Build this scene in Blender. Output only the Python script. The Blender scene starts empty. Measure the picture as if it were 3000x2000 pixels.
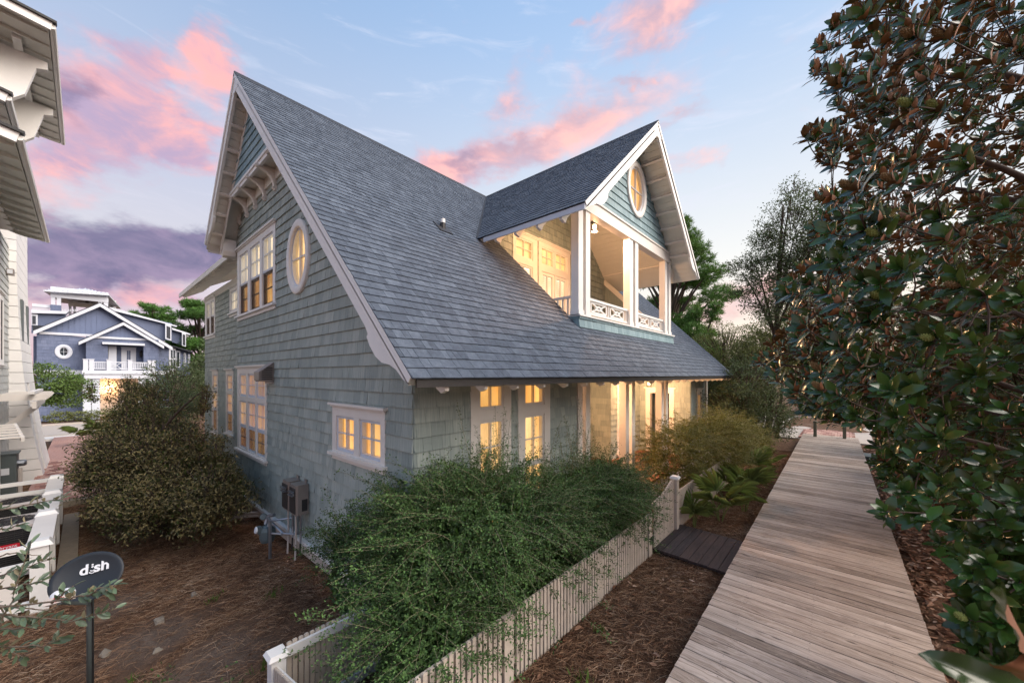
import bpy, bmesh, math, random
import numpy as np
from mathutils import Vector, Matrix
R = math.radians
rng = random.Random(7)
nr = np.random.RandomState(11)
scene = bpy.context.scene
COL = scene.collection

# ------------------------------------------------------------------ camera
H = 2.55                       # eye height above the boardwalk (z = 0)
YAW = R(41.4)
cam_d = bpy.data.cameras.new('camera')
cam_d.sensor_width = 36.0
cam_d.lens = 1106.0 / 3000.0 * 36.0
cam_d.shift_y = 98.0 / 3000.0
cam_d.clip_start = 0.05
cam_d.clip_end = 2000.0
cam = bpy.data.objects.new('camera', cam_d)
cam.location = (0, 0, H)
cam.rotation_euler = (R(90), 0, YAW)
COL.objects.link(cam)
scene.camera = cam
cam_d.dof.use_dof = True
cam_d.dof.focus_distance = 7.0
cam_d.dof.aperture_fstop = 4.0

# ------------------------------------------------------------------ node helper
class NG:
    def __init__(s, tree): s.t = tree; s.n = tree.nodes; s.l = tree.links
    def new(s, typ, **kw):
        n = s.n.new(typ)
        for k, v in kw.items(): setattr(n, k, v)
        return n
    def put(s, sock, v):
        if isinstance(v, bpy.types.NodeSocket): s.l.new(v, sock)
        elif v is not None:
            if isinstance(v, (tuple, list)) and len(v) == 3 and sock.type == 'RGBA': v = (*v, 1)
            sock.default_value = v
    def m(s, op, a, b=None, c=None, clamp=False):
        n = s.new('ShaderNodeMath', operation=op, use_clamp=clamp)
        s.put(n.inputs[0], a); s.put(n.inputs[1], b)
        if c is not None: s.put(n.inputs[2], c)
        return n.outputs[0]
    def vm(s, op, a, b=None, out=0):
        n = s.new('ShaderNodeVectorMath', operation=op)
        s.put(n.inputs[0], a)
        if b is not None: s.put(n.inputs[1], b)
        return n.outputs[out]
    def mix(s, f, a, b, blend='MIX'):
        n = s.new('ShaderNodeMix', data_type='RGBA', blend_type=blend)
        s.put(n.inputs[0], f); s.put(n.inputs[6], a); s.put(n.inputs[7], b)
        return n.outputs[2]
    def noise(s, vec, scale, detail=4, rough=.55, dist=0.0, out=0):
        n = s.new('ShaderNodeTexNoise')
        if vec is not None: s.put(n.inputs['Vector'], vec)
        n.inputs['Scale'].default_value = scale; n.inputs['Detail'].default_value = detail
        n.inputs['Roughness'].default_value = rough; n.inputs['Distortion'].default_value = dist
        return n.outputs[out]
    def ramp(s, f, stops, interp='LINEAR'):
        n = s.new('ShaderNodeValToRGB'); cr = n.color_ramp; cr.interpolation = interp
        while len(cr.elements) < len(stops): cr.elements.new(0.5)
        for e, (p, c) in zip(cr.elements, stops):
            e.position = p; e.color = (*c, 1) if len(c) == 3 else c
        s.put(n.inputs[0], f); return n.outputs[0]
    def sep(s, v):
        n = s.new('ShaderNodeSeparateXYZ'); s.put(n.inputs[0], v); return n.outputs
    def comb(s, x, y, z):
        n = s.new('ShaderNodeCombineXYZ'); s.put(n.inputs[0], x); s.put(n.inputs[1], y); s.put(n.inputs[2], z); return n.outputs[0]
    def smooth(s, f, a, b):
        n = s.new('ShaderNodeMapRange', interpolation_type='SMOOTHSTEP')
        s.put(n.inputs[0], f); n.inputs[1].default_value = a; n.inputs[2].default_value = b
        return n.outputs[0]

def srgb(r, g, b):
    f = lambda c: (c/255/12.92) if c/255 <= .04045 else ((c/255+.055)/1.055)**2.4
    return (f(r), f(g), f(b))

# ------------------------------------------------------------------ sky (dusk, drifting pink clouds), sun, exposure
SUN_EL, SUN_AZ = R(38), R(62)          # azimuth clockwise from +Y
def build_world():
    w = bpy.data.worlds.new('World'); scene.world = w; w.use_nodes = True
    g = NG(w.node_tree); g.n.clear()
    out = g.new('ShaderNodeOutputWorld'); bg = g.new('ShaderNodeBackground')
    sky = g.new('ShaderNodeTexSky', sky_type='NISHITA')
    sky.sun_disc = False; sky.sun_elevation = R(4); sky.sun_rotation = R(62)
    sky.dust_density = 2.0; sky.altitude = 0
    tc = g.new('ShaderNodeTexCoord').outputs['Generated']
    d = g.vm('NORMALIZE', tc)
    x, y, z = g.sep(d)
    az = g.m('ARCTAN2', x, y)                           # 0 = +Y, positive towards +X
    el = g.m('ARCSINE', z)
    az_s, el_s = az, el
    # clear-sky gradient: pale cream by the horizon to soft blue overhead, warmer towards +Y where the sun went down
    elc = g.m('MAXIMUM', el, 0.0)
    warm = g.m('MULTIPLY_ADD', g.m('COSINE', g.m('SUBTRACT', az, R(5))), .5, .5)
    lo = g.ramp(elc, [(0.0, srgb(214,178,186)), (.10, srgb(206,190,202)), (.24, srgb(204,202,212)), (.42, srgb(184,190,212)), (.60, srgb(162,181,211)), (.80, srgb(134,167,208)), (1.0, srgb(126,160,202))])
    hi = g.ramp(elc, [(0.0, srgb(244,214,190)), (.10, srgb(246,228,212)), (.26, srgb(232,232,230)), (.46, srgb(204,214,228)), (.70, srgb(166,192,226)), (1.0, srgb(124,166,216))])
    base = g.mix(g.smooth(warm, .50, .98), lo, hi)
    # a light mix of the physical sky keeps the gradient natural
    nish = g.vm('MULTIPLY', sky.outputs[0], (.08, .08, .08))
    base = g.mix(.12, base, nish)
    # clouds -------------------------------------------------------------
    cc = g.comb(g.m('MULTIPLY', az, 1.0), g.m('MULTIPLY', el, 1.9), 0.0)
    n1 = g.noise(cc, 3.2, 7, .58, .35)
    n2 = g.noise(g.vm('ADD', cc, (3.1, 7.7, 1.3)), 8.5, 6, .6, .5)
    n3 = g.noise(g.vm('ADD', cc, (9.1, 2.7, 4.3)), 2.0, 4, .5, .2)
    nn = g.m('MULTIPLY_ADD', n2, .45, g.m('MULTIPLY', n1, .75))       # ~0.6 mean
    wv = g.new('ShaderNodeTexNoise'); g.put(wv.inputs['Vector'], g.vm('ADD', cc, (5.5, 1.9, 8.3))); wv.inputs['Scale'].default_value = 4.5; wv.inputs['Detail'].default_value = 6; wv.inputs['Roughness'].default_value = .6
    wr, wg, wb = g.sep(wv.outputs['Color'])
    az = g.m('MULTIPLY_ADD', g.m('SUBTRACT', wr, .5), .34, az)        # ragged cloud edges
    el = g.m('MULTIPLY_ADD', g.m('SUBTRACT', wg, .5), .16, el)
    def blob(az0, el0, sa, se, rot=0.0):
        da = g.m('SUBTRACT', az, az0); de = g.m('SUBTRACT', el, el0)
        cr, sr = math.cos(rot), math.sin(rot)
        p = g.m('MULTIPLY_ADD', da, cr/sa, g.m('MULTIPLY', de, sr/sa))
        q = g.m('MULTIPLY_ADD', de, cr/se, g.m('MULTIPLY', da, -sr/se))
        r2 = g.m('ADD', g.m('POWER', g.m('ABSOLUTE', p), 2.0), g.m('POWER', g.m('ABSOLUTE', q), 2.0))
        return g.m('POWER', 2.71828, g.m('MULTIPLY', r2, -1.0))
    def total(bl):
        acc = None
        for b_, wgt in bl:
            v = g.m('MULTIPLY', blob(*b_), wgt)
            acc = v if acc is None else g.m('ADD', acc, v)
        return acc
    def px(u, v):               # a direction given the way it is read off the photograph
        t = (u-1500)/1106; ww = (1098-v)/1106
        cc_, ss_ = math.cos(YAW), math.sin(YAW)
        X, Y, Z = cc_*t-ss_, ss_*t+cc_, ww
        return math.atan2(X, Y), math.atan2(Z, math.hypot(X, Y))
    def B(u, v, su, sv, wgt, rot=0.0):
        a0, e0 = px(u, v)
        t = (u-1500)/1106
        k = 1.0/(1+t*t)
        return ((a0, e0, su/1106*k, sv/1106*math.sqrt(k)*.9, rot), wgt)
    pink = total([B(330,350,270,140,1.15,.2), B(170,480,190,90,1.0), B(460,420,160,60,.7), B(440,160,90,70,.85), B(655,180,90,80,1.0), B(560,330,160,22,.5),
                  B(1960,5,190,55,1.0,.2), B(1740,78,40,18,.6), B(1470,300,120,48,.85,.3), B(1560,430,280,52,1.05,.22), B(1330,470,120,42,.8),
                  B(2010,500,70,35,.55), B(1850,235,60,10,.4), B(2010,330,110,25,.45,.2), B(200,640,110,40,.7), B(2200,880,260,60,.95), B(420,860,340,60,1.1), B(240,70,80,30,.3)])
    dark = total([B(340,725,380,95,1.3), B(180,790,180,65,1.0), B(560,730,150,60,.9), B(300,280,130,60,.45), B(1530,425,220,30,.62,.22), B(1370,470,90,22,.4), B(2010,320,90,22,.5,.2), B(2170,905,170,30,.5), B(300,400,110,70,.5), B(220,300,140,70,.55)])
    wide = g.m('MULTIPLY', g.smooth(n3, .48, .75), .42)               # the same broken cloud carries on all round
    pm = g.smooth(g.m('ADD', g.m('ADD', pink, wide), g.m('MULTIPLY_ADD', nn, 1.7, -1.22)), .05, .95)
    dm = g.smooth(g.m('ADD', dark, g.m('MULTIPLY_ADD', nn, 1.6, -1.2)), .10, .95)
    lit = g.smooth(g.m('MULTIPLY_ADD', n2, .6, g.m('MULTIPLY', n1, .4)), .40, .64)
    pinkc = g.mix(lit, srgb(172,150,178), srgb(242,172,166))
    pinkc = g.mix(g.smooth(warm, .6, .95), pinkc, g.mix(lit, srgb(188,158,170), srgb(246,186,176)))
    darkc = g.mix(lit, srgb(94,92,128), srgb(146,128,158))
    wisp = g.m('MULTIPLY', g.smooth(g.noise(g.vm('MULTIPLY', cc, (1.0, 2.6, 1)), 5.0, 6, .62, .8), .5, .78), .42)
    col = g.mix(wisp, base, g.mix(g.smooth(elc, .0, .5), srgb(236,214,210), srgb(206,210,226)))
    col = g.mix(g.m('MULTIPLY', pm, .88), col, pinkc)
    col = g.mix(g.m('MULTIPLY', dm, .9), col, darkc)
    # below the horizon: dull ground bounce
    col = g.mix(g.smooth(z, -.02, -.10), col, (.10, .085, .07))
    g.put(bg.inputs[0], col); bg.inputs[1].default_value = SKY_K
    g.l.new(bg.outputs[0], out.inputs[0])
EXPOSURE = 0.70
SKY_K = 0.84
build_world()
sun_d = bpy.data.lights.new('sun', 'SUN'); sun_d.energy = 3.6; sun_d.angle = R(60); sun_d.color = (1.0, .88, .77)
sun = bpy.data.objects.new('sun', sun_d); COL.objects.link(sun)
_sd = Vector((math.sin(SUN_AZ)*math.cos(SUN_EL), math.cos(SUN_AZ)*math.cos(SUN_EL), math.sin(SUN_EL)))
sun.rotation_euler = (-_sd).to_track_quat('-Z', 'Y').to_euler()
vs = scene.view_settings
vs.view_transform = 'Standard'; vs.look = 'None'; vs.exposure = EXPOSURE; vs.gamma = 1.0; vs.use_curve_mapping = False
scene.cycles.use_denoising = True
scene.cycles.max_bounces = 5; scene.cycles.diffuse_bounces = 2; scene.cycles.glossy_bounces = 2
scene.cycles.use_adaptive_sampling = True; scene.cycles.adaptive_threshold = .03
scene.cycles.transparent_max_bounces = 12; scene.cycles.transmission_bounces = 4
scene.cycles.sample_clamp_indirect = 4.0

# ------------------------------------------------------------------ materials
MATS = {}
def pbsdf(name):
    m = bpy.data.materials.new(name); m.use_nodes = True
    g = NG(m.node_tree); b = g.n['Principled BSDF']; MATS[name] = m
    return m, g, b
def piece_random(g):
    oi = g.new('ShaderNodeObjectInfo').outputs['Random']
    ri = g.new('ShaderNodeNewGeometry').outputs['Random Per Island']
    return g.m('FRACT', g.m('ADD', g.m('MULTIPLY', oi, 7.31), ri))
def world_pos(g): return g.new('ShaderNodeNewGeometry').outputs['Position']
def bump(g, b, h, dist=.01, strength=.5):
    n = g.new('ShaderNodeBump'); n.inputs['Distance'].default_value = dist; n.inputs['Strength'].default_value = strength
    g.put(n.inputs['Height'], h); g.l.new(n.outputs[0], b.inputs['Normal'])

def plain(name, col, rough=.55, var=.10, nscale=6.0, metal=0.0, bmp=0.0, spec=.5, pv=0.0):
    """a painted or solid surface with soft uneven wear"""
    m, g, b = pbsdf(name)
    n = g.noise(world_pos(g), nscale, 5, .6)
    c = g.mix(n, tuple(max(0, x*(1-var*1.6)) for x in col), tuple(min(1, x*(1+var)) for x in col))
    if pv:
        r = piece_random(g)
        c = g.mix(g.m('MULTIPLY', r, pv), c, tuple(x*.45 for x in col))
    g.put(b.inputs['Base Color'], c)
    b.inputs['Roughness'].default_value = rough; b.inputs['Metallic'].default_value = metal
    b.inputs['Specular IOR Level'].default_value = spec
    if bmp: bump(g, b, g.noise(world_pos(g), nscale*8, 3), .004, bmp)
    return m

def siding(name, c_dark, c_mid, c_light):
    m, g, b = pbsdf(name)
    p = world_pos(g); x, y, z = g.sep(p)
    hor = g.m('ADD', x, y)
    streak = g.noise(g.comb(g.m('MULTIPLY', hor, 55.0), g.m('MULTIPLY', z, 2.2), 0.0), 1.0, 4, .6)
    r = piece_random(g)
    big = g.noise(p, .55, 3)
    f = g.m('ADD', g.m('MULTIPLY', streak, .85), g.m('MULTIPLY_ADD', r, .26, g.m('MULTIPLY_ADD', big, .5, -.48)))
    c = g.ramp(f, [(.18, c_dark), (.5, c_mid), (.86, c_light)])
    g.put(b.inputs['Base Color'], c); b.inputs['Roughness'].default_value = .62
    bump(g, b, streak, .003, .45)
    return m

siding('siding', srgb(137,149,145), srgb(168,177,170), srgb(207,207,195))
siding('siding_skylit', srgb(116,142,150), srgb(144,168,174), srgb(176,194,195))  # same paint as the walls, with blue sky light put into the colour
siding('siding_neighbor', srgb(176,178,174), srgb(196,197,192), srgb(214,213,206))
siding('siding_blue', srgb(84,96,124), srgb(104,115,143), srgb(122,132,158))
plain('trim', srgb(232,226,218), .45, .07, 3.0)
plain('trim_bright', srgb(238,236,232), .45, .06, 3.0)
plain('soffit', srgb(226,224,214), .55, .06, 3.0)
plain('skirt_board', srgb(196,184,172), .6, .10, 2.0)
plain('sash', srgb(206,212,222), .4, .05, 3.0)
plain('sash_dark', srgb(74,66,58), .5, .1, 3.0)
plain('blue_trim', srgb(204,209,219), .45, .05, 3.0)
plain('board_blue', srgb(100,114,146), .55, .10, 2.0)
plain('grey_metal', srgb(150,140,132), .42, .10, 5.0, .35)
plain('dark_metal', srgb(58,56,56), .5, .1, 5.0, .3)
plain('steel', srgb(150,155,162), .35, .1, 6.0, .8)
plain('meter_green', srgb(98,112,116), .5, .15, 8.0, .2)
plain('panel_grey', srgb(92,100,100), .5, .10, 5.0, .2)
plain('pvc', srgb(196,186,178), .4, .08, 6.0)
plain('black', (.012,.012,.013), .5, .1, 5.0)
plain('roof_dark', srgb(44,48,56), .8, .2, 20.0)
plain('bark', srgb(78,64,54), .9, .35, 14.0, bmp=.8)
plain('bark_pale', srgb(112,98,84), .85, .25, 18.0, bmp=.6)
plain('twig', srgb(158,150,122), .8, .2, 20.0)
plain('post_green', srgb(112,112,94), .7, .15, 9.0)
plain('concrete', srgb(176,166,156), .8, .12, 6.0, bmp=.3)
plain('rock', srgb(146,134,118), .85, .25, 12.0, bmp=.8)
plain('metal_roof', srgb(206,212,220), .35, .05, 3.0, .3)
plain('red_badge', srgb(190,30,48), .4, .05)
plain('white_print', srgb(226,228,232), .5, .03)
plain('car_paint', srgb(120,134,150), .25, .05)

def roof_shingle():
    m, g, b = pbsdf('roof_shingle')
    p = world_pos(g)
    gran = g.noise(p, 260.0, 2, .7)
    patch = g.noise(p, 11.0, 5, .75)
    r = piece_random(g)
    f = g.m('ADD', g.m('MULTIPLY', gran, .75), g.m('MULTIPLY_ADD', r, .15, g.m('MULTIPLY_ADD', patch, .5, -.25)))
    c = g.ramp(f, [(.14, srgb(41,46,54)), (.44, srgb(79,88,101)), (.66, srgb(109,119,132)), (.92, srgb(172,178,188))])
    g.put(b.inputs['Base Color'], c); b.inputs['Roughness'].default_value = .82
    b.inputs['Specular IOR Level'].default_value = .35
    bump(g, b, gran, .003, .6)
roof_shingle()

def deck_wood(name, cols, axis='X'):
    """weathered boards, grain along the board (local X of each piece)"""
    m, g, b = pbsdf(name)
    tc = g.new('ShaderNodeTexCoord').outputs['Object']
    r = piece_random(g)
    off = g.m('MULTIPLY', r, 91.0)
    x, y, z = g.sep(tc)
    warp = g.noise(g.comb(g.m('ADD', g.m('MULTIPLY', x, 2.2), off), g.m('MULTIPLY', y, 9.0), off), 1.0, 3, .5)
    fine = g.noise(g.comb(g.m('ADD', g.m('MULTIPLY', x, 1.4), off), g.m('MULTIPLY_ADD', warp, 20.0, g.m('MULTIPLY', y, 120.0)), off), 1.0, 5, .75)
    grain = g.noise(g.comb(g.m('ADD', g.m('MULTIPLY', x, 1.1), off), g.m('MULTIPLY_ADD', warp, 9.0, g.m('MULTIPLY', y, 38.0)), off), 1.0, 4, .6)
    blot = g.noise(g.comb(g.m('ADD', g.m('MULTIPLY', x, 1.5), off), g.m('MULTIPLY', y, 3.0), off), 1.0, 3, .5)
    vo = g.new('ShaderNodeTexVoronoi'); vo.inputs['Scale'].default_value = 1.0
    g.put(vo.inputs['Vector'], g.comb(g.m('ADD', g.m('MULTIPLY', x, 2.1), off), g.m('MULTIPLY', y, 8.0), off))
    knot = g.smooth(vo.outputs['Distance'], .13, .05)
    f = g.m('ADD', g.m('ADD', g.m('MULTIPLY', fine, .80), g.m('MULTIPLY', grain, .42)), g.m('ADD', g.m('MULTIPLY_ADD', r, .20, -.37), g.m('MULTIPLY', blot, .34)))
    c = g.ramp(f, [(.24, cols[0]), (.42, cols[1]), (.60, cols[2]), (.84, cols[3])])
    c = g.mix(g.m('MULTIPLY', knot, .8), c, tuple(.6*q for q in cols[0]))
    c = g.mix(g.m('MULTIPLY', g.smooth(g.m('ABSOLUTE', y), .065, .0712), .5), c, tuple(.5*q for q in cols[0]))    # dirt on the board edges, with dark gap shade painted in
    pos = world_pos(g)
    stain = g.smooth(g.noise(pos, .9, 5, .6), .50, .72)
    c = g.mix(g.m('MULTIPLY', stain, .38), c, tuple(.45*q for q in cols[1]))
    g.put(b.inputs['Base Color'], c); b.inputs['Roughness'].default_value = .72
    bump(g, b, grain, .004, .6)
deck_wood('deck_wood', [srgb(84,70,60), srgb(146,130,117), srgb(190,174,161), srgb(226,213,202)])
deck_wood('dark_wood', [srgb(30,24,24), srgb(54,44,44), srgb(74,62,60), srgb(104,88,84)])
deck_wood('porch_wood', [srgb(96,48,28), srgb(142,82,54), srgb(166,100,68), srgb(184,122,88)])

def brick_mat():
    m, g, b = pbsdf('brick')
    r = piece_random(g); n = g.noise(world_pos(g), 18.0, 4)
    c = g.ramp(g.m('MULTIPLY_ADD', n, .6, g.m('MULTIPLY_ADD', r, .6, -.1)), [(.15, srgb(120,82,74)), (.5, srgb(168,124,112)), (.85, srgb(206,176,160))])
    g.put(b.inputs['Base Color'], c); b.inputs['Roughness'].default_value = .85
    bump(g, b, n, .004, .5)
brick_mat()

def ground_mat():
    m, g, b = pbsdf('pine_straw')
    p = world_pos(g)
    n0 = g.noise(p, .6, 4, .55); n1 = g.noise(p, 7.0, 5, .65, .6); n2 = g.noise(p, 60.0, 4, .7, 1.5)
    x, y, z = g.sep(p)
    f = g.m('ADD', g.m('MULTIPLY', n2, .55), g.m('MULTIPLY', n1, .45))
    straw = g.ramp(f, [(.28, srgb(42,31,25)), (.48, srgb(92,70,56)), (.62, srgb(128,100,79)), (.80, srgb(170,144,118))])
    sand = g.ramp(f, [(.28, srgb(60,50,44)), (.5, srgb(112,98,88)), (.8, srgb(160,146,132))])
    spot = None
    for cx_, cy_, r_ in ((-5.7, 1.0, 1.1), (-6.9, .6, .9), (-5.0, .35, .8), (-8.6, .3, .7)):       # bare sandy ground showing through the straw
        dd_ = g.m('SQRT', g.m('ADD', g.m('POWER', g.m('ADD', x, -cx_), 2.0), g.m('POWER', g.m('ADD', y, -cy_), 2.0)))
        v_ = g.smooth(g.m('MULTIPLY_ADD', n1, r_*.9, dd_), r_*1.35, r_*.55)
        spot = v_ if spot is None else g.m('MAXIMUM', spot, v_)
    c = g.mix(g.m('MAXIMUM', g.m('MULTIPLY', g.smooth(n0, .56, .72), .7), g.m('MULTIPLY', spot, .8)), straw, sand)
    g.put(b.inputs['Base Color'], c); b.inputs['Roughness'].default_value = .95
    b.inputs['Specular IOR Level'].default_value = .1
    bump(g, b, f, .03, .8)
ground_mat()

def needle_mat(name, stops, rough=.75):
    m, g, b = pbsdf(name)
    r = piece_random(g); n = g.noise(world_pos(g), 1.3, 3)
    c = g.ramp(g.m('MULTIPLY_ADD', r, .7, g.m('MULTIPLY_ADD', n, .8, -.25)), stops)
    g.put(b.inputs['Base Color'], c); b.inputs['Roughness'].default_value = rough
    b.inputs['Specular IOR Level'].default_value = .25
needle_mat('needles', [(.0, srgb(58,42,33)), (.35, srgb(118,87,66)), (.65, srgb(158,124,96)), (1.0, srgb(194,172,148))])
needle_mat('dead_leaf', [(.0, srgb(58,38,28)), (.4, srgb(112,74,52)), (.75, srgb(158,122,98)), (1.0, srgb(206,186,168))])

def leaf_mat(name, top, under, rough=.45, spec=.5, trans=.15, var=.5, edge=None):
    """two-sided leaf: colour of the upper face, colour of the underside"""
    m, g, b = pbsdf(name)
    r = piece_random(g)
    n = g.noise(world_pos(g), 1.1, 3)
    f = g.m('MULTIPLY_ADD', r, .65, g.m('MULTIPLY', n, .35))
    t = g.ramp(f, [(.1, tuple(x*(1-var) for x in top)), (.5, top), (.9, tuple(min(1, x*(1+var*1.1)) for x in top))])
    u = g.ramp(f, [(.1, tuple(x*(1-var) for x in under)), (.5, under), (.9, tuple(min(1, x*(1+var)) for x in under))])
    bf = g.new('ShaderNodeNewGeometry').outputs['Backfacing']
    c = g.mix(bf, t, u)
    g.put(b.inputs['Base Color'], c)
    g.put(b.inputs['Roughness'], g.m('MULTIPLY_ADD', bf, .75-rough, rough))
    b.inputs['Specular IOR Level'].default_value = spec
    if trans:
        tr = g.new('ShaderNodeBsdfTranslucent'); g.put(tr.inputs[0], g.mix(.5, t, (.25, .30, .06)))
        mx = g.new('ShaderNodeMixShader'); mx.inputs[0].default_value = trans
        g.l.new(b.outputs[0], mx.inputs[1]); g.l.new(tr.outputs[0], mx.inputs[2])
        g.l.new(mx.outputs[0], g.n['Material Output'].inputs[0])
    return m
leaf_mat('magnolia_leaf', srgb(46,76,32), srgb(124,74,44), .22, .55, .05, .65)
leaf_mat('yaupon_leaf', srgb(60,90,38), srgb(68,96,46), .38, .5, .08, .8)
leaf_mat('yaupon_porchlit', srgb(120,116,50), srgb(122,118,60), .5, .4, .15, .5)  # yaupon leaf with the porch's golden light put into the colour
leaf_mat('myrtle_leaf', srgb(68,82,40), srgb(102,92,56), .30, .6, .08, .75)
leaf_mat('oak_leaf', srgb(70,90,52), srgb(90,102,68), .42, .5, .15, .55)
leaf_mat('bush_leaf', srgb(108,116,62), srgb(116,122,72), .5, .4, .2, .55)
leaf_mat('bright_leaf', srgb(92,122,56), srgb(100,124,64), .5, .4, .2, .5)
leaf_mat('pine_needle', srgb(84,126,56), srgb(76,112,54), .5, .35, .2, .6)
leaf_mat('silverthorn_leaf', srgb(82,98,76), srgb(150,142,116), .35, .5, .1, .45)
leaf_mat('palmetto_leaf', srgb(126,146,76), srgb(116,132,72), .4, .45, .2, .5)
leaf_mat('grass', srgb(84,108,46), srgb(84,108,46), .6, .3, .2, .5)

def glass_mat():
    m, g, b = pbsdf('glass')
    tr = g.new('ShaderNodeBsdfTransparent'); gl = g.new('ShaderNodeBsdfGlossy'); gl.inputs['Roughness'].default_value = .03
    tr.inputs[0].default_value = (.94, .95, .96, 1)
    ge = g.new('ShaderNodeNewGeometry')
    cs = g.m('ABSOLUTE', g.vm('DOT_PRODUCT', ge.outputs['Normal'], ge.outputs['Incoming'], out=1))
    fr_ = g.m('MULTIPLY_ADD', g.m('POWER', g.m('SUBTRACT', 1.0, cs), 5.0), .7, .03, clamp=True)
    mx = g.new('ShaderNodeMixShader'); g.put(mx.inputs[0], fr_)
    g.l.new(tr.outputs[0], mx.inputs[1]); g.l.new(gl.outputs[0], mx.inputs[2])
    g.l.new(mx.outputs[0], g.n['Material Output'].inputs[0])
glass_mat()
def dark_glass():
    m, g, b = pbsdf('dark_glass')
    b.inputs['Base Color'].default_value = (.03, .04, .05, 1); b.inputs['Roughness'].default_value = .05
    b.inputs['Specular IOR Level'].default_value = .8
dark_glass()
def screen_mat():
    """fine insect screen over the lower sash: half see-through, brownish"""
    m, g, b = pbsdf('screen')
    b.inputs['Base Color'].default_value = (*srgb(70,54,44), 1); b.inputs['Roughness'].default_value = .7
    tr = g.new('ShaderNodeBsdfTransparent'); mx = g.new('ShaderNodeMixShader'); mx.inputs[0].default_value = .62
    g.l.new(tr.outputs[0], mx.inputs[1]); g.l.new(b.outputs[0], mx.inputs[2]); g.l.new(mx.outputs[0], g.n['Material Output'].inputs[0])
screen_mat()
def lit_mat(name, c1, c2, strength, folds=14.0):
    """a lit room seen through curtains: the cloth glows unevenly"""
    m, g, b = pbsdf(name)
    p = world_pos(g); x, y, z = g.sep(p)
    n = g.noise(g.comb(g.m('MULTIPLY', g.m('ADD', x, y), folds), g.m('MULTIPLY', z, .8), 0.0), 1.0, 3, .5)
    n2 = g.noise(p, 1.1, 2)
    c = g.mix(g.smooth(n, .35, .65), c1, c2)
    e = g.m('MULTIPLY', g.m('MULTIPLY_ADD', n2, 1.9, .0), strength)
    b.inputs['Base Color'].default_value = (.5, .38, .25, 1); b.inputs['Roughness'].default_value = .9
    g.put(b.inputs['Emission Color'], c); g.put(b.inputs['Emission Strength'], e)
    if strength < 3: m.cycles.emission_sampling = 'NONE'
lit_mat('lit_curtain', srgb(206,116,44), srgb(248,190,104), .95, 12)
lit_mat('lit_room', srgb(238,160,74), srgb(246,186,102), .70, 1.5)
lit_mat('lit_blind', srgb(252,222,172), srgb(255,236,204), .95, 2.0)
lit_mat('lit_cream', srgb(242,180,102), srgb(250,204,136), .75, 2.5)
lit_mat('lamp_glow', srgb(255,214,150), srgb(255,226,170), 7.0, 1.0)
M = lambda n: MATS[n]

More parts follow.
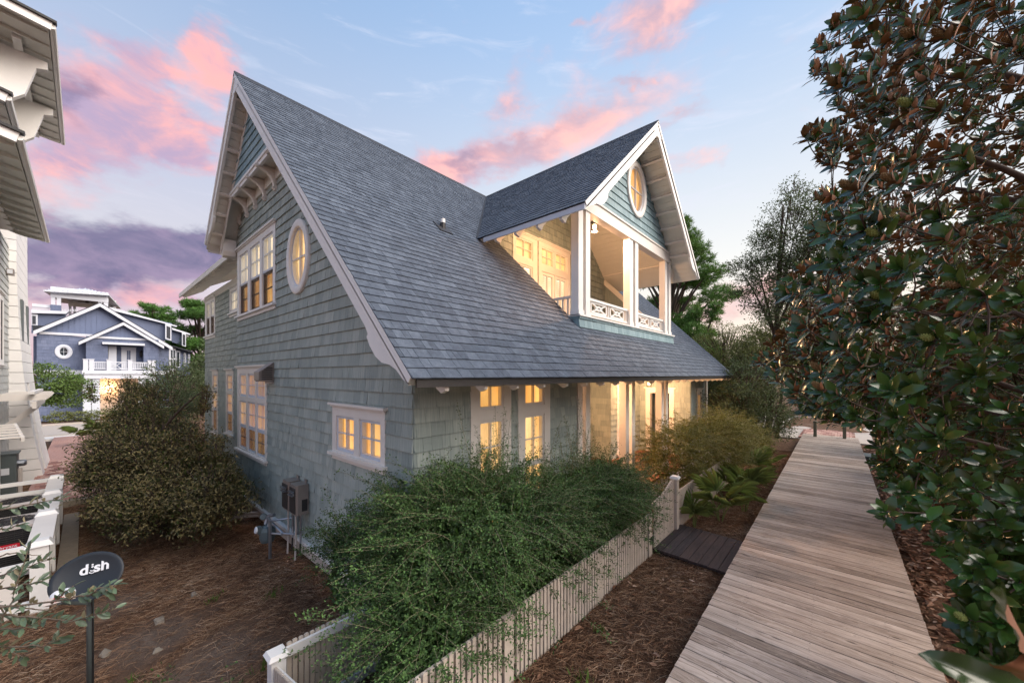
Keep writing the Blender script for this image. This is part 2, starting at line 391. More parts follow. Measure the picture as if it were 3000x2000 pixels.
# ------------------------------------------------------------------ mesh builder
class MB:
    def __init__(s): s.v = []; s.f = []; s.mi = []; s.mats = []; s.cur = 0
    def mat(s, name):
        if name not in s.mats: s.mats.append(name)
        s.cur = s.mats.index(name); return s
    def add(s, vs, fs):
        o = len(s.v); s.v.extend([tuple(q) for q in vs])
        for f in fs: s.f.append(tuple(i+o for i in f)); s.mi.append(s.cur)
        return s
    def hexa(s, p):       # 8 points: bottom loop 0-3, top loop 4-7
        return s.add(p, [(0,3,2,1),(4,5,6,7),(0,1,5,4),(1,2,6,5),(2,3,7,6),(3,0,4,7)])
    def box(s, a, b):
        x0, y0, z0 = (min(a[i], b[i]) for i in range(3)); x1, y1, z1 = (max(a[i], b[i]) for i in range(3))
        return s.hexa([(x0,y0,z0),(x1,y0,z0),(x1,y1,z0),(x0,y1,z0),(x0,y0,z1),(x1,y0,z1),(x1,y1,z1),(x0,y1,z1)])
    def obox(s, o, ax, ay, az, hx, hy, hz):   # centre, unit axes, half sizes
        o, ax, ay, az = map(Vector, (o, ax, ay, az))
        P = []
        for sz in (-1, 1):
            for sx, sy in ((-1,-1),(1,-1),(1,1),(-1,1)):
                P.append(o + ax*hx*sx + ay*hy*sy + az*hz*sz)
        return s.hexa(P)
    def bar(s, p, q, w, h, up=(0,0,1)):       # straight bar p->q, w sideways, h along up
        p, q = Vector(p), Vector(q); d = (q-p); L = d.length; d.normalize()
        side = d.cross(Vector(up))
        if side.length < 1e-4: side = d.cross(Vector((1,0,0)))
        side.normalize(); u = side.cross(d).normalized()
        return s.obox((p+q)/2, d, side, u, L/2, w/2, h/2)
    def prism(s, poly, off):                   # planar polygon extruded by vector off
        n = len(poly); off = Vector(off); A = [Vector(q) for q in poly]; Bq = [q+off for q in A]
        fs = [tuple(range(n)), tuple(range(2*n-1, n-1, -1))]
        for i in range(n):
            j = (i+1) % n; fs.append((j, i, n+i, n+j))
        return s.add(A+Bq, fs)
    def tube(s, pts, rad, n=8, cap=True):
        pts = [Vector(q) for q in pts]
        if not isinstance(rad, (list, tuple)): rad = [rad]*len(pts)
        V = []; ref = Vector((0,0,1))
        for i, p in enumerate(pts):
            d = (pts[min(i+1, len(pts)-1)] - pts[max(i-1, 0)])
            d = d.normalized() if d.length > 1e-9 else Vector((0,0,1))
            r0 = ref if abs(d.dot(ref)) < .95 else Vector((1,0,0))
            a = d.cross(r0).normalized(); b = a.cross(d).normalized()
            for k in range(n):
                t = 2*math.pi*k/n; V.append(p + (a*math.cos(t)+b*math.sin(t))*rad[i])
        F_ = []
        for i in range(len(pts)-1):
            for k in range(n):
                k2 = (k+1) % n; F_.append((i*n+k, i*n+k2, (i+1)*n+k2, (i+1)*n+k))
        if cap:
            F_.append(tuple(range(n-1, -1, -1))); F_.append(tuple((len(pts)-1)*n+k for k in range(n)))
        return s.add(V, F_)
    def lathe(s, prof, o=(0,0,0), ax=(0,0,1), n=20):   # prof: list of (radius, height)
        o = Vector(o); q = Vector(ax).to_track_quat('Z', 'Y')
        V = []
        for r, h in prof:
            for k in range(n):
                t = 2*math.pi*k/n; V.append(o + q @ Vector((r*math.cos(t), r*math.sin(t), h)))
        F_ = []
        for i in range(len(prof)-1):
            for k in range(n):
                k2 = (k+1) % n; F_.append((i*n+k, i*n+k2, (i+1)*n+k2, (i+1)*n+k))
        F_.append(tuple(range(n-1, -1, -1))); F_.append(tuple((len(prof)-1)*n+k for k in range(n)))
        return s.add(V, F_)
    def mesh(s, name, material=None, smooth=False):
        me = bpy.data.meshes.new(name); me.from_pydata(s.v, [], s.f)
        if s.mats:
            for q in s.mats: me.materials.append(M(q))
            me.polygons.foreach_set('material_index', s.mi)
        elif material: me.materials.append(M(material))
        if smooth: me.polygons.foreach_set('use_smooth', [True]*len(me.polygons))
        me.update(); return me
    def build(s, name, material=None, parent=None, smooth=False, **tags):
        return link(name, s.mesh(name, material, smooth), parent, **tags)

def link(name, data, parent=None, loc=None, label=None, cat=None, group=None, kind=None):
    o = bpy.data.objects.new(name, data); COL.objects.link(o)
    if parent is not None:
        o.parent = parent
        if loc is None and parent.type == 'EMPTY': o.location = -Vector(parent.location)
    if loc is not None:
        o.location = Vector(loc) - (Vector(parent.location) if parent is not None and parent.type == 'EMPTY' else Vector((0,0,0)))
    if label: o['label'] = label
    if cat: o['category'] = cat
    if group: o['group'] = group
    if kind: o['kind'] = kind
    return o
def thing(name, label, cat, base, group=None):
    return link(name, None, None, loc=base, label=label, cat=cat, group=group)

def npmesh(name, V, F4, material, smooth=False, tri=False):
    """big mesh from numpy arrays (all quads or all triangles)"""
    me = bpy.data.meshes.new(name); k = 3 if tri else 4
    V = np.asarray(V, dtype=np.float32).reshape(-1, 3); F4 = np.asarray(F4, dtype=np.int32).reshape(-1, k)
    me.vertices.add(len(V)); me.vertices.foreach_set('co', V.ravel())
    me.loops.add(len(F4)*k); me.loops.foreach_set('vertex_index', F4.ravel())
    me.polygons.add(len(F4)); me.polygons.foreach_set('loop_start', np.arange(0, len(F4)*k, k, dtype=np.int32))
    me.polygons.foreach_set('loop_total', np.full(len(F4), k, dtype=np.int32))
    if smooth: me.polygons.foreach_set('use_smooth', np.ones(len(F4), dtype=bool))
    me.materials.append(M(material)); me.update(calc_edges=True); me.validate()
    return me
def project(P):
    P = np.atleast_2d(np.asarray(P, float)); cc_, ss_ = math.cos(YAW), math.sin(YAW)
    d = -ss_*P[:,0]+cc_*P[:,1]; l = cc_*P[:,0]+ss_*P[:,1]
    dd = np.where(np.abs(d) < 1e-6, 1e-6, d)
    return 1500+1106*l/dd, 1098-1106*(P[:,2]-H)/dd, d

# ================================================================== 2D cutting helpers
def clip_half(poly, a, b, c):            # keep a*x+b*y <= c
    out = []
    for i in range(len(poly)):
        p, q = poly[i], poly[(i+1) % len(poly)]
        dp, dq = a*p[0]+b*p[1]-c, a*q[0]+b*q[1]-c
        if dp <= 1e-9: out.append(p)
        if (dp < -1e-9 and dq > 1e-9) or (dp > 1e-9 and dq < -1e-9):
            t = dp/(dp-dq); out.append((p[0]+(q[0]-p[0])*t, p[1]+(q[1]-p[1])*t))
    return out
def area2(poly):
    return .5*abs(sum(poly[i][0]*poly[(i+1) % len(poly)][1]-poly[(i+1) % len(poly)][0]*poly[i][1] for i in range(len(poly)))) if len(poly) > 2 else 0
def ccw(poly):
    s_ = sum(poly[i][0]*poly[(i+1) % len(poly)][1]-poly[(i+1) % len(poly)][0]*poly[i][1] for i in range(len(poly)))
    return poly if s_ > 0 else poly[::-1]
def clip_convex(poly, region):
    region = ccw(region)
    for i in range(len(region)):
        (x0, y0), (x1, y1) = region[i], region[(i+1) % len(region)]
        a, b = (y1-y0), -(x1-x0)
        poly = clip_half(poly, a, b, a*x0+b*y0)
        if len(poly) < 3: return []
    return poly
def minus_rect(poly, r):
    x0, x1, y0, y1 = r
    out = []
    for piece in (clip_half(poly, 1, 0, x0), clip_half(poly, -1, 0, -x1)):
        if area2(piece) > 1e-5: out.append(piece)
    midp = clip_half(clip_half(poly, -1, 0, -x0), 1, 0, x1) if len(poly) > 2 else []
    if len(midp) > 2:
        for piece in (clip_half(midp, 0, 1, y0), clip_half(midp, 0, -1, -y1)):
            if area2(piece) > 1e-5: out.append(piece)
    return out

class Fr:
    """a wall or roof plane: origin, horizontal axis a, upward axis b, outward normal n"""
    def __init__(s, o, a, b, n): s.o, s.a, s.b, s.n = map(Vector, (o, a, b, n))
    def P(s, u, v, w=0.0): return s.o + s.a*u + s.b*v + s.n*w
    def box(s, mb, u0, u1, v0, v1, w0, w1):
        return mb.hexa([s.P(u0,v0,w0), s.P(u1,v0,w0), s.P(u1,v1,w0), s.P(u0,v1,w0), s.P(u0,v0,w1), s.P(u1,v0,w1), s.P(u1,v1,w1), s.P(u0,v1,w1)])
    def prism(s, mb, poly, w0, w1):
        return mb.prism([s.P(u, v, w0) for u, v in poly], s.n*(w1-w0))
FY = lambda y: Fr((0, y, 0), (1,0,0), (0,0,1), (0,-1,0))      # wall facing -Y: u = X, v = Z
FX = lambda x: Fr((x, 0, 0), (0,1,0), (0,0,1), (1,0,0))       # wall facing +X: u = Y, v = Z
FYp = lambda y: Fr((0, y, 0), (1,0,0), (0,0,1), (0,1,0))      # wall facing +Y

def shingles(fr, regions, expo, widths, holes, parent, material, piece_name, n_single, v0, butt=.012, gap=.003, u_range=None, lap=.012, rough_edge=0.0, seed=1):
    """courses of single shingles over convex regions, cut round the holes. The pieces that show largest are objects of their own,
    the rest are one part."""
    r_ = random.Random(seed)
    us = [p[0] for reg in regions for p in reg]; vs_ = [p[1] for reg in regions for p in reg]
    ua, ub = (min(us), max(us)) if u_range is None else u_range
    pieces = []
    k0 = int(math.floor((min(vs_)-v0)/expo)); k1 = int(math.ceil((max(vs_)-v0)/expo))
    for k in range(k0, k1+1):
        va = v0+k*expo; vb = va+expo
        u = ua - r_.random()*max(widths)
        while u < ub:
            w = r_.choice(widths)
            dv = r_.uniform(-rough_edge, rough_edge) if rough_edge else 0.0
            rect = [(u+gap/2, va+dv), (u+w-gap/2, va+dv), (u+w-gap/2, vb+lap), (u+gap/2, vb+lap)]
            full = (w-gap)*(expo+lap-dv)
            for reg in regions:
                parts = [clip_convex(rect, reg)]
                for h in holes:
                    if h[0] < u+w and h[1] > u and h[2] < vb+lap and h[3] > va:
                        parts = [q for p in parts if len(p) > 2 for q in minus_rect(p, h)]
                for p in parts:
                    a_ = area2(p)
                    if a_ > 4e-4: pieces.append((p, va+dv, w, abs(a_-full) < 1e-5))
            u += w
    def verts(p, va, thick):
        out = []
        for u_, v_ in p:
            t = max(0.0, 1-(v_-va)/(expo+lap))
            out.append((u_, v_, .002+thick*t))
        return out
    # size in the picture
    cen = np.array([[*fr.P(sum(q[0] for q in p)/len(p), sum(q[1] for q in p)/len(p))] for p, *_ in pieces])
    uu, vv, dd = project(cen)
    vis = (dd > .2) & (uu > -40) & (uu < 3040) & (vv > -40) & (vv < 2040)
    score = np.where(vis, np.array([area2(p[0]) for p in pieces])/np.maximum(dd, .2)**2, -1)
    single = set()
    for i in np.argsort(-score):
        if len(single) >= n_single: break
        if pieces[i][3] and score[i] > 0: single.add(int(i))
    rest = MB(); cache = {}
    for i, (p, va, w, full) in enumerate(pieces):
        th = butt*r_.uniform(.8, 1.25)
        if i in single:
            key = round(w, 4)
            if key not in cache:
                mb = MB(); q = [(0, 0, .002+butt), (w-gap, 0, .002+butt), (w-gap, expo+lap, .002), (0, expo+lap, .002)]
                A = [fr.a*x+fr.b*y+fr.n*z for x, y, z in q]; Bk = [fr.a*x+fr.b*y for x, y, z in q]
                mb.add(Bk+A, [(4,5,6,7), (0,1,5,4), (1,2,6,5), (3,0,4,7)])
                cache[key] = mb.mesh(piece_name, material)
            link(piece_name, cache[key], parent, loc=fr.P(p[0][0], va, r_.uniform(0, .0012)))
        else:
            q = verts(p, va, th); n = len(q)
            A = [fr.P(*t) for t in q]; Bk = [fr.P(t[0], t[1], 0) for t in q]
            rest.add(Bk+A, [tuple(range(n, 2*n))]+[(j, (j+1) % n, n+(j+1) % n, n+j) for j in range(n)])
    if rest.v: rest.build(piece_name+'_field', material, parent, kind='stuff')

def wall_back(fr, regions, holes, parent_thing, name, material, depth=(-.17, -.13), skin=True, deep=()):
    """the wall itself: a solid sheet behind, and a skin round the window openings"""
    mb = MB()
    for reg in regions:
        back = [reg]
        for h in deep: back = [q for p in back for q in minus_rect(p, h)]
        for p in back: fr.prism(mb, p, depth[0], depth[1])
        if skin:
            parts = [reg]
            for h in holes: parts = [q for p in parts for q in minus_rect(p, h)]
            for p in parts:
                mb.add([fr.P(u, v, -.003) for u, v in p], [tuple(range(len(p)))])
    return mb.build(name, material, parent_thing)

def rects_minus(outer, holes):
    parts = [[(outer[0], outer[2]), (outer[1], outer[2]), (outer[1], outer[3]), (outer[0], outer[3])]]
    for h in holes: parts = [q for p in parts for q in minus_rect(p, h)]
    return parts

def window(thing_, fr, outer, sashes, label=None, trim='trim', sash='sash', cap=True, sill=True, depth=.028, apron=.07, capw=.05):
    """outer: casing rectangle (u0,u1,v0,v1). sashes: dicts r=(u0,u1,v0,v1), g=(nx,nz), lit=material, screen=bool"""
    mb = MB()
    for p in rects_minus(outer, [s_['r'] for s_ in sashes]): fr.prism(mb, p, -.12, depth)
    w = mb.build('window', trim, thing_, label=label)
    if cap:
        mb = MB(); fr.box(mb, outer[0]-capw, outer[1]+capw, outer[3], outer[3]+.035, 0, depth+.055)
        fr.box(mb, outer[0]-capw*.5, outer[1]+capw*.5, outer[3]-.025, outer[3]-.001, depth*.9, depth+.025); mb.build('head_cap', trim, w)
    if sill:
        mb = MB(); fr.box(mb, outer[0]-.05, outer[1]+.05, outer[2]-.045, outer[2], 0, depth+.06)
        if apron: fr.box(mb, outer[0]-.005, outer[1]+.005, outer[2]-.045-apron, outer[2]-.046, 0, depth+.004)
        mb.build('sill', trim, w)
    for s_ in sashes:
        u0, u1, v0, v1 = s_['r']; nx, nz = s_['g']; t = s_.get('t', .04)
        m_s = s_.get('sash', sash)
        mb = MB(); k0, k1 = -.06, s_.get('proud', .006)
        fr.box(mb, u0, u0+t, v0, v1, k0, k1); fr.box(mb, u1-t, u1, v0, v1, k0, k1)
        fr.box(mb, u0+t, u1-t, v0, v0+t*1.15, k0, k1); fr.box(mb, u0+t, u1-t, v1-t, v1, k0, k1)
        gu0, gu1, gv0, gv1 = u0+t, u1-t, v0+t*1.15, v1-t
        mw = .018
        for i in range(1, nx):
            x = gu0+(gu1-gu0)*i/nx; fr.box(mb, x-mw/2, x+mw/2, gv0, gv1, k0+.012, k1-.004)
        for j in range(1, nz):
            y = gv0+(gv1-gv0)*j/nz; fr.box(mb, gu0, gu1, y-mw/2, y+mw/2, k0+.014, k1-.006)
        mb.build('sash', m_s, w)
        for i in range(nx):
            for j in range(nz):
                a0, a1 = gu0+(gu1-gu0)*i/nx, gu0+(gu1-gu0)*(i+1)/nx; b0, b1 = gv0+(gv1-gv0)*j/nz, gv0+(gv1-gv0)*(j+1)/nz
                mb = MB(); mb.add([fr.P(a0, b0, -.028), fr.P(a1, b0, -.028), fr.P(a1, b1, -.028), fr.P(a0, b1, -.028)], [(0, 1, 2, 3)]); mb.build('pane', s_.get('glass', 'glass'), w)
        if s_.get('screen'):
            mb = MB(); mb.add([fr.P(gu0-.01,gv0-.01,.002), fr.P(gu1+.01,gv0-.01,.002), fr.P(gu1+.01,gv1+.01,.002), fr.P(gu0-.01,gv1+.01,.002)], [(0,1,2,3)]); mb.build('insect_screen', 'screen', w)
        if s_.get('lit'):
            mb = MB(); n = 40; V = []; fs = []
            wav = s_.get('wave', .012)
            for i in range(n+1):
                x = u0+(u1-u0)*i/n; d = -.10+wav*math.sin(x*46)+wav*.6*math.sin(x*97+1)
                V += [fr.P(x, v0, d), fr.P(x, v1, d)]
            fs = [(2*i, 2*i+2, 2*i+3, 2*i+1) for i in range(n)]
            mb.add(V, fs); mb.build(s_.get('cloth', 'curtain'), s_['lit'], w, smooth=True)
            for k in range(s_.get('slats', 0)):
                pass
    return w

def oval_window(thing_, fr, cu, cv, ru, rv, ring, lit, label, mullion='sash', band='trim_bright'):
    n = 48
    ang = [2*math.pi*i/n for i in range(n)]
    def loop(su, sv, w): return [fr.P(cu+su*math.cos(t), cv+sv*math.sin(t), w) for t in ang]
    mb = MB()
    rings = [(ru, rv, 0), (ru, rv, .05), (ru-ring*.15, rv-ring*.15, .062), (ru-ring*.85, rv-ring*.85, .062), (ru-ring, rv-ring, .05), (ru-ring, rv-ring, -.12)]
    V = [p for q in rings for p in loop(*q)]
    fs = [(i*n+k, i*n+(k+1) % n, (i+1)*n+(k+1) % n, (i+1)*n+k) for i in range(len(rings)-1) for k in range(n)]
    mb.add(V, fs); w = mb.build('window', band, thing_, smooth=True, label=label)
    a, b = ru-ring, rv-ring
    mb = MB(); V = loop(a, b, -.05)+loop(a, b, .01)+loop(a-.035, b-.035, .01)+loop(a-.035, b-.035, -.05)
    mb.add(V, [(i*n+k, i*n+(k+1) % n, (i+1)*n+(k+1) % n, (i+1)*n+k) for i in range(3) for k in range(n)])
    fr.box(mb, cu-.011, cu+.011, cv-b+.02, cv+b-.02, -.045, .004); fr.box(mb, cu-a+.02, cu+a-.02, cv-.011, cv+.011, -.043, .002)
    mb.build('sash', mullion, w)
    for sx in (0, 1):
        for sy in (0, 1):
            base = math.pi/2*(sx+2*sy) if False else math.pi/2*(2*sy+sx)
            pts = [fr.P(cu, cv, -.028)]+[fr.P(cu+a*math.cos(base+math.pi/2*t/12), cv+b*math.sin(base+math.pi/2*t/12), -.028) for t in range(13)]
            mb = MB(); mb.add(pts, [tuple(range(len(pts)))]); mb.build('pane', 'glass', w)
    mb = MB(); mb.add(loop(a+.01, b+.01, -.10), [tuple(range(n))]); mb.build('curtain', lit, w)
    return w

# ================================================================== the shingled house
YW, YU, YR, YF, YE = 2.6, 2.3, 2.02, 15.6, 15.03       # gable wall, upper gable, near rake, far rake, end wall
XC, XL = -3.86, -11.62                                  # wall corners
XE, ZE = -3.01, 2.53                                    # eave edge
XP, ZP = -9.25, 8.66                                    # ridge
KR = (ZP-ZE)/(XE-XP)                                    # slope of the long side
XLE = -12.06; KL = 1.0; ZLE = ZP-KL*(XP-XLE)
ZG = -.62                                               # skirt bottom
def zroof(x): return ZP-KR*(x-XP) if x > XP else ZP-KL*(XP-x)
house = thing('shingle_house', 'large pale grey-green shingled house with steep slate-blue roof and lit windows', 'house', (XC, YW, ZG))

# ---- gable wall
UND = .21
gF = FY(YW); uF = FY(YU)
g_low = [(XC, -.33), (XC, zroof(XC)-UND), (-9.25+ (ZP-UND-6.78)/KR, 6.78), (XP-(ZP-UND-6.78)/KL, 6.78), (XL, zroof(XL)-UND), (XL, -.33)]
x_ur = XP+(ZP-UND-6.80)/KR; x_ul = XP-(ZP-UND-6.80)/KL
g_up = [(x_ur, 6.80), (XP, ZP-UND), (x_ul, 6.80)]
W_PAIR = (-6.02, -4.46, 1.37, 2.09); W_TRI = (-11.56, -9.24, .72, 2.74); W_UP = (-11.55, -8.70, 4.02, 5.68)
OV = (-7.44, 4.69, .53, .675)
def ell_rects(cu, cv, a, b, n=14):
    out = []
    for i in range(n):
        v_0, v_1 = -b+2*b*i/n, -b+2*b*(i+1)/n
        vm = max(abs(v_0), abs(v_1)); vm = min(vm, b)
        h = a*math.sqrt(max(0, 1-(vm/b)**2))
        if h > .02: out.append((cu-h, cu+h, cv+v_0-.001, cv+v_1+.001))
    return out
holes_g = [W_PAIR, W_TRI, W_UP]+ell_rects(OV[0], OV[1], OV[2]-.03, OV[3]-.03)
wall = wall_back(gF, [g_low], holes_g, house, 'wall', 'siding')
wall['label'] = 'tall gable wall of pale grey-green shingles facing the yard'
shingles(gF, [g_low], .177, [.10, .125, .15, .175, .20], holes_g, wall, 'siding', 'shingle', 300, -.33, butt=.023, seed=3)
wall2 = wall_back(uF, [g_up], [], house, 'wall', 'siding_skylit', skin=False, depth=(-.12, -.003))
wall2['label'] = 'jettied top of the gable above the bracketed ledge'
shingles(uF, [g_up], .177, [.10, .125, .15, .175, .20], [], wall2, 'siding_skylit', 'shingle', 40, 6.80, butt=.023, seed=4)
# skirt and water table
mb = MB(); gF.box(mb, XL, XC+.02, ZG, -.40, -.05, .03); mb.box((XC-.03, YW-.001, ZG), (XC+.03, 6.2, -.40)); mb.build('skirt_board', 'skirt_board', house)
mb = MB(); gF.box(mb, XL, XC+.07, -.40, -.345, 0, .085); mb.box((XC, YW-.084, -.399), (XC+.085, 6.2, -.346)); mb.build('water_table', 'trim_bright', house)
mb = MB(); gF.box(mb, XL+.2, XC-.2, -1.6, ZG+.02, -.4, -.3); mb.box((XC-.4, YW+.2, -1.6), (XC-.3, 15, ZG+.02)); mb.build('foundation', 'dark_metal', house)

# windows of the gable
S = lambda r, g=(2, 2), lit='lit_curtain', **k: dict(r=r, g=g, lit=lit, **k)
window(house, gF, W_PAIR, [S((-5.89, -5.31, 1.40, 1.93), lit='lit_room', wave=.001), S((-5.15, -4.57, 1.40, 1.93), lit='lit_room', wave=.001)],
       'pair of small square lit windows near the house corner')
tri = []
for x0, x1 in ((-11.36, -10.78), (-10.64, -10.06), (-9.97, -9.37)):
    tri += [S((x0, x1, 2.03, 2.58)), S((x0, x1, 1.30, 1.92), (2, 2)), S((x0, x1, .76, 1.30), (2, 2), screen=True, sash='sash')]
window(house, gF, W_TRI, tri, 'triple window with transoms and glowing curtains on the ground floor')
up = []
for x0, x1 in ((-11.36, -10.64), (-10.46, -9.72), (-9.56, -8.84)):
    up += [S((x0, x1, 4.76, 5.52), (2, 2), 'lit_blind', wave=.001), S((x0, x1, 4.05, 4.76), (1, 2), 'lit_curtain', screen=True, sash='sash_dark', proud=-.01)]
window(house, gF, W_UP, up, 'triple window with bright blinds on the upper floor', trim='trim_bright')
oval_window(house, gF, *OV, .14, 'lit_cream', 'tall oval lit window in the gable wall')

# ledge with brackets under the jettied gable
mb = MB(); mb.box((x_ul-.28, YU-.05, 6.74), (x_ur+.10, YW-.01, 6.795)); mb.box((x_ul-.28, YU-.03, 6.66), (x_ur+.16, YU+.02, 6.74))
ledge = mb.build('ledge', 'trim_bright', house)
mb = MB(); mb.box((x_ul-.2, YU+.02, 6.715), (x_ur+.1, YW-.005, 6.739)); mb.box((x_ul-.1, YW-.05, 6.50), (x_ur+.3, YW-.003, 6.715)); mb.build('ledge_soffit', 'soffit', ledge)
for k in range(6):
    bx = -11.35+k*.66
    pr_ = []
    # curved bracket, drawn in (outward, z)
    top = [(0, 6.70), (.37, 6.70), (.39, 6.67), (.36, 6.64), (.32, 6.65)]
    arc = [(.30-.26*math.sin(t*math.pi/2/6)*.9, 6.64-.26*(1-math.cos(t*math.pi/2/6))-.02) for t in range(1, 7)]
    prof = top+arc+[(.09, 6.33), (.05, 6.29), (0, 6.29)]
    mb = MB(); mb.prism([(bx, YW-a, z) for a, z in prof], (.085, 0, 0)); mb.build('bracket', 'trim', house)

# ---- roof
sl = math.hypot(1, KR); ax_up = Vector((-1/sl, 0, KR/sl)); ax_n = Vector((KR/sl, 0, 1/sl))
rF = Fr((XE, 0, ZE), (0,1,0), ax_up, ax_n)               # long slope: u = Y, v = distance up the slope
VS = lambda x: (XE-x)*sl
DY, DH, DX = 9.15, 3.42, -3.38                           # dormer axis, half width at the eaves, rake plane
DZE = 5.55; KD = (ZP-DZE)/DH
XI = XP+(ZP-DZE)/KR                                      # where the dormer eave runs into the main roof
SK0, SK1, XD, XB = 6.60, 12.05, -4.0, -6.30              # balcony: side edges, front, back wall
regs = [[(YR, 0), (5.80, 0), (5.80, VS(XP)), (YR, VS(XP))],
        [(5.80, 0), (SK0, 0), (SK0, VS(-6.5)), (5.80, VS(-6.5))],
        [(5.80, VS(-6.5)), (5.98, VS(-6.5)), (5.80, VS(-6.4))],
        [(5.80, VS(XI)), (5.80, VS(XP)), (DY, VS(XP))],
        [(SK0, 0), (SK1, 0), (SK1, VS(XD+.02)), (SK0, VS(XD+.02))],
        [(SK1, 0), (YF, 0), (YF, VS(-6.6)), (SK1, VS(-6.6))]]
mb = MB()
for i, rg in enumerate(regs):
    if i == 2: continue
    mb.mat('roof_dark'); rF.prism(mb, rg, -.03, 0)
    mb.mat('soffit'); rF.prism(mb, rg, -.11, -.0302)
mb.mat('roof_dark')
mb.prism([(XP, YR, ZP), (XLE, YR, ZLE), (XLE, YR, ZLE-.035), (XP, YR, ZP-.04)], (0, YF-YR, 0))
mb.mat('soffit'); mb.prism([(XP, YR+.02, ZP-.041), (XLE+.02, YR+.02, ZLE-.036), (XLE+.02, YR+.02, ZLE-.15), (XP, YR+.02, ZP-.155)], (0, YF-YR-.04, 0))
mb.mat('roof_dark'); mb.prism([(XP+.12, YR-.015, ZP-.10), (XP, YR-.015, ZP+.03), (XP-.12, YR-.015, ZP-.10)], (0, YF-YR+.03, 0))
roof = mb.build('roof', None, house); roof['label'] = 'steep main roof of blue-grey asphalt shingles'
reg_sh = [regs[0], regs[1], regs[3], regs[4], regs[5]]
reg_sh[0] = [(YR-.02, -.025), (5.80, -.025), (5.80, VS(XP)), (YR-.02, VS(XP))]
reg_sh[1] = [(5.80, -.025), (SK0, -.025), (SK0, VS(-6.5)), (5.80, VS(-6.5))]
reg_sh[3] = [(SK0, -.025), (SK1, -.025), (SK1, VS(XD)), (SK0, VS(XD))]
reg_sh[4] = [(SK1, -.025), (YF+.02, -.025), (YF+.02, VS(-6.6)), (SK1, VS(-6.6))]
shingles(rF, reg_sh, .145, [.08, .11, .14, .17, .21], [], roof, 'roof_shingle', 'roof_shingle', 300, -.025, butt=.013, gap=.004, lap=.02, rough_edge=.004, seed=5)

# rake boards with a scrolled foot
def rake(thing_, fr_pt, length, name, foot=True, width=.24, thick=.05, material='trim_bright'):
    """fr_pt(s, t, w): s up from the foot along the slope, t below the roof line, w outward"""
    prof = [(0, .02), (0, .10), (.10, .13), (.26, .15), (.38, .20), (.50, .285), (.64, .325), (.80, .325), (.92, .30), (.925, width+.02), (1.02, width)] if foot else [(0, .02), (0, width)]
    prof = [(s_, t_) for s_, t_ in prof]+[(length, width), (length, .02)]
    mb = MB(); A = [fr_pt(s_, t_, 0) for s_, t_ in prof]; Bq = [fr_pt(s_, t_, -thick) for s_, t_ in prof]; n = len(prof)
    # top strip triangulated as a fan of quads between lower edge and roof line
    low = prof[1:-1]
    V = []; fs = []
    for s_, t_ in low: V += [fr_pt(s_, .02, 0), fr_pt(s_, t_, 0), fr_pt(s_, .02, -thick), fr_pt(s_, t_, -thick)]
    for i in range(len(low)-1):
        a, b = 4*i, 4*i+4
        fs += [(a, a+1, b+1, b), (a+2, b+2, b+3, a+3), (a+1, a+3, b+3, b+1), (a, b, b+2, a+2)]
    fs += [(0, 2, 3, 1), (4*(len(low)-1), 4*(len(low)-1)+1, 4*(len(low)-1)+3, 4*(len(low)-1)+2)]
    mb.add(V, fs); o = mb.build(name, material, thing_)
    mb = MB(); V = [fr_pt(q, t_, w) for q in (0, length) for t_, w in ((.0, .02), (.075, .02), (.075, 0.001), (.0, 0.001))]
    mb.add(V, [(0,1,5,4), (1,2,6,5), (3,0,4,7), (0,3,2,1), (4,5,6,7)]); mb.build('rake_moulding', material, o)
    return o
Lr = math.hypot(XE-XP, ZP-ZE)
ax_l = Vector((1, 0, KL))/math.hypot(1, KL); Ll = math.hypot(XP-XLE, ZP-ZLE)
rake(house, lambda s_, t_, w: Vector((XE, YR, ZE))+ax_up*s_-ax_n*t_+Vector((0,-1,0))*w, Lr-.012, 'rake_board')
nl = Vector((-KL, 0, 1))/math.hypot(1, KL)
rake(house, lambda s_, t_, w: Vector((XLE, YR, ZLE))+ax_l*s_-nl*t_+Vector((0,-1,0))*w, Ll-.012, 'rake_board')
# closing piece at the peak
mb = MB(); mb.prism([(XP-.30, YR-.004, ZP-.335), (XP, YR-.004, ZP-.045), (XP+.30, YR-.004, ZP-.335), (XP+.04, YR-.004, ZP-.40), (XP-.04, YR-.004, ZP-.40)], (0, .05, 0)); mb.build('rake_board', 'trim_bright', house)
# boxed left eave foot, soffit boards and lookouts under the left rake
for k in range(24):
    s0 = .12+k*.155
    if s0 > Ll-.3: break
    mb = MB(); p0 = Vector((XLE, 0, ZLE))+ax_l*s0-nl*.155; p1 = p0+ax_l*.150
    q = [Vector((p.x, y, p.z)) for p, y in ((p0, YR+.05), (p1, YR+.05), (p1, YU), (p0, YU))]
    mb.hexa([v-nl*.018 for v in q]+[v for v in q]); mb.build('soffit_board', 'soffit', house)
for k in range(7):
    s0 = .45+k*.52
    if s0 > Ll-.2: break
    p = Vector((XLE, 0, ZLE))+ax_l*s0-nl*.20
    mb = MB(); mb.bar((p.x, YR+.05, p.z), (p.x, YU+.02, p.z), .06, .085, up=nl); mb.build('lookout', 'trim', house)
mb = MB(); mb.bar(Vector((XLE, YU-.012, ZLE))+ax_l*.05-nl*.26, Vector((XP, YU-.012, ZP))-ax_l*.15-nl*.26, .02, .16, up=nl); mb.build('frieze_board', 'trim', house)
mb = MB(); mb.box((XLE-.012, YR+.05, ZLE-.20), (XLE+.012, YW+.6, ZLE-.04)); mb.build('fascia', 'trim', house)
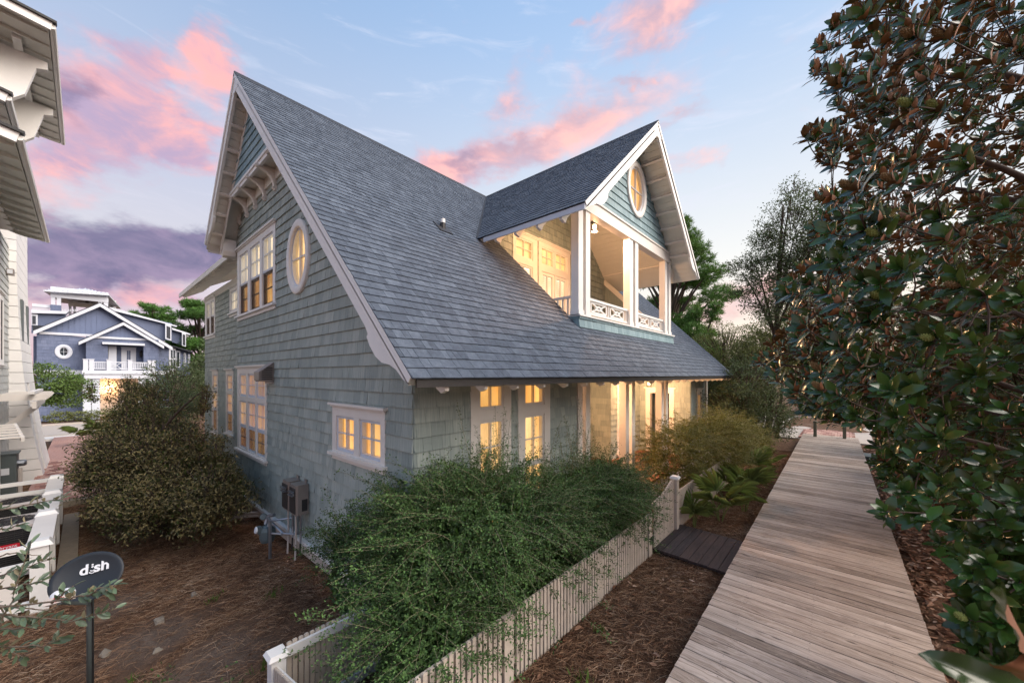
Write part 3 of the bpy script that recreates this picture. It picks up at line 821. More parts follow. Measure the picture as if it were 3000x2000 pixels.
mb = MB(); mb.prism([(XLE+.03, YW-.30, ZLE-.14), (XLE+.45, YW-.30, ZLE+.10), (XLE+.45, YW-.30, ZLE-.20), (XLE+.40, YW-.30, ZLE-.30), (XLE+.30, YW-.30, ZLE-.34), (XLE+.24, YW-.30, ZLE-.27), (XLE+.10, YW-.30, ZLE-.24), (XLE+.03, YW-.30, ZLE-.20)], (0, .26, 0)); mb.build('eave_return', 'trim', house)
# lower eave: fascia strip and rafter tails
mb = MB(); mb.box((XE-.03, YR+.05, ZE-.10), (XE-.005, YF-.02, ZE-.018)); mb.build('fascia', 'dark_metal', house)
for k in range(24):
    y = YR+.42+k*.56
    if y > YF-.1: break
    mb = MB(); mb.prism([(XE-.05, y, ZE-.10), (XE-.05, y, ZE-.14), (XE-.12, y, ZE-.17), (XE-.2, y, ZE-.12), (XC, y, ZE+.62), (XC, y, ZE+.74)], (0, .05, 0)); mb.build('rafter_tail', 'trim', house)
# plumbing vent on the roof
v0 = Vector((-5.98, 4.71, zroof(-5.98)))
mb = MB(); mb.mat('dark_metal').obox(v0+ax_n*.015, (0,1,0), ax_up, ax_n, .16, .17, .012); mb.mat('dark_metal').tube([v0-Vector((0,0,.05)), v0+Vector((0,0,.11))], .055, 12)
mb.mat('trim_bright').tube([v0+Vector((0,0,.11)), v0+Vector((0,0,.19))], .046, 12); mb.build('vent_pipe', None, house)

# ---- dormer with its balcony
dF = FX(XD)
zd = lambda y: ZP-KD*abs(y-DY)
hF_n = Vector((0, -KD, 1)).normalized(); hF_b = Vector((0, 1, KD)).normalized(); hl = math.hypot(1, KD)
nF = Fr((0, DY-DH, DZE), (-1,0,0), hF_b, hF_n)           # near slope: u = -X
LD = DH*hl
reg_d = [(-DX+(-.02), -.025), (-XI, -.025), (-XP, LD), (-DX-.02, LD)]
mb = MB()
mb.mat('roof_dark'); nF.prism(mb, [(-DX, 0), (-XI, 0), (-XP, LD), (-DX, LD)], -.03, 0)
mb.mat('soffit'); nF.prism(mb, [(-DX-0, .02), (-XI, .02), (-XP, LD), (-DX, LD)], -.11, -.0302)
fF = Fr((0, DY+DH, DZE), (-1,0,0), Vector((0,-1,KD)).normalized(), Vector((0,KD,1)).normalized())
mb.mat('roof_dark'); fF.prism(mb, [(-DX, 0), (-XI, 0), (-XP, LD), (-DX, LD)], -.03, 0)
mb.mat('soffit'); fF.prism(mb, [(-DX, .02), (-XI, .02), (-XP, LD), (-DX, LD)], -.11, -.0302)
mb.mat('roof_dark'); mb.prism([(DX+.015, DY-.12, ZP-.09), (DX+.015, DY, ZP+.03), (DX+.015, DY+.12, ZP-.09)], (XP-DX-.03, 0, 0))
droof = mb.build('dormer_roof', None, house); droof['label'] = 'gabled dormer roof of the same blue-grey shingles'
shingles(nF, [reg_d], .145, [.08, .11, .14, .17, .21], [], droof, 'roof_shingle', 'roof_shingle', 120, -.025, butt=.013, gap=.004, lap=.02, rough_edge=.004, seed=6)
# valley flashing
mb = MB(); mb.bar((XI, DY-DH, DZE+.02), (XP, DY, ZP+.02), .10, .02); mb.build('valley', 'roof_dark', house)
rake(house, lambda s_, t_, w: Vector((DX, DY-DH, DZE))+hF_b*s_-hF_n*t_+Vector((1,0,0))*w, LD-.012, 'rake_board')
rake(house, lambda s_, t_, w: Vector((DX, DY+DH, DZE))+fF.b*s_-fF.n*t_+Vector((1,0,0))*w, LD-.012, 'rake_board')
mb = MB(); mb.prism([(DX+.004, DY-.3, ZP-.325), (DX+.004, DY, ZP-.045), (DX+.004, DY+.3, ZP-.325), (DX+.004, DY+.04, ZP-.38), (DX+.004, DY-.04, ZP-.38)], (-.05, 0, 0)); mb.build('rake_board', 'trim_bright', house)
# near eave of the dormer: fascia and tails
mb = MB(); p = [nF.P(-DX+.0, .0, -.03), nF.P(-XI-.2, .0, -.03)]; mb.bar(p[0]-Vector((0,0,.05)), p[1]-Vector((0,0,.05)), .03, .10); mb.build('fascia', 'sash', house)
for k in range(5):
    x = DX-.55-k*.55
    mb = MB(); b0 = Vector((x, DY-DH, DZE))
    mb.prism([b0+Vector((0, .04, -.10)), b0+Vector((0, .04, -.16)), b0+Vector((0, .16, -.19)), b0+Vector((0, .22, -.08)), b0+Vector((0, .9, .56)), b0+Vector((0, .9, .68))], (.06, 0, 0)); mb.build('rafter_tail', 'trim', house)
# soffit boards and lookouts behind the far rake (they face the viewer)
for k in range(30):
    s0 = .03+k*.155
    if s0 > LD-.2: break
    for F2, lim in ((fF, 99), (nF, 5)):
        if k > lim: continue
        mb = MB(); q = [F2.P(-DX+.05, s0, -.115), F2.P(-DX+.05, s0+.150, -.115), F2.P(-XD, s0+.150, -.115), F2.P(-XD, s0, -.115)]
        mb.hexa([v-F2.n*.016 for v in q]+q); mb.build('soffit_board', 'soffit', house)
for k in range(8):
    s0 = 1.0+k*.47
    if s0 > LD-.2: break
    p = fF.P(0, s0, -.175)
    mb = MB(); mb.bar((DX-.05, p.y, p.z), (XD+.01, p.y, p.z), .055, .085, up=fF.n); mb.build('lookout', 'trim', house)
mb = MB(); a_ = fF.P(-XD+.02, .2, -.24); b_ = fF.P(-XD+.02, LD-.2, -.24); mb.bar(a_, b_, .02, .13, up=fF.n); mb.build('frieze_board', 'trim', house)
# dormer gable wall
BZ0, BZ1 = 5.93, 6.21
yl = lambda z: (ZP-.17-z)/KD
d_reg = [(DY-yl(BZ1), BZ1), (DY+yl(BZ1), BZ1), (DY, ZP-.17)]
OVD = (9.32, 7.26, .575, .70)
holes_d = ell_rects(OVD[0], OVD[1], OVD[2]-.03, OVD[3]-.03)
dwall = wall_back(dF, [d_reg], holes_d, house, 'dormer_wall', 'siding_skylit', depth=(-.15, -.125))
shingles(dF, [d_reg], .177, [.10, .125, .15, .175, .20], holes_d, dwall, 'siding_skylit', 'shingle', 150, BZ1, butt=.023, seed=8)
oval_window(house, dF, *OVD, .14, 'lit_curtain', 'oval lit window high in the dormer gable')
# beams round the balcony
mb = MB(); mb.box((XD-.16, SK0-.08, BZ0), (XD+.03, SK1+.06, BZ1-.02)); mb.box((XD-.01, SK0-.1, BZ1-.02), (XD+.06, SK1+.08, BZ1+.02)); mb.build('beam', 'trim', house)
for yy in (SK0+.0, SK1-.17):
    mb = MB(); mb.box((XB-.4, yy, BZ0+.01), (XD-.165, yy+.17, BZ1+.08)); mb.build('beam', 'trim', house)
# columns in pairs
COLS = [(6.545, 6.72), (6.83, 7.005), (8.95, 9.14), (9.27, 9.46), (11.39, 11.58), (11.70, 11.89)]
for y0, y1 in COLS:
    mb = MB(); mb.box((XD-.17, y0, 3.75), (XD+.005, y1, BZ0)); mb.box((XD-.185, y0-.015, 3.75), (XD+.02, y1+.015, 3.86)); mb.build('column', 'trim_bright', house)
# shingled skirt under the balcony
zs0 = zroof(XD)+.01
mb = MB(); mb.box((XD-.25, SK0-.03, zs0-.1), (XD+.0, SK1+.03, 3.74)); mb.prism([(XD, SK0-.03, zs0-.25), (XD, SK0-.03, 3.74), (XD-.36, SK0-.03, 3.74)], (0, .1, 0)); skirt = mb.build('balcony_skirt', 'siding_skylit', house)
shingles(FX(XD), [[(SK0-.045, zs0), (SK1+.045, zs0), (SK1+.045, 3.73), (SK0-.045, 3.73)]], .177, [.10, .125, .15, .175, .20], [], skirt, 'siding_skylit', 'shingle', 70, zs0, butt=.023, seed=9)
shingles(FY(SK0-.03), [[(XD, zs0), (XD, 3.73), (XD-.38, 3.73)]], .177, [.10, .125, .15], [], skirt, 'siding_skylit', 'shingle', 0, zs0, butt=.023, seed=10)
mb = MB(); mb.box((XD-.24, SK0-.07, 3.735), (XD+.05, SK1+.07, 3.77)); mb.build('sill_board', 'trim_bright', house)
mb = MB(); mb.box((XB, SK0, 3.25), (XD-.2, SK1, 3.30)); mb.build('balcony_floor', 'porch_wood', house)
# railings with crossed panels
def x_rail(y0, y1):
    mb = MB(); x0, x1 = XD-.115, XD-.055
    mb.box((x0-.01, y0, 4.13), (x1+.01, y1, 4.18)); mb.box((x0, y0, 3.83), (x1, y1, 3.87))
    w = (y1-y0); n = 2; pw = .44*w*.82
    for i in range(n):
        c_ = y0+w*(.27+.46*i); a0, a1 = c_-pw/2, c_+pw/2; zz0, zz1 = 3.90, 4.11; xm = (x0+x1)/2
        for p, q in (((a0, zz0), (a1, zz1)), ((a0, zz1), (a1, zz0))): mb.bar((xm, p[0], p[1]), (xm, q[0], q[1]), .03, .022, up=(1,0,0))
        for p, q in (((a0, zz0), (a1, zz0)), ((a0, zz1), (a1, zz1)), ((a0, zz0), (a0, zz1)), ((a1, zz0), (a1, zz1))): mb.bar((xm, p[0], p[1]), (xm, q[0], q[1]), .036, .024, up=(1,0,0))
        dz = (zz1-zz0)*.24; da = (a1-a0)*.24; zc, ac = (zz0+zz1)/2, (a0+a1)/2
        for p, q in (((ac-da, zc), (ac, zc+dz)), ((ac, zc+dz), (ac+da, zc)), ((ac+da, zc), (ac, zc-dz)), ((ac, zc-dz), (ac-da, zc))): mb.bar((xm, p[0], p[1]), (xm, q[0], q[1]), .03, .02, up=(1,0,0))
    for f in (.03, .5, .97):
        yy = y0+w*f; mb.box((x0+.012, yy-.016, 3.872), (x1-.012, yy+.016, 4.128))
    for f in (.012, .985):
        yy = y0+w*f
    return mb.build('railing', 'trim_bright', house)
x_rail(7.01, 8.945); x_rail(9.465, 11.385)
mb = MB(); mb.bar((XD-.18, SK0+.06, 4.16), (-5.1, SK0+.06, 4.16), .05, .05); mb.bar((XD-.18, SK0+.06, 3.62), (-4.7, SK0+.06, 3.62), .04, .04)
for k in range(7):
    x = XD-.32-k*.125
    if zroof(x) < 4.12: mb.box((x-.014, SK0+.045, 3.5), (x+.014, SK0+.075, 4.14))
mb.build('railing', 'trim', house)
# balcony back wall with french doors
bF = FX(XB)
b_reg = [(SK0+.02, 3.2), (SK1-.02, 3.2), (SK1-.02, 6.2), (DY+.01, ZP-.25), (DY-.01, ZP-.25), (SK0+.02, 6.2)]
D_W = (7.16, 8.16, 3.30, 6.22); D_D = (8.22, 9.80, 3.30, 6.24)
bwall = wall_back(bF, [b_reg], [D_W, D_D], house, 'balcony_wall', 'siding', depth=(-.17, -.135))
shingles(bF, [b_reg], .177, [.10, .125, .15, .175, .20], [D_W, D_D], bwall, 'siding', 'shingle', 100, 3.2, butt=.021, seed=11)
window(house, bF, D_W, [S((7.27, 7.97, 5.60, 6.10), lit='lit_cream', wave=.001), S((7.27, 7.97, 3.9, 5.43), (2, 4), lit='lit_blind', wave=.002)], 'tall window beside the balcony doors', sill=False, trim='trim', sash='trim')
window(house, bF, D_D, [S((8.35, 8.96, 5.60, 6.10), lit='lit_cream', wave=.001), S((9.03, 9.64, 5.60, 6.10), lit='lit_cream', wave=.001),
                        S((8.36, 8.98, 3.34, 5.42), (2, 1), lit='lit_blind', t=.08, cloth='blind', wave=.001), S((9.02, 9.64, 3.34, 5.42), (2, 1), lit='lit_blind', t=.08, cloth='blind', wave=.001)], 'lit french doors with transoms on the balcony', sill=False, trim='trim', sash='trim')
for i, (u0, u1) in enumerate(((8.44, 8.90), (9.10, 9.56), (7.31, 7.93))):
    mb = MB()
    for k in range(34 if i < 2 else 26): bF.box(mb, u0, u1, 3.46+k*.055 if i < 2 else 3.96+k*.055, 3.475+k*.055 if i < 2 else 3.975+k*.055, -.094, -.07)
    mb.build('blind_slats', 'trim', house)
# ceiling boards following the far slope and near slope inside the balcony
for k in range(28):
    s0 = .55+k*.155
    if s0 > LD-.05: break
    for F2 in (fF, nF):
        mb = MB(); q = [F2.P(-XD+.17, s0, -.135), F2.P(-XD+.17, s0+.148, -.135), F2.P(-XB, s0+.148, -.135), F2.P(-XB, s0, -.135)]
        mb.hexa([v-F2.n*.012 for v in q]+q); mb.build('ceiling_board', 'soffit', house)
# far-side wall of the main roof beside the balcony and its flashing board
mb = MB(); mb.prism([(XB, SK1-.02, 3.2), (XD-.2, SK1-.02, 3.2), (XD-.25, SK1-.02, zroof(XD-.25)+.02), (XB, SK1-.02, zroof(XB)+.02)], (0, .02, 0)); mb.build('cheek_wall', 'siding', house)
mb = MB(); mb.bar((XD-.25, SK1-.05, zroof(XD-.25)+.03), (XB, SK1-.05, zroof(XB)+.03), .06, .14); mb.build('cheek_board', 'trim', house)
mb = MB(); mb.prism([(XB, SK0, 3.2), (XD-.2, SK0, 3.2), (XD-.25, SK0, zroof(XD-.25)+.0), (XB, SK0, zroof(XB)+.0)], (0, .02, 0)); mb.build('cheek_wall', 'siding', house)
def point_lamp(name, loc, power, col=(1.0, .54, .27), size=.06):
    d = bpy.data.lights.new(name, 'POINT'); d.energy = power; d.color = col; d.shadow_soft_size = size
    o = bpy.data.objects.new(name, d); o.location = loc; COL.objects.link(o); return o
def lantern(loc, label, power):
    x, y, z = loc
    t = thing('ceiling_lantern', label, 'lamp', (x, y, z), 'hanging lanterns of the shingled house')
    mb = MB(); mb.tube([(x, y, z+.30), (x, y, z+.16)], .012, 8); mb.lathe([(.05, .14), (.09, .12), (.10, .10)], (x, y, z), n=12)
    for k in range(4):
        a = math.pi/4+k*math.pi/2; mb.bar((x+.075*math.cos(a), y+.075*math.sin(a), z-.10), (x+.085*math.cos(a), y+.085*math.sin(a), z+.11), .012, .012)
    mb.lathe([(.085, -.12), (.085, -.10)], (x, y, z), n=12); mb.build('lantern_frame', 'dark_metal', t)
    mb = MB(); mb.lathe([(.03, -.06), (.045, -.03), (.045, .03), (.02, .06)], (x, y, z), n=12); mb.build('bulb', 'lamp_glow', t, smooth=True)
    L = point_lamp('lantern_light', (0, 0, 0), power); L.parent = t; L.location = (0, 0, -.16)
    return t
lantern((-4.5, 8.1, 6.10), 'small lit lantern hanging under the balcony ceiling', 165)

# ---- long side: wall, tall windows, open porch
sF = FX(XC)
s_reg = [(YW, -.33), (6.24, -.33), (6.24, 2.95), (YW, 2.95)]
T1, T2 = (3.50, 4.33, .10, 2.90), (4.50, 5.35, .10, 2.90)
swall = wall_back(sF, [s_reg], [T1, T2], house, 'wall', 'siding')
swall['label'] = 'side wall under the deep eave beside the fence'
shingles(sF, [s_reg], .177, [.13, .16, .19, .22, .26], [T1, T2], swall, 'siding', 'shingle', 130, -.33, butt=.023, seed=12)
for T, nm in ((T1, 'tall transomed side window nearer the house corner'), (T2, 'tall transomed side window nearer the porch')):
    a, b = T[0]+.16, T[1]-.16
    window(house, sF, T, [S((a, b, 2.05, 2.72), lit='lit_room', wave=.001), S((a, b, 1.10, 1.90), lit='lit_cream', cloth='blind', wave=.002), S((a, b, .26, 1.10), lit='lit_cream', cloth='blind', wave=.002)], nm, sash='trim')
# porch floor
PZ = -.15
py = XC+.12
k = 0
while py > -7.5:
    mb = MB(); mb.obox((0,0,0), (0,1,0), (1,0,0), (0,0,-1), 4.9, .062, .018)
    if k == 0: pm_ = mb.mesh('porch_plank', 'porch_wood')
    link('porch_plank', pm_, house, loc=(py, 11.15, PZ-.018)).rotation_euler = (0, 0, 0)
    py -= .130; k += 1
mb = MB(); mb.box((-7.5, 6.25, -.75), (XC+.05, 16.05, PZ-.04)); mb.build('porch_base', 'skirt_board', house)
mb = MB(); mb.box((-7.55, 6.2, 2.62), (XC+.3, 15.4, 2.66)); mb.build('porch_ceiling', 'soffit', house)
mb = MB(); mb.box((XC-.17, 6.26, 2.42), (XC+.0, 13.36, 2.62)); mb.build('beam', 'trim', house)
PC = [(6.30, 6.47), (6.60, 6.77), (8.42, 8.60), (8.76, 8.94), (10.72, 10.90), (11.06, 11.24), (15.30, 15.47)]
for y0, y1 in PC:
    mb = MB(); mb.box((XC-.17, y0, PZ), (XC+.003, y1, 2.42)); mb.box((XC-.19, y0-.02, PZ), (XC+.023, y1+.02, PZ+.16)); mb.build('porch_column', 'trim', house)
# walls inside the porch
def plain_wall(fr, reg, holes, name, seed, n=30):
    w = wall_back(fr, [reg], holes, house, name, 'siding', depth=(-.17, -.135))
    shingles(fr, [reg], .177, [.13, .16, .19, .22, .26], holes, w, 'siding', 'shingle', n, -.15, butt=.021, seed=seed); return w
DO = (-5.36, -4.38, -.15, 2.02)
w1 = MB(); f1 = FY(13.36)
plain_wall(f1, [(-5.6, -.15), (XC, -.15), (XC, 2.6), (-5.6, 2.6)], [(-5.30, -4.44, -.15, 1.97)], 'porch_wall', 21)
# the deep backing of that wall would close the passage, so it is rebuilt round the opening
bad = [o for o in house.children if o.name.startswith('porch_wall')][-1]
mb = MB()
for p in rects_minus((-5.6, XC, -.15, 2.6), [(-5.22, -4.52, -.15, 1.93)]): f1.prism(mb, p, -.14, -.003)
bad.data = mb.mesh('porch_wall', 'siding')
mb = MB()
for p in rects_minus((-5.36, -4.38, -.15, 2.08), [(-5.20, -4.54, -.15, 1.92)]): f1.prism(mb, p, -.16, .03)
f1.box(mb, -5.42, -4.32, 2.08, 2.12, 0, .07); mb.build('doorway_casing', 'trim', house)
f2 = FX(-5.6)
PWN = (11.52, 12.32, -.02, 2.3)
plain_wall(f2, [(11.1, -.15), (13.36, -.15), (13.36, 2.6), (11.1, 2.6)], [PWN], 'porch_wall', 22)
window(house, f2, PWN, [S((11.64, 12.20, 1.72, 2.2), lit='lit_cream'), S((11.64, 12.20, .86, 1.62), lit='lit_cream'), S((11.64, 12.20, .06, .86), lit='lit_curtain', screen=True)], 'window on the inner wall of the porch')
plain_wall(FY(11.1), [(-7.5, -.15), (-5.6, -.15), (-5.6, 2.6), (-7.5, 2.6)], [], 'porch_wall', 23)
plain_wall(FX(-7.5), [(6.24, -.15), (11.1, -.15), (11.1, 2.6), (6.24, 2.6)], [], 'porch_wall', 24, 0)
EW = (14.02, 14.62, .2, 2.05)
w5 = wall_back(sF, [[(13.36, -.33), (YE, -.33), (YE, 2.95), (13.36, 2.95)]], [EW], house, 'wall', 'siding')
w5['label'] = 'short side wall at the far end of the house'
shingles(sF, [[(13.36, -.33), (YE, -.33), (YE, 2.95), (13.36, 2.95)]], .177, [.13, .16, .19, .22, .26], [EW], w5, 'siding', 'shingle', 30, -.33, butt=.021, seed=25)
window(house, sF, EW, [S((14.14, 14.50, .3, 1.9), (1, 2), lit='lit_room', wave=.001)], 'narrow lit window at the far end of the house')
mb = MB(); mb.box((XL, YE-.1, -.6), (XC, YE, 8.2 if False else 2.6)); mb.build('end_wall', 'siding', house) if False else None
mb = MB(); mb.prism([(XC, YE-.13, -.6), (XC, YE-.13, zroof(XC)-.25), (XP, YE-.13, ZP-.25), (XL, YE-.13, zroof(XL)-.25), (XL, YE-.13, -.6), (-5.6, YE-.13, -.6), (-5.6, YE-.13, 2.6), (-4.3, YE-.13, 2.6), (-4.3, YE-.13, -.6)], (0, .02, 0)); mb.build('end_wall', 'siding', house)
# porch rail seen through the passage
mb = MB(); mb.bar((-5.7, 15.5, .72), (XC, 15.5, .72), .05, .05); mb.bar((-5.7, 15.5, .02), (XC, 15.5, .02), .05, .05)
for k in range(14): mb.box((-5.6+k*.13, 15.485, .04), (-5.57+k*.13, 15.515, .70))
mb.bar((-5.4, 15.5, .06), (-4.6, 15.5, .68), .03, .03, up=(0,1,0)); mb.bar((-5.4, 15.5, .68), (-4.6, 15.5, .06), .03, .03, up=(0,1,0)); mb.build('railing', 'trim_bright', house)
lantern((-5.15, 8.1, 2.28), 'lit lantern hanging in the open ground-floor porch', 240)
lantern((-4.75, 12.1, 2.28), 'lit lantern by the doorway at the far end of the porch', 120)

# ---- recessed wing on the yard side
YG2 = 3.2
wF = FY(YG2)
WA = (-18.96, -17.28, 4.05, 5.45); WB_ = (-15.2, -14.0, 4.55, 5.38); WC = (-17.80, -16.86, .45, 2.72); WD = (-15.70, -14.74, .62, 2.72)
holes_w = [WA, WB_, WC, WD]
w_reg = [(-19.1, -.5), (XL, -.5), (XL, 5.62), (-19.1, 5.62)]
wwall = wall_back(wF, [w_reg], holes_w, house, 'wall', 'siding'); wwall['label'] = 'recessed wing wall behind the dark shrub'
shingles(wF, [w_reg], .177, [.10, .125, .15, .175, .20], holes_w, wwall, 'siding', 'shingle', 180, -.5, butt=.023, seed=13)
window(house, wF, WA, [S((-18.72, -18.18, 4.75, 5.32), lit='lit_blind'), S((-18.72, -18.18, 4.1, 4.75), (1, 2), lit='lit_curtain', screen=True, sash='sash_dark'),
                       S((-17.98, -17.44, 4.75, 5.32), lit='lit_blind'), S((-17.98, -17.44, 4.1, 4.75), (1, 2), lit='lit_curtain', screen=True, sash='sash_dark')], 'paired upper window at the end of the wing', trim='trim_bright')
window(house, wF, WB_, [S((-15.06, -14.14, 4.62, 5.25), lit='lit_blind')], 'small square upper window tucked beside the gable', trim='trim_bright')
for Wn, nm in ((WC, 'narrow ground-floor window farther along the wing'), (WD, 'narrow ground-floor window beside the gable wall')):
    a, b = Wn[0]+.16, Wn[1]-.16
    window(house, wF, Wn, [S((a, b, 2.05, 2.56)), S((a, b, 1.30, 1.94)), S((a, b, Wn[2]+.05, 1.30), screen=True)], nm)
mb = MB(); mb.box((-19.1, YG2-.02, -.62), (XL, YG2+.1, -.5)); mb.box((-19.13, YG2-.03, 5.40), (XL, YG2-.002, 5.62)); mb.build('frieze_board', 'trim', house)
mb = MB(); mb.box((-19.12, YG2, -.6), (-19.0, 12, 5.6)); mb.build('wing_end_wall', 'siding', house)
# wing roof
kw = .55
mb = MB(); ye = YG2-.62; ze = 5.86
mb.mat('roof_dark').prism([(-20.35, ye, ze), (-20.35, ye+4.5, ze+4.5*kw), (-20.35, ye+4.5, ze+4.5*kw-.04), (-20.35, ye, ze-.04)], (8.4, 0, 0))
mb.mat('soffit').prism([(-20.33, ye+.03, ze-.041+.03*kw), (-20.33, ye+4.5, ze+4.5*kw-.041), (-20.33, ye+4.5, ze+4.5*kw-.07), (-20.33, ye+.03, ze-.07+.03*kw)], (8.3, 0, 0))
wr = mb.build('wing_roof', None, house)
mb = MB(); mb.box((-20.36, ye-.02, ze-.17), (-12.2, ye+.02, ze-.01)); mb.build('fascia', 'trim', house)
for k in range(16):
    x = -20.0+k*.5
    mb = MB(); mb.prism([(x, ye+.03, ze-.07), (x, ye+.03, ze-.15), (x, ye+.12, ze-.19), (x, ye+.25, ze-.12), (x, YG2+.1, ze+.16), (x, YG2+.1, ze+.28)], (.05, 0, 0)); mb.build('rafter_tail', 'trim', house)

# ---- fittings on the gable wall
vt = thing('dryer_vent_hood', 'beige louvred vent hood on the wall beside the triple window', 'vent', (-9.0, YW, 2.45))
mb = MB(); vx0, vx1 = -9.12, -8.78
mb.prism([(vx0, YW-.02, 2.80), (vx0, YW-.02, 2.42), (vx0, YW-.26, 2.42), (vx0, YW-.28, 2.48), (vx0, YW-.28, 2.60)], (.03, 0, 0)); mb.prism([(vx1, YW-.02, 2.80), (vx1, YW-.02, 2.42), (vx1, YW-.26, 2.42), (vx1, YW-.28, 2.48), (vx1, YW-.28, 2.60)], (-.012, 0, 0))
mb.prism([(vx0, YW-.02, 2.81), (vx0, YW-.29, 2.61), (vx0, YW-.29, 2.595), (vx0, YW-.02, 2.785)], (vx1-vx0, 0, 0)); mb.box((vx0+.01, YW-.285, 2.44), (vx1-.01, YW-.265, 2.6)); mb.build('hood', 'grey_metal', vt)
for k in range(7):
    mb = MB(); z_ = 2.46+k*.038; mb.box((vx1-.010, YW-.24+max(0,k-4)*.04, z_), (vx1+.006, YW-.05, z_+.018)); mb.build('louvre', 'dark_metal', vt)
mb = MB(); mb.box((vx0+.03, YW-.10, 2.37), (vx1-.03, YW-.02, 2.415)); mb.build('flange', 'pvc', vt)

for i, (hx, nm) in enumerate(((-7.47, 'grey tankless water heater on the wall, farther from the house corner'), (-7.10, 'grey tankless water heater on the wall, nearer the house corner'))):
    t = thing('water_heater', nm, 'water heater', (hx, YW, .10), 'wall-hung water heaters')
    x0, x1 = hx-.15, hx+.15; y0, y1 = YW-.235, YW-.03
    mb = MB(); c_ = .03
    prof = [(x0+c_, y0), (x1-c_, y0), (x1, y0+c_), (x1, y1), (x0, y1), (x0, y0+c_)]
    mb.prism([(x, y, .16) for x, y in prof], (0, 0, .49)); mb.prism([(x*.98+hx*.02, y*.98+(y0+y1)/2*.02, .65) for x, y in prof], (0, 0, .02)); mb.build('casing', 'grey_metal', t)
    mb = MB(); mb.box((x0+.02, y0-.008, .19), (x1-.02, y0-.001, .62)); fp = mb.build('front_panel', 'dark_metal', t)
    mb = MB(); mb.box((x0+.05, y0-.05, .54), (x1-.05, y0-.009, .565)); mb.box((x0+.05, y0-.05, .49), (x1-.05, y0-.009, .505)); mb.box((x0+.05, y0-.022, .506), (x1-.05, y0-.009, .539)); mb.build('exhaust_cowl', 'steel', t)
    mb = MB(); mb.box((x1-.001, YW-.14, .22), (x1+.002, YW-.05, .42)); mb.build('data_plate', 'dark_metal', t)
    mb = MB(); mb.box((hx-.05, YW-.03, .67), (hx+.05, YW-.02, .73)); mb.build('wall_bracket', 'grey_metal', t)
    for dx, yy, ln, mt in ((-.06, YW-.16, .75, 'pvc'), (.04, YW-.12, .65, 'dark_metal'), (.12, YW-.14, .42, 'steel')):
        mb = MB(); mb.tube([(hx+dx, yy, .16), (hx+dx, yy, .10-ln*.6), (hx+dx+.02, yy-.02, .10-ln)], .016, 8); mb.build('pipe', mt, t)

gm = thing('gas_meter', 'grey-green gas meter with pipework at the foot of the gable wall', 'gas meter', (-7.85, 2.2, -.66))
mx, my = -7.92, 2.22
mb = MB(); mb.lathe([(.0, -.17), (.10, -.17), (.125, -.10), (.13, .04), (.11, .10), (.05, .13), (0, .13)], (mx, my, -.32), n=20); mb.box((mx-.05, my-.16, -.30), (mx+.05, my-.10, -.18)); mb.build('meter_body', 'meter_green', gm, smooth=False)
mb = MB(); mb.lathe([(.06, 0), (.06, .02), (.045, .03)], (mx-.02, my-.16, -.24), ax=(0,-1,.2), n=16); mb.build('dial', 'white_print', gm)
mb = MB(); mb.tube([(mx+.05, my, -.20), (mx+.05, my, -.05), (mx+.22, my-.02, -.05), (mx+.22, my-.02, -.72)], .026, 10); mb.tube([(mx-.1, my, -.2), (mx-.1, my+.05, -.06), (mx+.02, my+.1, -.03)], .035, 10); mb.build('inlet_pipe', 'steel', gm)
mb = MB(); mb.tube([(mx+.05, my+.02, -.10), (mx+.45, my+.12, -.26), (mx+.66, my+.28, -.26), (mx+.66, my+.30, .1)], .022, 10); mb.tube([(mx+.22, my, -.28), (mx+.46, my+.10, -.26)], .022, 8); mb.tube([(mx+.1, my+.05, -.1), (mx+.35, my+.30, -.06)], .02, 8); mb.build('outlet_pipe', 'steel', gm)
mb = MB(); mb.lathe([(.0, -.05), (.05, -.05), (.06, 0), (.05, .05), (0, .05)], (mx-.16, my-.02, -.07), ax=(1, -.4, .2), n=14); mb.build('regulator', 'meter_green', gm)

dp = thing('drain_pipe_pair', 'pair of short white pipes poking out at the foot of the wall', 'pipe', (-10.2, 2.3, -.5))
for k in range(2):
    mb = MB(); mb.tube([(-9.75, 2.6, -.50-k*.07), (-10.25, 2.22, -.56-k*.07), (-10.3, 2.17, -.62-k*.07)], .03, 10); mb.build('pipe', 'pvc', dp)

# ================================================================== ground, paths, streets
def sstep(a, b, x):
    t = np.clip((x-a)/(b-a), 0, 1); return t*t*(3-2*t)
def zg(x, y):
    x = np.asarray(x, float); y = np.asarray(y, float)
    left = -.68-.10*np.clip(2.6-y, 0, 3)-.03*np.clip(-x-4, 0, 12)-.005*np.clip(-x-16, 0, 22)
    right = -.16-.015*np.clip(x, 0, 8)-.010*np.clip(y-8, 0, 12)
    w = sstep(-2.35, -3.9, x)*1.0
    far = sstep(3.0, 9.0, y)
    left = left*(1-far)+far*np.where(x < -3, -.7-.03*np.clip(-x-4, 0, 12), left)
    z = right*(1-w)+left*w
    z = z + .03*np.sin(x*1.7+y*.9)*np.cos(y*1.3-x*.6)+.015*np.sin(x*4.1)*np.sin(y*3.7+1)
    return z
xs = np.concatenate([np.linspace(-900, -70, 8), np.linspace(-60, -28, 22), np.arange(-27, 9, .22), np.linspace(9.5, 60, 16), np.linspace(100, 900, 6)])
ys = np.concatenate([np.linspace(-900, -40, 8), np.linspace(-30, -6, 10), np.arange(-5.5, 26, .22), np.linspace(27, 70, 16), np.linspace(100, 900, 6)])
XX, YY = np.meshgrid(xs, ys); ZZ = zg(XX, YY)
nx_, ny_ = len(xs), len(ys)
idx = np.arange(nx_*ny_).reshape(ny_, nx_)
F_ = np.stack([idx[:-1, :-1], idx[:-1, 1:], idx[1:, 1:], idx[1:, :-1]], -1).reshape(-1, 4)
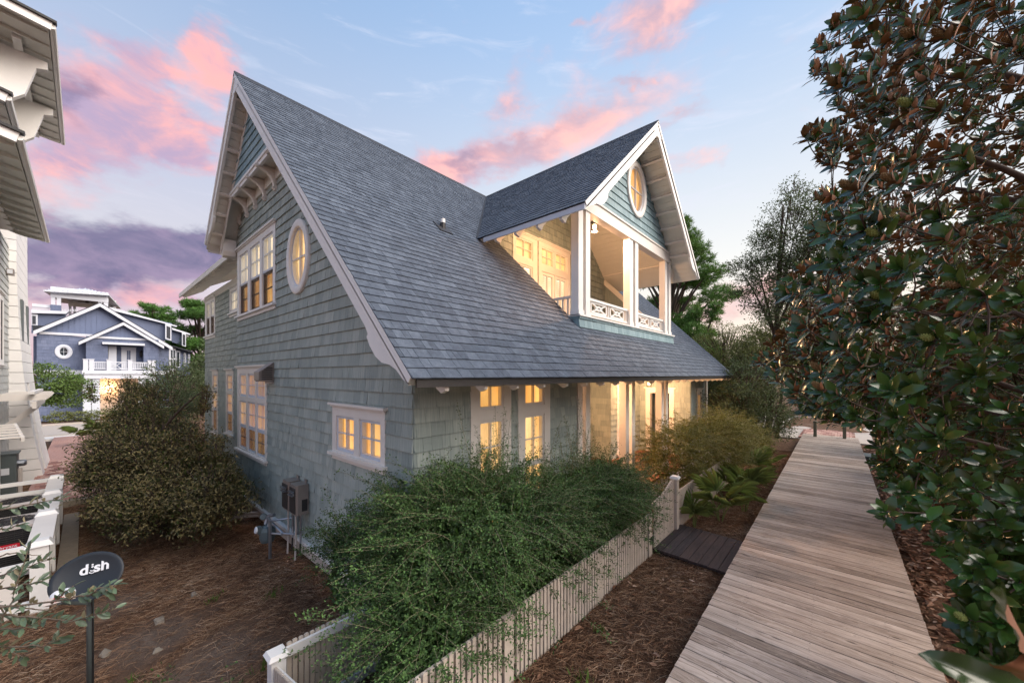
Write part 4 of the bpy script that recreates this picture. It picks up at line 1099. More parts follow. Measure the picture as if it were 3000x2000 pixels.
ground = link('ground', npmesh('ground', np.stack([XX, YY, ZZ], -1).reshape(-1, 3), F_, 'pine_straw', smooth=True), kind='structure')

# scattered pine needles and dead leaves on the ground in view
def scatter_strips(n, sampler, length, width, lift, curl, seed):
    r_ = np.random.RandomState(seed)
    x, y = sampler(r_, n); n = len(x)
    a = r_.uniform(0, 2*np.pi, n); L = r_.uniform(*length, n); w = r_.uniform(*width, n)*.5
    z = zg(x, y)+r_.uniform(.004, lift, n)
    dx, dy = np.cos(a)*L/2, np.sin(a)*L/2; px_, py_ = -np.sin(a)*w, np.cos(a)*w
    tilt = r_.uniform(-.25, .25, n)*L; b = r_.uniform(-curl, curl, n)*L; mz = r_.uniform(0, .12, n)*L
    ax, ay = x-dx, y-dy; cx_, cy_ = x+dx, y+dy; mx_, my_ = x+px_/np.maximum(w, 1e-6)*b, y+py_/np.maximum(w, 1e-6)*b
    V = np.stack([np.stack([ax-px_, ay-py_, z-tilt/2], -1), np.stack([ax+px_, ay+py_, z-tilt/2+.003], -1),
                  np.stack([mx_-px_, my_-py_, z+mz], -1), np.stack([mx_+px_, my_+py_, z+mz+.003], -1),
                  np.stack([cx_-px_, cy_-py_, z+tilt/2], -1), np.stack([cx_+px_, cy_+py_, z+tilt/2+.003], -1)], 1)
    V[:, :, 2] = np.maximum(V[:, :, 2], zg(V[:, :, 0], V[:, :, 1])+.002)
    o = np.arange(n)[:, None]*6
    F4 = np.concatenate([o+np.array([[0, 2, 3, 1]]), o+np.array([[2, 4, 5, 3]])], 0)
    return V.reshape(-1, 3), F4
def in_view(x, y, m=120):
    u, v, d = project(np.stack([x, y, zg(x, y)], -1)); return (d > .3) & (u > -m) & (u < 3000+m) & (v < 2000+m)
def yard_left(r_, n):
    x = -3.6-r_.power(1.6, n)[::-1]*0-r_.rand(n)**1.5*20; y = r_.uniform(-2.6, 3.1, n)
    k = in_view(x, y)
    for cx_, cy_, q_ in ((-5.7, 1.0, .75), (-6.9, .6, .65), (-5.0, .35, .6), (-8.6, .3, .5)):
        k &= ~((np.hypot(x-cx_, y-cy_) < q_*(1+.4*np.sin(x*7+y*5))) & (r_.rand(n) < .72))
    return x[k], y[k]
def yard_mid(r_, n):
    x = r_.uniform(-2.2, -1.0, n); y = r_.uniform(1.0, 17, n)**1.0; k = in_view(x, y) & (x < -1.05-.0142*(y-3)); return x[k], y[k]
def yard_right(r_, n):
    x = r_.uniform(.5, 2.6, n); y = r_.uniform(2.4, 20, n); k = in_view(x, y) & (x > .7-.0142*(y-3)); return x[k], y[k]
V1, F1 = scatter_strips(150000, yard_left, (.08, .19), (.0013, .0026), .03, .07, 31)
V2, F2_ = scatter_strips(50000, yard_mid, (.07, .17), (.0012, .0024), .03, .07, 32)
link('pine_needles', npmesh('pine_needles', np.concatenate([V1, V2]), np.concatenate([F1, F2_+len(V1)]), 'needles'), kind='stuff', label='fallen brown pine needles covering the yard', cat='pine needles')
def fallen(n, sampler, L, seed):
    r_ = np.random.RandomState(seed); x, y = sampler(r_, n); n = len(x)
    a = r_.uniform(0, 2*np.pi, n); ln = r_.uniform(*L, n); w = ln*r_.uniform(.28, .45, n); z = zg(x, y)+r_.uniform(.008, .035, n)
    D = np.stack([np.cos(a), np.sin(a), r_.uniform(-.35, .35, n)], -1); D /= np.linalg.norm(D, axis=1, keepdims=True)
    N = np.stack([r_.normal(size=n)*.45, r_.normal(size=n)*.45, np.ones(n)], -1)
    S_ = np.cross(D, N); S_ /= np.linalg.norm(S_, axis=1, keepdims=True); N = np.cross(S_, D); P = np.stack([x, y, z], -1); L_ = ln[:, None]; W_ = w[:, None]; k = r_.uniform(-.3, .5, n)[:, None]
    V = np.stack([P, P+D*L_*.35+S_*W_*.5+N*W_*k, P+D*L_*.75+S_*W_*.36+N*W_*k, P+D*L_, P+D*L_*.75-S_*W_*.36+N*W_*k, P+D*L_*.35-S_*W_*.5+N*W_*k, P+D*L_*.35, P+D*L_*.75], 1)
    V[:, :, 2] = np.maximum(V[:, :, 2], zg(V[:, :, 0], V[:, :, 1])+.003)
    o = np.arange(n)[:, None]*8
    return V.reshape(-1, 3), np.concatenate([o+[[0, 6, 1]], o+[[1, 6, 7]], o+[[1, 7, 2]], o+[[2, 7, 3]], o+[[0, 5, 6]], o+[[5, 4, 7]], o+[[5, 7, 6]], o+[[4, 3, 7]]], 0)
VF = [fallen(16000, yard_right, (.05, .13), 33), fallen(1300, yard_mid, (.04, .09), 34), fallen(3000, yard_left, (.025, .06), 35)]
oo = np.cumsum([0]+[len(v) for v, f in VF])
link('dead_leaves', npmesh('dead_leaves', np.concatenate([v for v, f in VF]), np.concatenate([f+o for (v, f), o in zip(VF, oo)]), 'dead_leaf', tri=True), kind='stuff', label='dry fallen leaves littering the ground by the boardwalk', cat='dead leaves')

# boardwalk ------------------------------------------------------------
boardwalk = link('boardwalk', None, kind='structure', label='weathered grey plank boardwalk running away beside the house')
BWK = -.0142
mb = MB(); pl_meshes = []
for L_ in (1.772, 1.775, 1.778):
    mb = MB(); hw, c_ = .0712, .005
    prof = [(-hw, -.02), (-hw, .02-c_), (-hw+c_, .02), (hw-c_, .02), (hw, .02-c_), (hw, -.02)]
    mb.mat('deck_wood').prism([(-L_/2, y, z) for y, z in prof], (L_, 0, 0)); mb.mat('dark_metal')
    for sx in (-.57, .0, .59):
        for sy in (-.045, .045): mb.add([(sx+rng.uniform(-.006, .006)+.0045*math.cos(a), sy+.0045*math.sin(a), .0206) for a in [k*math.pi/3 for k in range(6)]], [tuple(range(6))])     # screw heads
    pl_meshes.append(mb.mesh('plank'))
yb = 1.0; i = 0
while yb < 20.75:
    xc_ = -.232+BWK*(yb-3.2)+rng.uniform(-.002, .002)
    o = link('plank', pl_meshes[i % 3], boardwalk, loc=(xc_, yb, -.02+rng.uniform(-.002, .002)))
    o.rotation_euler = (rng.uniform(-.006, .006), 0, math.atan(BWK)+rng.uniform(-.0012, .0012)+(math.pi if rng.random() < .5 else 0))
    yb += .1468*rng.uniform(.992, 1.008); i += 1
for sx in (-.80, -.23, .36):
    mb = MB(); mb.bar((sx, .5, -.13), (sx+BWK*20, 20.5, -.13), .05, .17); mb.build('joist', 'dark_wood', boardwalk)

bp1 = [(-.925, 20.06), (-.01, 20.2)]
for (x, y), nm in zip(bp1, ('grey-green bollard post at the end of the boardwalk, on the house side', 'grey-green bollard post at the end of the boardwalk, on the magnolia side')):
    t = thing('bollard_post', nm, 'post', (x, y, 0), 'posts at the end of the boardwalk')
    mb = MB(); mb.box((x-.055, y-.055, -.3), (x+.055, y+.055, .58)); mb.build('shaft', 'post_green', t)
    mb = MB(); mb.box((x-.07, y-.07, .58), (x+.07, y+.07, .61)); mb.prism([(x-.055, y-.055, .61), (x+.055, y-.055, .61), (x+.055, y+.055, .61), (x-.055, y+.055, .61)], (0, 0, .03)); mb.build('cap', 'post_green', t)
# stone steps beside the walk
for i, (x, y, z, nm) in enumerate(((.78, 17.2, -.10, 'upper grey stone slab beside the boardwalk under the magnolia'), (.92, 16.2, -.20, 'lower grey stone slab beside the boardwalk under the magnolia'))):
    mb = MB(); mb.prism([(x-.35, y-.35, z-.1), (x+.5, y-.4, z-.1), (x+.55, y+.38, z-.1), (x-.32, y+.4, z-.1)], (0, 0, .1)); mb.build('stone_slab', 'panel_grey', label=nm, cat='stone slab', group='stone slabs')
# dark landing mat of boards
mat_ = thing('wooden_landing', 'dark stained plank landing between the picket gate and boardwalk', 'landing', (-1.75, 6.3, -.15))
mb = MB(); mb.prism([(-.62, y, z) for y, z in ((-.062, -.018), (-.062, .012), (-.056, .018), (.056, .018), (.062, .012), (.062, -.018))], (1.24, 0, 0)); mm = mb.mesh('plank', 'dark_wood')
for k in range(9):
    o = link('plank', mm, mat_, loc=(-2.13+k*.129, 6.36+rng.uniform(-.01, .01)-.03*k*.3, -.105)); o.rotation_euler = (0, 0, math.pi/2)
mb = MB(); mb.box((-2.2, 5.76, -.25), (-1.0, 5.80, -.12)); mb.box((-2.2, 6.9, -.25), (-1.0, 6.94, -.12)); mb.build('bearer', 'dark_wood', mat_)

# ---- white picket fence
def picket_mesh(h, w=.038, t=.022):
    mb = MB(); c_ = .006
    mb.prism([(-w/2, -t/2, 0), (w/2, -t/2, 0), (w/2, t/2, 0), (-w/2, t/2, 0)], (0, 0, h-c_)); mb.prism([(-w/2+c_, -t/2+c_*.5, h-c_), (w/2-c_, -t/2+c_*.5, h-c_), (w/2-c_, t/2-c_*.5, h-c_), (-w/2+c_, t/2-c_*.5, h-c_)], (0, 0, c_))
    return mb.mesh('picket', 'fence_paint')
plain('fence_paint', srgb(208,195,180), .55, .22, 7.0, pv=.22, bmp=.3)
FX_ = -2.2
pf = thing('picket_fence', 'white picket fence along the boardwalk side of the big shrub', 'fence', (FX_, 1.2, -.1))
pmesh = {}
def pk(h):
    h = round(h, 2)
    if h not in pmesh: pmesh[h] = picket_mesh(h)
    return pmesh[h]
def run_y(t, x, y0, y1, ztop, zbot, pitch=.0585, skip=()):
    y = y0
    while y < y1:
        if not any(a < y < b for a, b in skip):
            zb = zbot if not callable(zbot) else zbot(y)
            h = (ztop(y) if callable(ztop) else ztop)-zb
            o = link('picket', pk(h), t, loc=(x+rng.uniform(-.002, .002), y, zb)); o.rotation_euler = (rng.uniform(-.006, .006), 0, math.pi/2)
        y += pitch
run_y(pf, FX_, 1.22, 5.72, .475, -.16, skip=((2.36, 2.52), (3.97, 4.13), (5.52, 5.75)))
for y in (2.44, 4.05, 5.62):
    mb = MB(); mb.box((FX_-.03, y-.06, -.25), (FX_+.018, y+.06, .46)); mb.build('post', 'fence_paint', pf)
for z in (.36, -.02):
    mb = MB(); mb.box((FX_-.065, 1.2, z), (FX_-.012, 5.7, z+.07)); mb.build('rail', 'fence_paint', pf)
pf2 = thing('picket_fence', 'white picket fence half hidden by the saw palmettos beyond the gate', 'fence', (FX_, 7, -.1))
run_y(pf2, FX_, 6.84, 10.9, .52, -.2)
for z in (.40, .0):
    mb = MB(); mb.box((FX_-.065, 6.8, z), (FX_-.012, 11, z+.07)); mb.build('rail', 'fence_paint', pf2)
for y in (8.6, 10.9):
    mb = MB(); mb.box((FX_-.04, y-.05, -.25), (FX_+.03, y+.05, .55)); mb.build('post', 'fence_paint', pf2)
gt = thing('picket_gate', 'white picket gate with sweeping top beside the capped post', 'gate', (FX_, 6.1, -.1))
gtop = lambda y: .60+.20*((y-5.78)/.88)**2*.9
run_y(gt, FX_+.004, 5.80, 6.66, gtop, -.13, pitch=.0555)
mb = MB()
for k in range(8):
    y0_, y1_ = 5.77+k*.11, 5.77+(k+1)*.11; mb.bar((FX_-.025, y0_, gtop(y0_)-.05), (FX_-.025, y1_, gtop(y1_)-.05), .03, .06)
mb.build('rail', 'fence_paint', gt)
mb = MB(); mb.box((FX_-.05, 5.78, .0), (FX_-.012, 6.66, .06)); mb.build('rail', 'fence_paint', gt)
mb = MB(); mb.box((FX_+.016, 5.60, .02), (FX_+.03, 5.70, .12)); mb.build('latch_plate', 'black', gt)
def cap_post(t, x, y, zb, zt, s_=.052, cw=.075):
    mb = MB(); mb.box((x-s_, y-s_, zb), (x+s_, y+s_, zt-.055)); mb.build('post', 'fence_paint' if s_ < .056 else 'trim_bright', t)
    mb = MB(); mb.box((x-s_-.012, y-s_-.012, zt-.055), (x+s_+.012, y+s_+.012, zt-.035)); c_ = .02
    mb.hexa([(x-cw, y-cw, zt-.035), (x+cw, y-cw, zt-.035), (x+cw, y+cw, zt-.035), (x-cw, y+cw, zt-.035), (x-cw+c_, y-cw+c_, zt), (x+cw-c_, y-cw+c_, zt), (x+cw-c_, y+cw-c_, zt), (x-cw+c_, y+cw-c_, zt)]); mb.build('post_cap', 'trim_bright', t)
gp = thing('gate_post', 'capped white gate post standing above the picket fence', 'post', (FX_, 6.75, -.2)); cap_post(gp, FX_, 6.75, -.25, .81)
# near corner
pf3 = thing('picket_fence', 'low white picket fence with top rail meeting the house corner', 'fence', (-3.84, 1.9, -.7))
run_y(pf3, -3.87, 1.26, 2.52, .085, -.74, pitch=.0505)
for z in (-.03, -.66):
    mb = MB(); mb.box((-3.855, 1.2, z), (-3.825, 2.56, z+.085)); mb.build('rail', 'trim_bright', pf3)
cp = thing('fence_post', 'square capped white fence post at the near corner of the yard', 'post', (-3.77, 1.12, -.8)); cap_post(cp, -3.79, 1.135, -.85, .10, .058, .085)
pf4 = thing('picket_fence', 'white picket fence dropping out of the bottom of the picture', 'fence', (-3.0, 1.08, -.6))
for k in range(28):
    x = -3.69+k*.052; o = link('picket', pk(.80), pf4, loc=(x, 1.10, -.78+.01*k))
mb = MB(); mb.bar((-3.72, 1.125, -.06), (-2.2, 1.125, .24), .03, .085); mb.build('rail', 'trim_bright', pf4)

# ---- streets
mb = MB(); mb.box((-46, -60, -2), (-37.6, 80, -1.345)); mb.build('street', 'concrete', kind='structure')
for x0, x1, z in ((-37.6, -37.3, -1.24), (-46.3, -46, -1.24), (-37.3, -35.9, -1.30)):
    mb = MB(); mb.box((x0, -60, -2), (x1, 80, z)); mb.build('kerb' if x1-x0 < .5 else 'pavement', 'trim' if x1-x0 > .5 else 'concrete', kind='structure')
mb = MB(); mb.box((-30, 24.4, -2), (60, 31.5, -.30)); mb.build('street', 'pavers_pale' if False else 'concrete', kind='structure')
for y0, y1 in ((24.15, 24.4), (31.5, 31.75)):
    mb = MB(); mb.box((-30, y0, -2), (60, y1, -.22)); mb.build('kerb', 'concrete', kind='structure')
# brick apron between boardwalk and street
ap = link('brick_apron', None, kind='structure')
mb = MB(); mb.box((-.095, -.047, -.03), (.095, .047, .03)); bm_ = mb.mesh('brick', 'brick')
for r_i in range(16):
    for c_i in range(9):
        if r_i*9+c_i > 140: break
        link('brick', bm_, ap, loc=(-1.15+c_i*.20+(.1 if r_i % 2 else 0)-.3, 21.0+r_i*.21, -.19+rng.uniform(-.003, .003))).scale = (1, 2.1, 1)
mb = MB(); mb.box((-2.4, 20.8, -.5), (.9, 24.15, -.225)); mb.build('mortar_bed', 'concrete', ap)
# brick path in the side yard
path = link('brick_path', None, kind='structure')
n_b = 0
for r_i in range(60):
    for c_i in range(11):
        x = -17.6-r_i*.30; y = -1.0+c_i*.205+.05*math.sin(r_i*.3)
        if n_b >= 300: break
        if x < -36: continue
        o = link('brick', bm_, path, loc=(x+rng.uniform(-.01, .01), y+(.1 if r_i % 2 else 0), -1.215-.0045*r_i*.3+rng.uniform(-.012, .012))); o.scale = (1.52, 2.05, 1); o.rotation_euler = (rng.uniform(-.03, .03), rng.uniform(-.03, .03), rng.uniform(-.03, .03)); n_b += 1
mb = MB(); mb.box((-36, -1.2, -2), (-17.4, 1.3, -1.235)); mb.build('path_bed', 'brick', path)
mb = MB(); mb.box((-17.45, -1.1, -1.5), (-17.2, 1.25, -1.17)); mb.build('path_edge_stone', 'rock', path)

# ================================================================== the white neighbour (left edge)
nb = thing('white_house', 'tall pale shingled neighbouring house with white eaves and flared tower', 'house', (-21, -2, -1.3))
YN = -1.8
nF_ = FYp(YN)
NWIN = (-21.2, -19.7, 2.9, 5.2)
reg_n = [(-22.7, -1.3), (-12.0, -1.3), (-12.0, 7.2), (-22.7, 7.2)]
nw = wall_back(nF_, [reg_n], [NWIN], nb, 'wall', 'siding_neighbor', depth=(-.17, -.13))
shingles(nF_, [[(-22.7, -1.3), (-17.5, -1.3), (-17.5, 7.2), (-22.7, 7.2)]], .24, [.14, .18, .22, .26], [NWIN], nw, 'siding_neighbor', 'shingle', 60, -1.3, butt=.022, seed=40)
window(nb, nF_, NWIN, [dict(r=(-21.05, -20.5, 4.1, 5.0), g=(1, 1), sash='black', glass='dark_glass'), dict(r=(-21.05, -20.5, 3.05, 4.1), g=(1, 1), sash='black', glass='dark_glass')], 'black-sashed window at the very edge of the picture', trim='trim_bright')
mb = MB(); nF_.box(mb, -21.1, -20.4, 3.0, 5.1, -.128, -.12); mb.build('window_dark', 'black', nb)
# flared tower in wide boards
def tower_section(z):
    t = min(max((z+1.35)/9.6, 0), 1); fl = (1-t)**2.6
    return dict(yo=-1.62+.64*fl, xn=-22.55+.0*fl, xf=-26.6-.3*fl)
zc = -1.35
nrow = 26; hrow = .40
def ring(mb, x0, x1, yo0, yo1, z0, z1):
    mb.hexa([(x1, -3, z0), (x0, -3, z0), (x0, yo0, z0), (x1, yo0, z0), (x1, -3, z1), (x0, -3, z1), (x0, yo1, z1), (x1, yo1, z1)])
for k in range(nrow):
    z0 = zc+k*hrow; z1 = z0+hrow-.018; a, b = tower_section(z0), tower_section(z1)
    if z0 < 1.9:
        sp = .5*max(0, (1.9-z0)/3.2)
        spans = [(-22.55, -23.35-sp*.1), (-24.2, -26.6)]
    else:
        spans = [(-22.55, -26.6)]
    for x0, x1 in spans:
        mb = MB(); ring(mb, x0, x1, a['yo'], b['yo'], z0, z1); mb.build('siding_board', 'trim_bright', nb)
mb = MB()
mb.hexa([(-26.4, -3, zc), (-22.7, -3, zc), (-22.7, -1.9, zc), (-26.4, -1.9, zc), (-26.4, -3, 9), (-22.7, -3, 9), (-22.7, -1.68, 9), (-26.4, -1.68, 9)]); mb.build('tower_core', 'roof_dark', nb)
for x0, x1 in ((-23.9, -23.3), (-25.9, -25.4)):
    mb = MB(); mb.box((x0, -1.7, 3.6), (x1, -1.535, 5.4)); mb.build('tower_opening', 'panel_grey', nb)
# eaves
def eave(x0, x1, y, z, depth, label, rise=.25, tails=12, end_open=True):
    """a roof edge running along X: x0 nearer the viewer; slopes up towards -Y"""
    mb = MB(); mb.mat('roof_dark').prism([(x0, y, z), (x0, y-depth, z+depth*rise), (x0, y-depth, z+depth*rise+.05), (x0, y, z+.05)], (x1-x0, 0, 0))
    mb.mat('soffit').prism([(x0-.02, y-.03, z-.001), (x0-.02, y-depth, z+depth*rise-.001), (x0-.02, y-depth, z+depth*rise-.05), (x0-.02, y-.03, z-.05)], (x1-x0+.04, 0, 0))
    r_ = mb.build('eave_roof', None, nb, label=label)
    mb = MB(); mb.tube([(x0, y+.03, z+.0), (x1, y+.03, z+.0)], .06, 8); mb.build('gutter', 'trim_bright', r_)
    mb = MB(); mb.bar((x0+.02, y+.02, z-.02), (x0+.02, y-depth, z+depth*rise-.02), .05, .20); mb.build('rake_board', 'trim_bright', r_)
    mb = MB(); mb.bar((x0-.02+.05, y+.10, z+.08), (x0-.02+.05, y-depth, z+depth*rise+.08), .16, .05); mb.build('roof_edge', 'black', r_)
    for k in range(tails):
        x = x0+(x1-x0)*(k+.5)/tails
        mb = MB(); pts = [(x, y-.05, z-.05)]
        for q in range(7):
            f = q/6; pts.append((x, y-.05-f*(depth*.7), z-.09-.10*math.sin(f*math.pi)*.6+f*depth*.7*rise))
        pts += [(x, y-depth, z+depth*rise-.16), (x, y-depth, z+depth*rise-.05)]
        mb.prism(pts, (.06, 0, 0)); mb.build('rafter_tail', 'soffit', r_)
    return r_
eave(-12.0, -20.6, -.86, 7.15, 1.2, 'lowest white eave with exposed rafters')
eave(-13.6, -18.6, -1.12, 8.55, 1.0, 'middle white eave above the lowest one', tails=7)
top = eave(-14.0, -20.8, -.52, 10.75, 4.0, 'topmost roof on curved brackets', rise=.12, tails=12)
for x in (-15.6, -18.2):
    mb = MB(); mb.prism([(x, -1.35, 9.2), (x, -.98, 9.6), (x, -.80, 10.35), (x, -.62, 10.42), (x, -.62, 10.6), (x, -2.4, 10.75), (x, -2.4, 9.2)], (.16, 0, 0)); mb.build('bracket', 'trim_bright', nb)
mb = MB(); mb.box((-14.9, -1.14, 10.62), (-20.6, -1.0, 10.74)); mb.build('beam', 'trim_bright', nb)
mb = MB(); mb.box((-15.0, -2.6, 7.2), (-20.2, -1.5, 10.7)); mb.build('upper_wall', 'trim_bright', nb)
# flood light, pergola arms, electrical cabinet
sl_ = thing('flood_light', 'small flood light on the pale shingled wall', 'lamp', (-22.0, -1.75, 6.1))
mb = MB(); mb.box((-22.1, -1.78, 6.05), (-21.8, -1.62, 6.25)); mb.build('housing', 'grey_metal', sl_); mb = MB(); mb.box((-21.798, -1.76, 6.08), (-21.78, -1.64, 6.22)); mb.build('lens', 'white_print', sl_)
pg = thing('wall_trellis', 'white trellis arms bracketed off the flared tower', 'trellis', (-20.8, -1.3, 1.8))
mb = MB(); mb.prism([(-19.0, -.98, 1.72), (-23.0, -.98, 1.72), (-23.25, -.98, 1.62), (-22.9, -.98, 1.50), (-19.0, -.98, 1.50)], (0, -.09, 0)); mb.build('beam', 'trim', pg)
mb = MB(); mb.box((-19.0, -1.02, 1.95), (-22.9, -1.14, 2.03)); mb.build('top_rail', 'trim_bright', pg)
for k in range(5):
    x = -19.6-k*.75; mb = MB(); mb.prism([(x, -1.8, 1.94), (x, -.8, 1.94), (x, -.74, 1.86), (x, -.82, 1.74), (x, -1.8, 1.74)], (.10, 0, 0)); mb.build('rafter', 'trim', pg)
mb = MB(); mb.prism([(-20.5, -1.8, .6), (-20.5, -.95, 1.5), (-20.5, -1.15, 1.5), (-20.5, -1.8, .85)], (.12, 0, 0)); mb.build('brace', 'trim', pg)
ec = thing('electrical_cabinet', 'grey electrical cabinet with meter standing against the tower', 'cabinet', (-17.7, -1.2, -1.2))
mb = MB(); mb.box((-17.9, -1.62, -1.05), (-17.3, -1.24, .35)); mb.build('cabinet_body', 'panel_grey', ec); mb = MB(); mb.box((-17.93, -1.65, .35), (-17.27, -1.20, .38)); mb.build('cabinet_lid', 'panel_grey', ec)
mb = MB(); mb.box((-17.299, -1.50, -.2), (-17.29, -1.36, -.02)); mb.build('notice', 'white_print', ec)
mb = MB(); mb.lathe([(.09, 0), (.09, .12), (.06, .16)], (-17.6, -1.24, .05), ax=(0,1,0), n=16); mb.build('meter', 'steel', ec); mb = MB(); mb.tube([(-17.6, -1.20, -.1), (-17.6, -1.20, -1.2)], .045, 8); mb.build('conduit', 'pvc', ec)
cl = thing('slatted_canopy', 'small slatted white canopy at the picture edge above the cabinet', 'canopy', (-16, -1.6, .9))
for k in range(6):
    mb = MB(); mb.box((-15.4-k*.42, -2.0, .98+k*.03), (-15.55-k*.42, -.98-.06*k, 1.02+k*.03)); mb.build('slat', 'trim', cl)
mb = MB(); mb.bar((-15.3, -1.0, .95), (-17.8, -1.3, 1.12), .06, .10); mb.build('edge_beam', 'trim', cl); mb = MB(); mb.box((-15.5, -1.55, -1.2), (-15.3, -1.35, .95)); mb.build('post', 'trim', cl)

# air conditioner enclosure
en = thing('utility_enclosure', 'white boarded enclosure round the air conditioners', 'enclosure', (-12, -.5, -1.1))
ZT, ZB = -.08, -1.2
YEN = -.36
px_list = [-9.45, -11.4, -13.3, -15.2]
for x in px_list:
    mb = MB(); mb.box((x-.09, YEN-.19, ZB-.1), (x+.09, YEN+.0, ZT-.02)); mb.build('post', 'trim_bright', en)
    mb = MB(); mb.hexa([(x-.13, YEN-.25, ZT-.02), (x+.13, YEN-.25, ZT-.02), (x+.13, YEN+.05, ZT-.02), (x-.13, YEN+.05, ZT-.02), (x-.09, YEN-.20, ZT+.06), (x+.09, YEN-.20, ZT+.06), (x+.09, YEN, ZT+.06), (x-.09, YEN, ZT+.06)]); mb.build('post_cap', 'trim_bright', en)
for a, b in zip(px_list[:-1], px_list[1:]):
    mb = MB(); mb.box((a-.14, YEN-.23, ZT-.06), (b+.14, YEN+.03, ZT)); mb.build('cap_rail', 'trim', en)
    n_ = 11
    for k in range(n_):
        x0 = a-.1+(b-a+.2)*k/n_; x1 = a-.1+(b-a+.2)*(k+1)/n_+.012
        mb = MB(); mb.box((x0, YEN-.12, ZB), (x1, YEN-.08, ZT-.061)); mb.build('board', 'trim', en)
    mb = MB(); mb.box((a-.1, YEN-.079, ZB+.05), (b+.1, YEN-.04, ZB+.18)); mb.build('rail', 'trim', en)
for x in (-9.45, -15.2):
    for z0, z1 in ((-.16, -.08), (-.42, -.34), (-1.05, -.95)):
        mb = MB(); mb.box((x-.05, -2.6, z0), (x+.05, YEN-.2, z1)); mb.build('rail', 'trim_bright', en)
    for k in range(9):
        y = -.75-k*.2
        if k % 3 == 2: continue
        mb = MB(); mb.box((x-.02, y-.09, ZB), (x+.02, y+.085, -.42)); mb.build('board', 'trim', en)
mb = MB(); mb.box((-15.4, -.34, -1.4), (-9.3, -.08, -1.12)); mb.build('base_plank', 'rock', en)
def ac_unit(x, y, lab, badge):
    t = thing('air_conditioner', lab, 'air conditioner', (x, y, -1.1), 'outdoor air conditioners')
    z0, z1 = -1.08, -.22; w = .42
    mb = MB()
    for sx in (-1, 1):
        for sy in (-1, 1): mb.box((x+sx*w-.035*sx, y+sy*w-.035*sy, z0), (x+sx*w, y+sy*w, z1))
    mb.box((x-w, y-w, z0), (x+w, y+w, z0+.10)); mb.build('frame', 'pvc', t)
    mb = MB(); n = 28
    sq = []
    for k in range(n):
        a = 2*math.pi*k/n+math.pi/4; c_, s_ = math.cos(a), math.sin(a); m_ = max(abs(c_), abs(s_)); sq.append((x+c_/m_*(w+.02), y+s_/m_*(w+.02)))
    ci = [(x+.34*math.cos(2*math.pi*k/n+math.pi/4), y+.34*math.sin(2*math.pi*k/n+math.pi/4)) for k in range(n)]
    V = [(a, b, z1) for a, b in sq]+[(a, b, z1+.05) for a, b in sq]+[(a, b, z1+.07) for a, b in ci]+[(a, b, z1) for a, b in ci]
    mb.add(V, [(i*n+k, i*n+(k+1) % n, (i+1)*n+(k+1) % n, (i+1)*n+k) for i in range(3) for k in range(n)]); mb.build('top_cover', 'pvc', t)
    mb = MB()
    for k in range(24):
        a = 2*math.pi*k/24; mb.bar((x+.06*math.cos(a), y+.06*math.sin(a), z1+.10), (x+.34*math.cos(a), y+.34*math.sin(a), z1+.065), .008, .008)
    for r_ in (.12, .20, .28): mb.tube([(x+r_*math.cos(2*math.pi*k/24), y+r_*math.sin(2*math.pi*k/24), z1+.10-r_*.1) for k in range(25)], .005, 4, False)
    mb.lathe([(.07, .08), (.07, .10)], (x, y, z1), n=16); mb.build('fan_guard', 'dark_metal', t)
    mb = MB(); mb.box((x-w+.03, y-w+.03, z0+.1), (x+w-.03, y+w-.03, z1)); mb.build('coil', 'black', t)
    mb = MB()
    for k in range(18): z_ = z0+.13+k*.038; mb.box((x+w-.03, y-w+.03, z_), (x+w-.012, y+w-.03, z_+.006)); mb.box((x-w+.03, y+w-.03, z_), (x+w-.03, y+w-.012, z_+.006))
    for k in range(9): y_ = y-w+.06+k*.09; mb.box((x+w-.012, y_, z0+.1), (x+w-.006, y_+.006, z1))
    mb.build('louvre_grille', 'dark_metal', t)
    if badge:
        mb = MB(); mb.box((x+w-.006, y-.10, -.55), (x+w+.004, y+.16, -.47)); b_ = mb.build('badge', 'red_badge', t)
        text('bryant', t, (x+w+.006, y+.03, -.51), .075, (90, 0, 90), 'white_print', 'badge_lettering', parent_obj=b_)
    return t
def text(body, t, loc, size, rot, material, name, parent_obj=None, bold=0.0, extr=.001):
    cu = bpy.data.curves.new(name, 'FONT'); cu.body = body; cu.size = size; cu.align_x = 'CENTER'; cu.align_y = 'CENTER'; cu.extrude = extr; cu.offset = bold
    tmp = bpy.data.objects.new(name, cu); COL.objects.link(tmp); bpy.context.view_layer.update()
    me = bpy.data.meshes.new_from_object(tmp.evaluated_get(bpy.context.evaluated_depsgraph_get())); bpy.data.objects.remove(tmp)
    me.name = name; me.materials.clear(); me.materials.append(M(material))
    rm = Matrix.Translation(loc) @ (rot if isinstance(rot, Matrix) else Matrix.Rotation(R(rot[2]), 4, 'Z') @ Matrix.Rotation(R(rot[0]), 4, 'X'))
    me.transform(rm)
    return link(name, me, parent_obj or t)
ac_unit(-11.6, -.92, 'air conditioner with red badge, in the enclosure nearer the dish', True)
ac_unit(-13.4, -.92, 'air conditioner behind the badged one in the white enclosure', False)

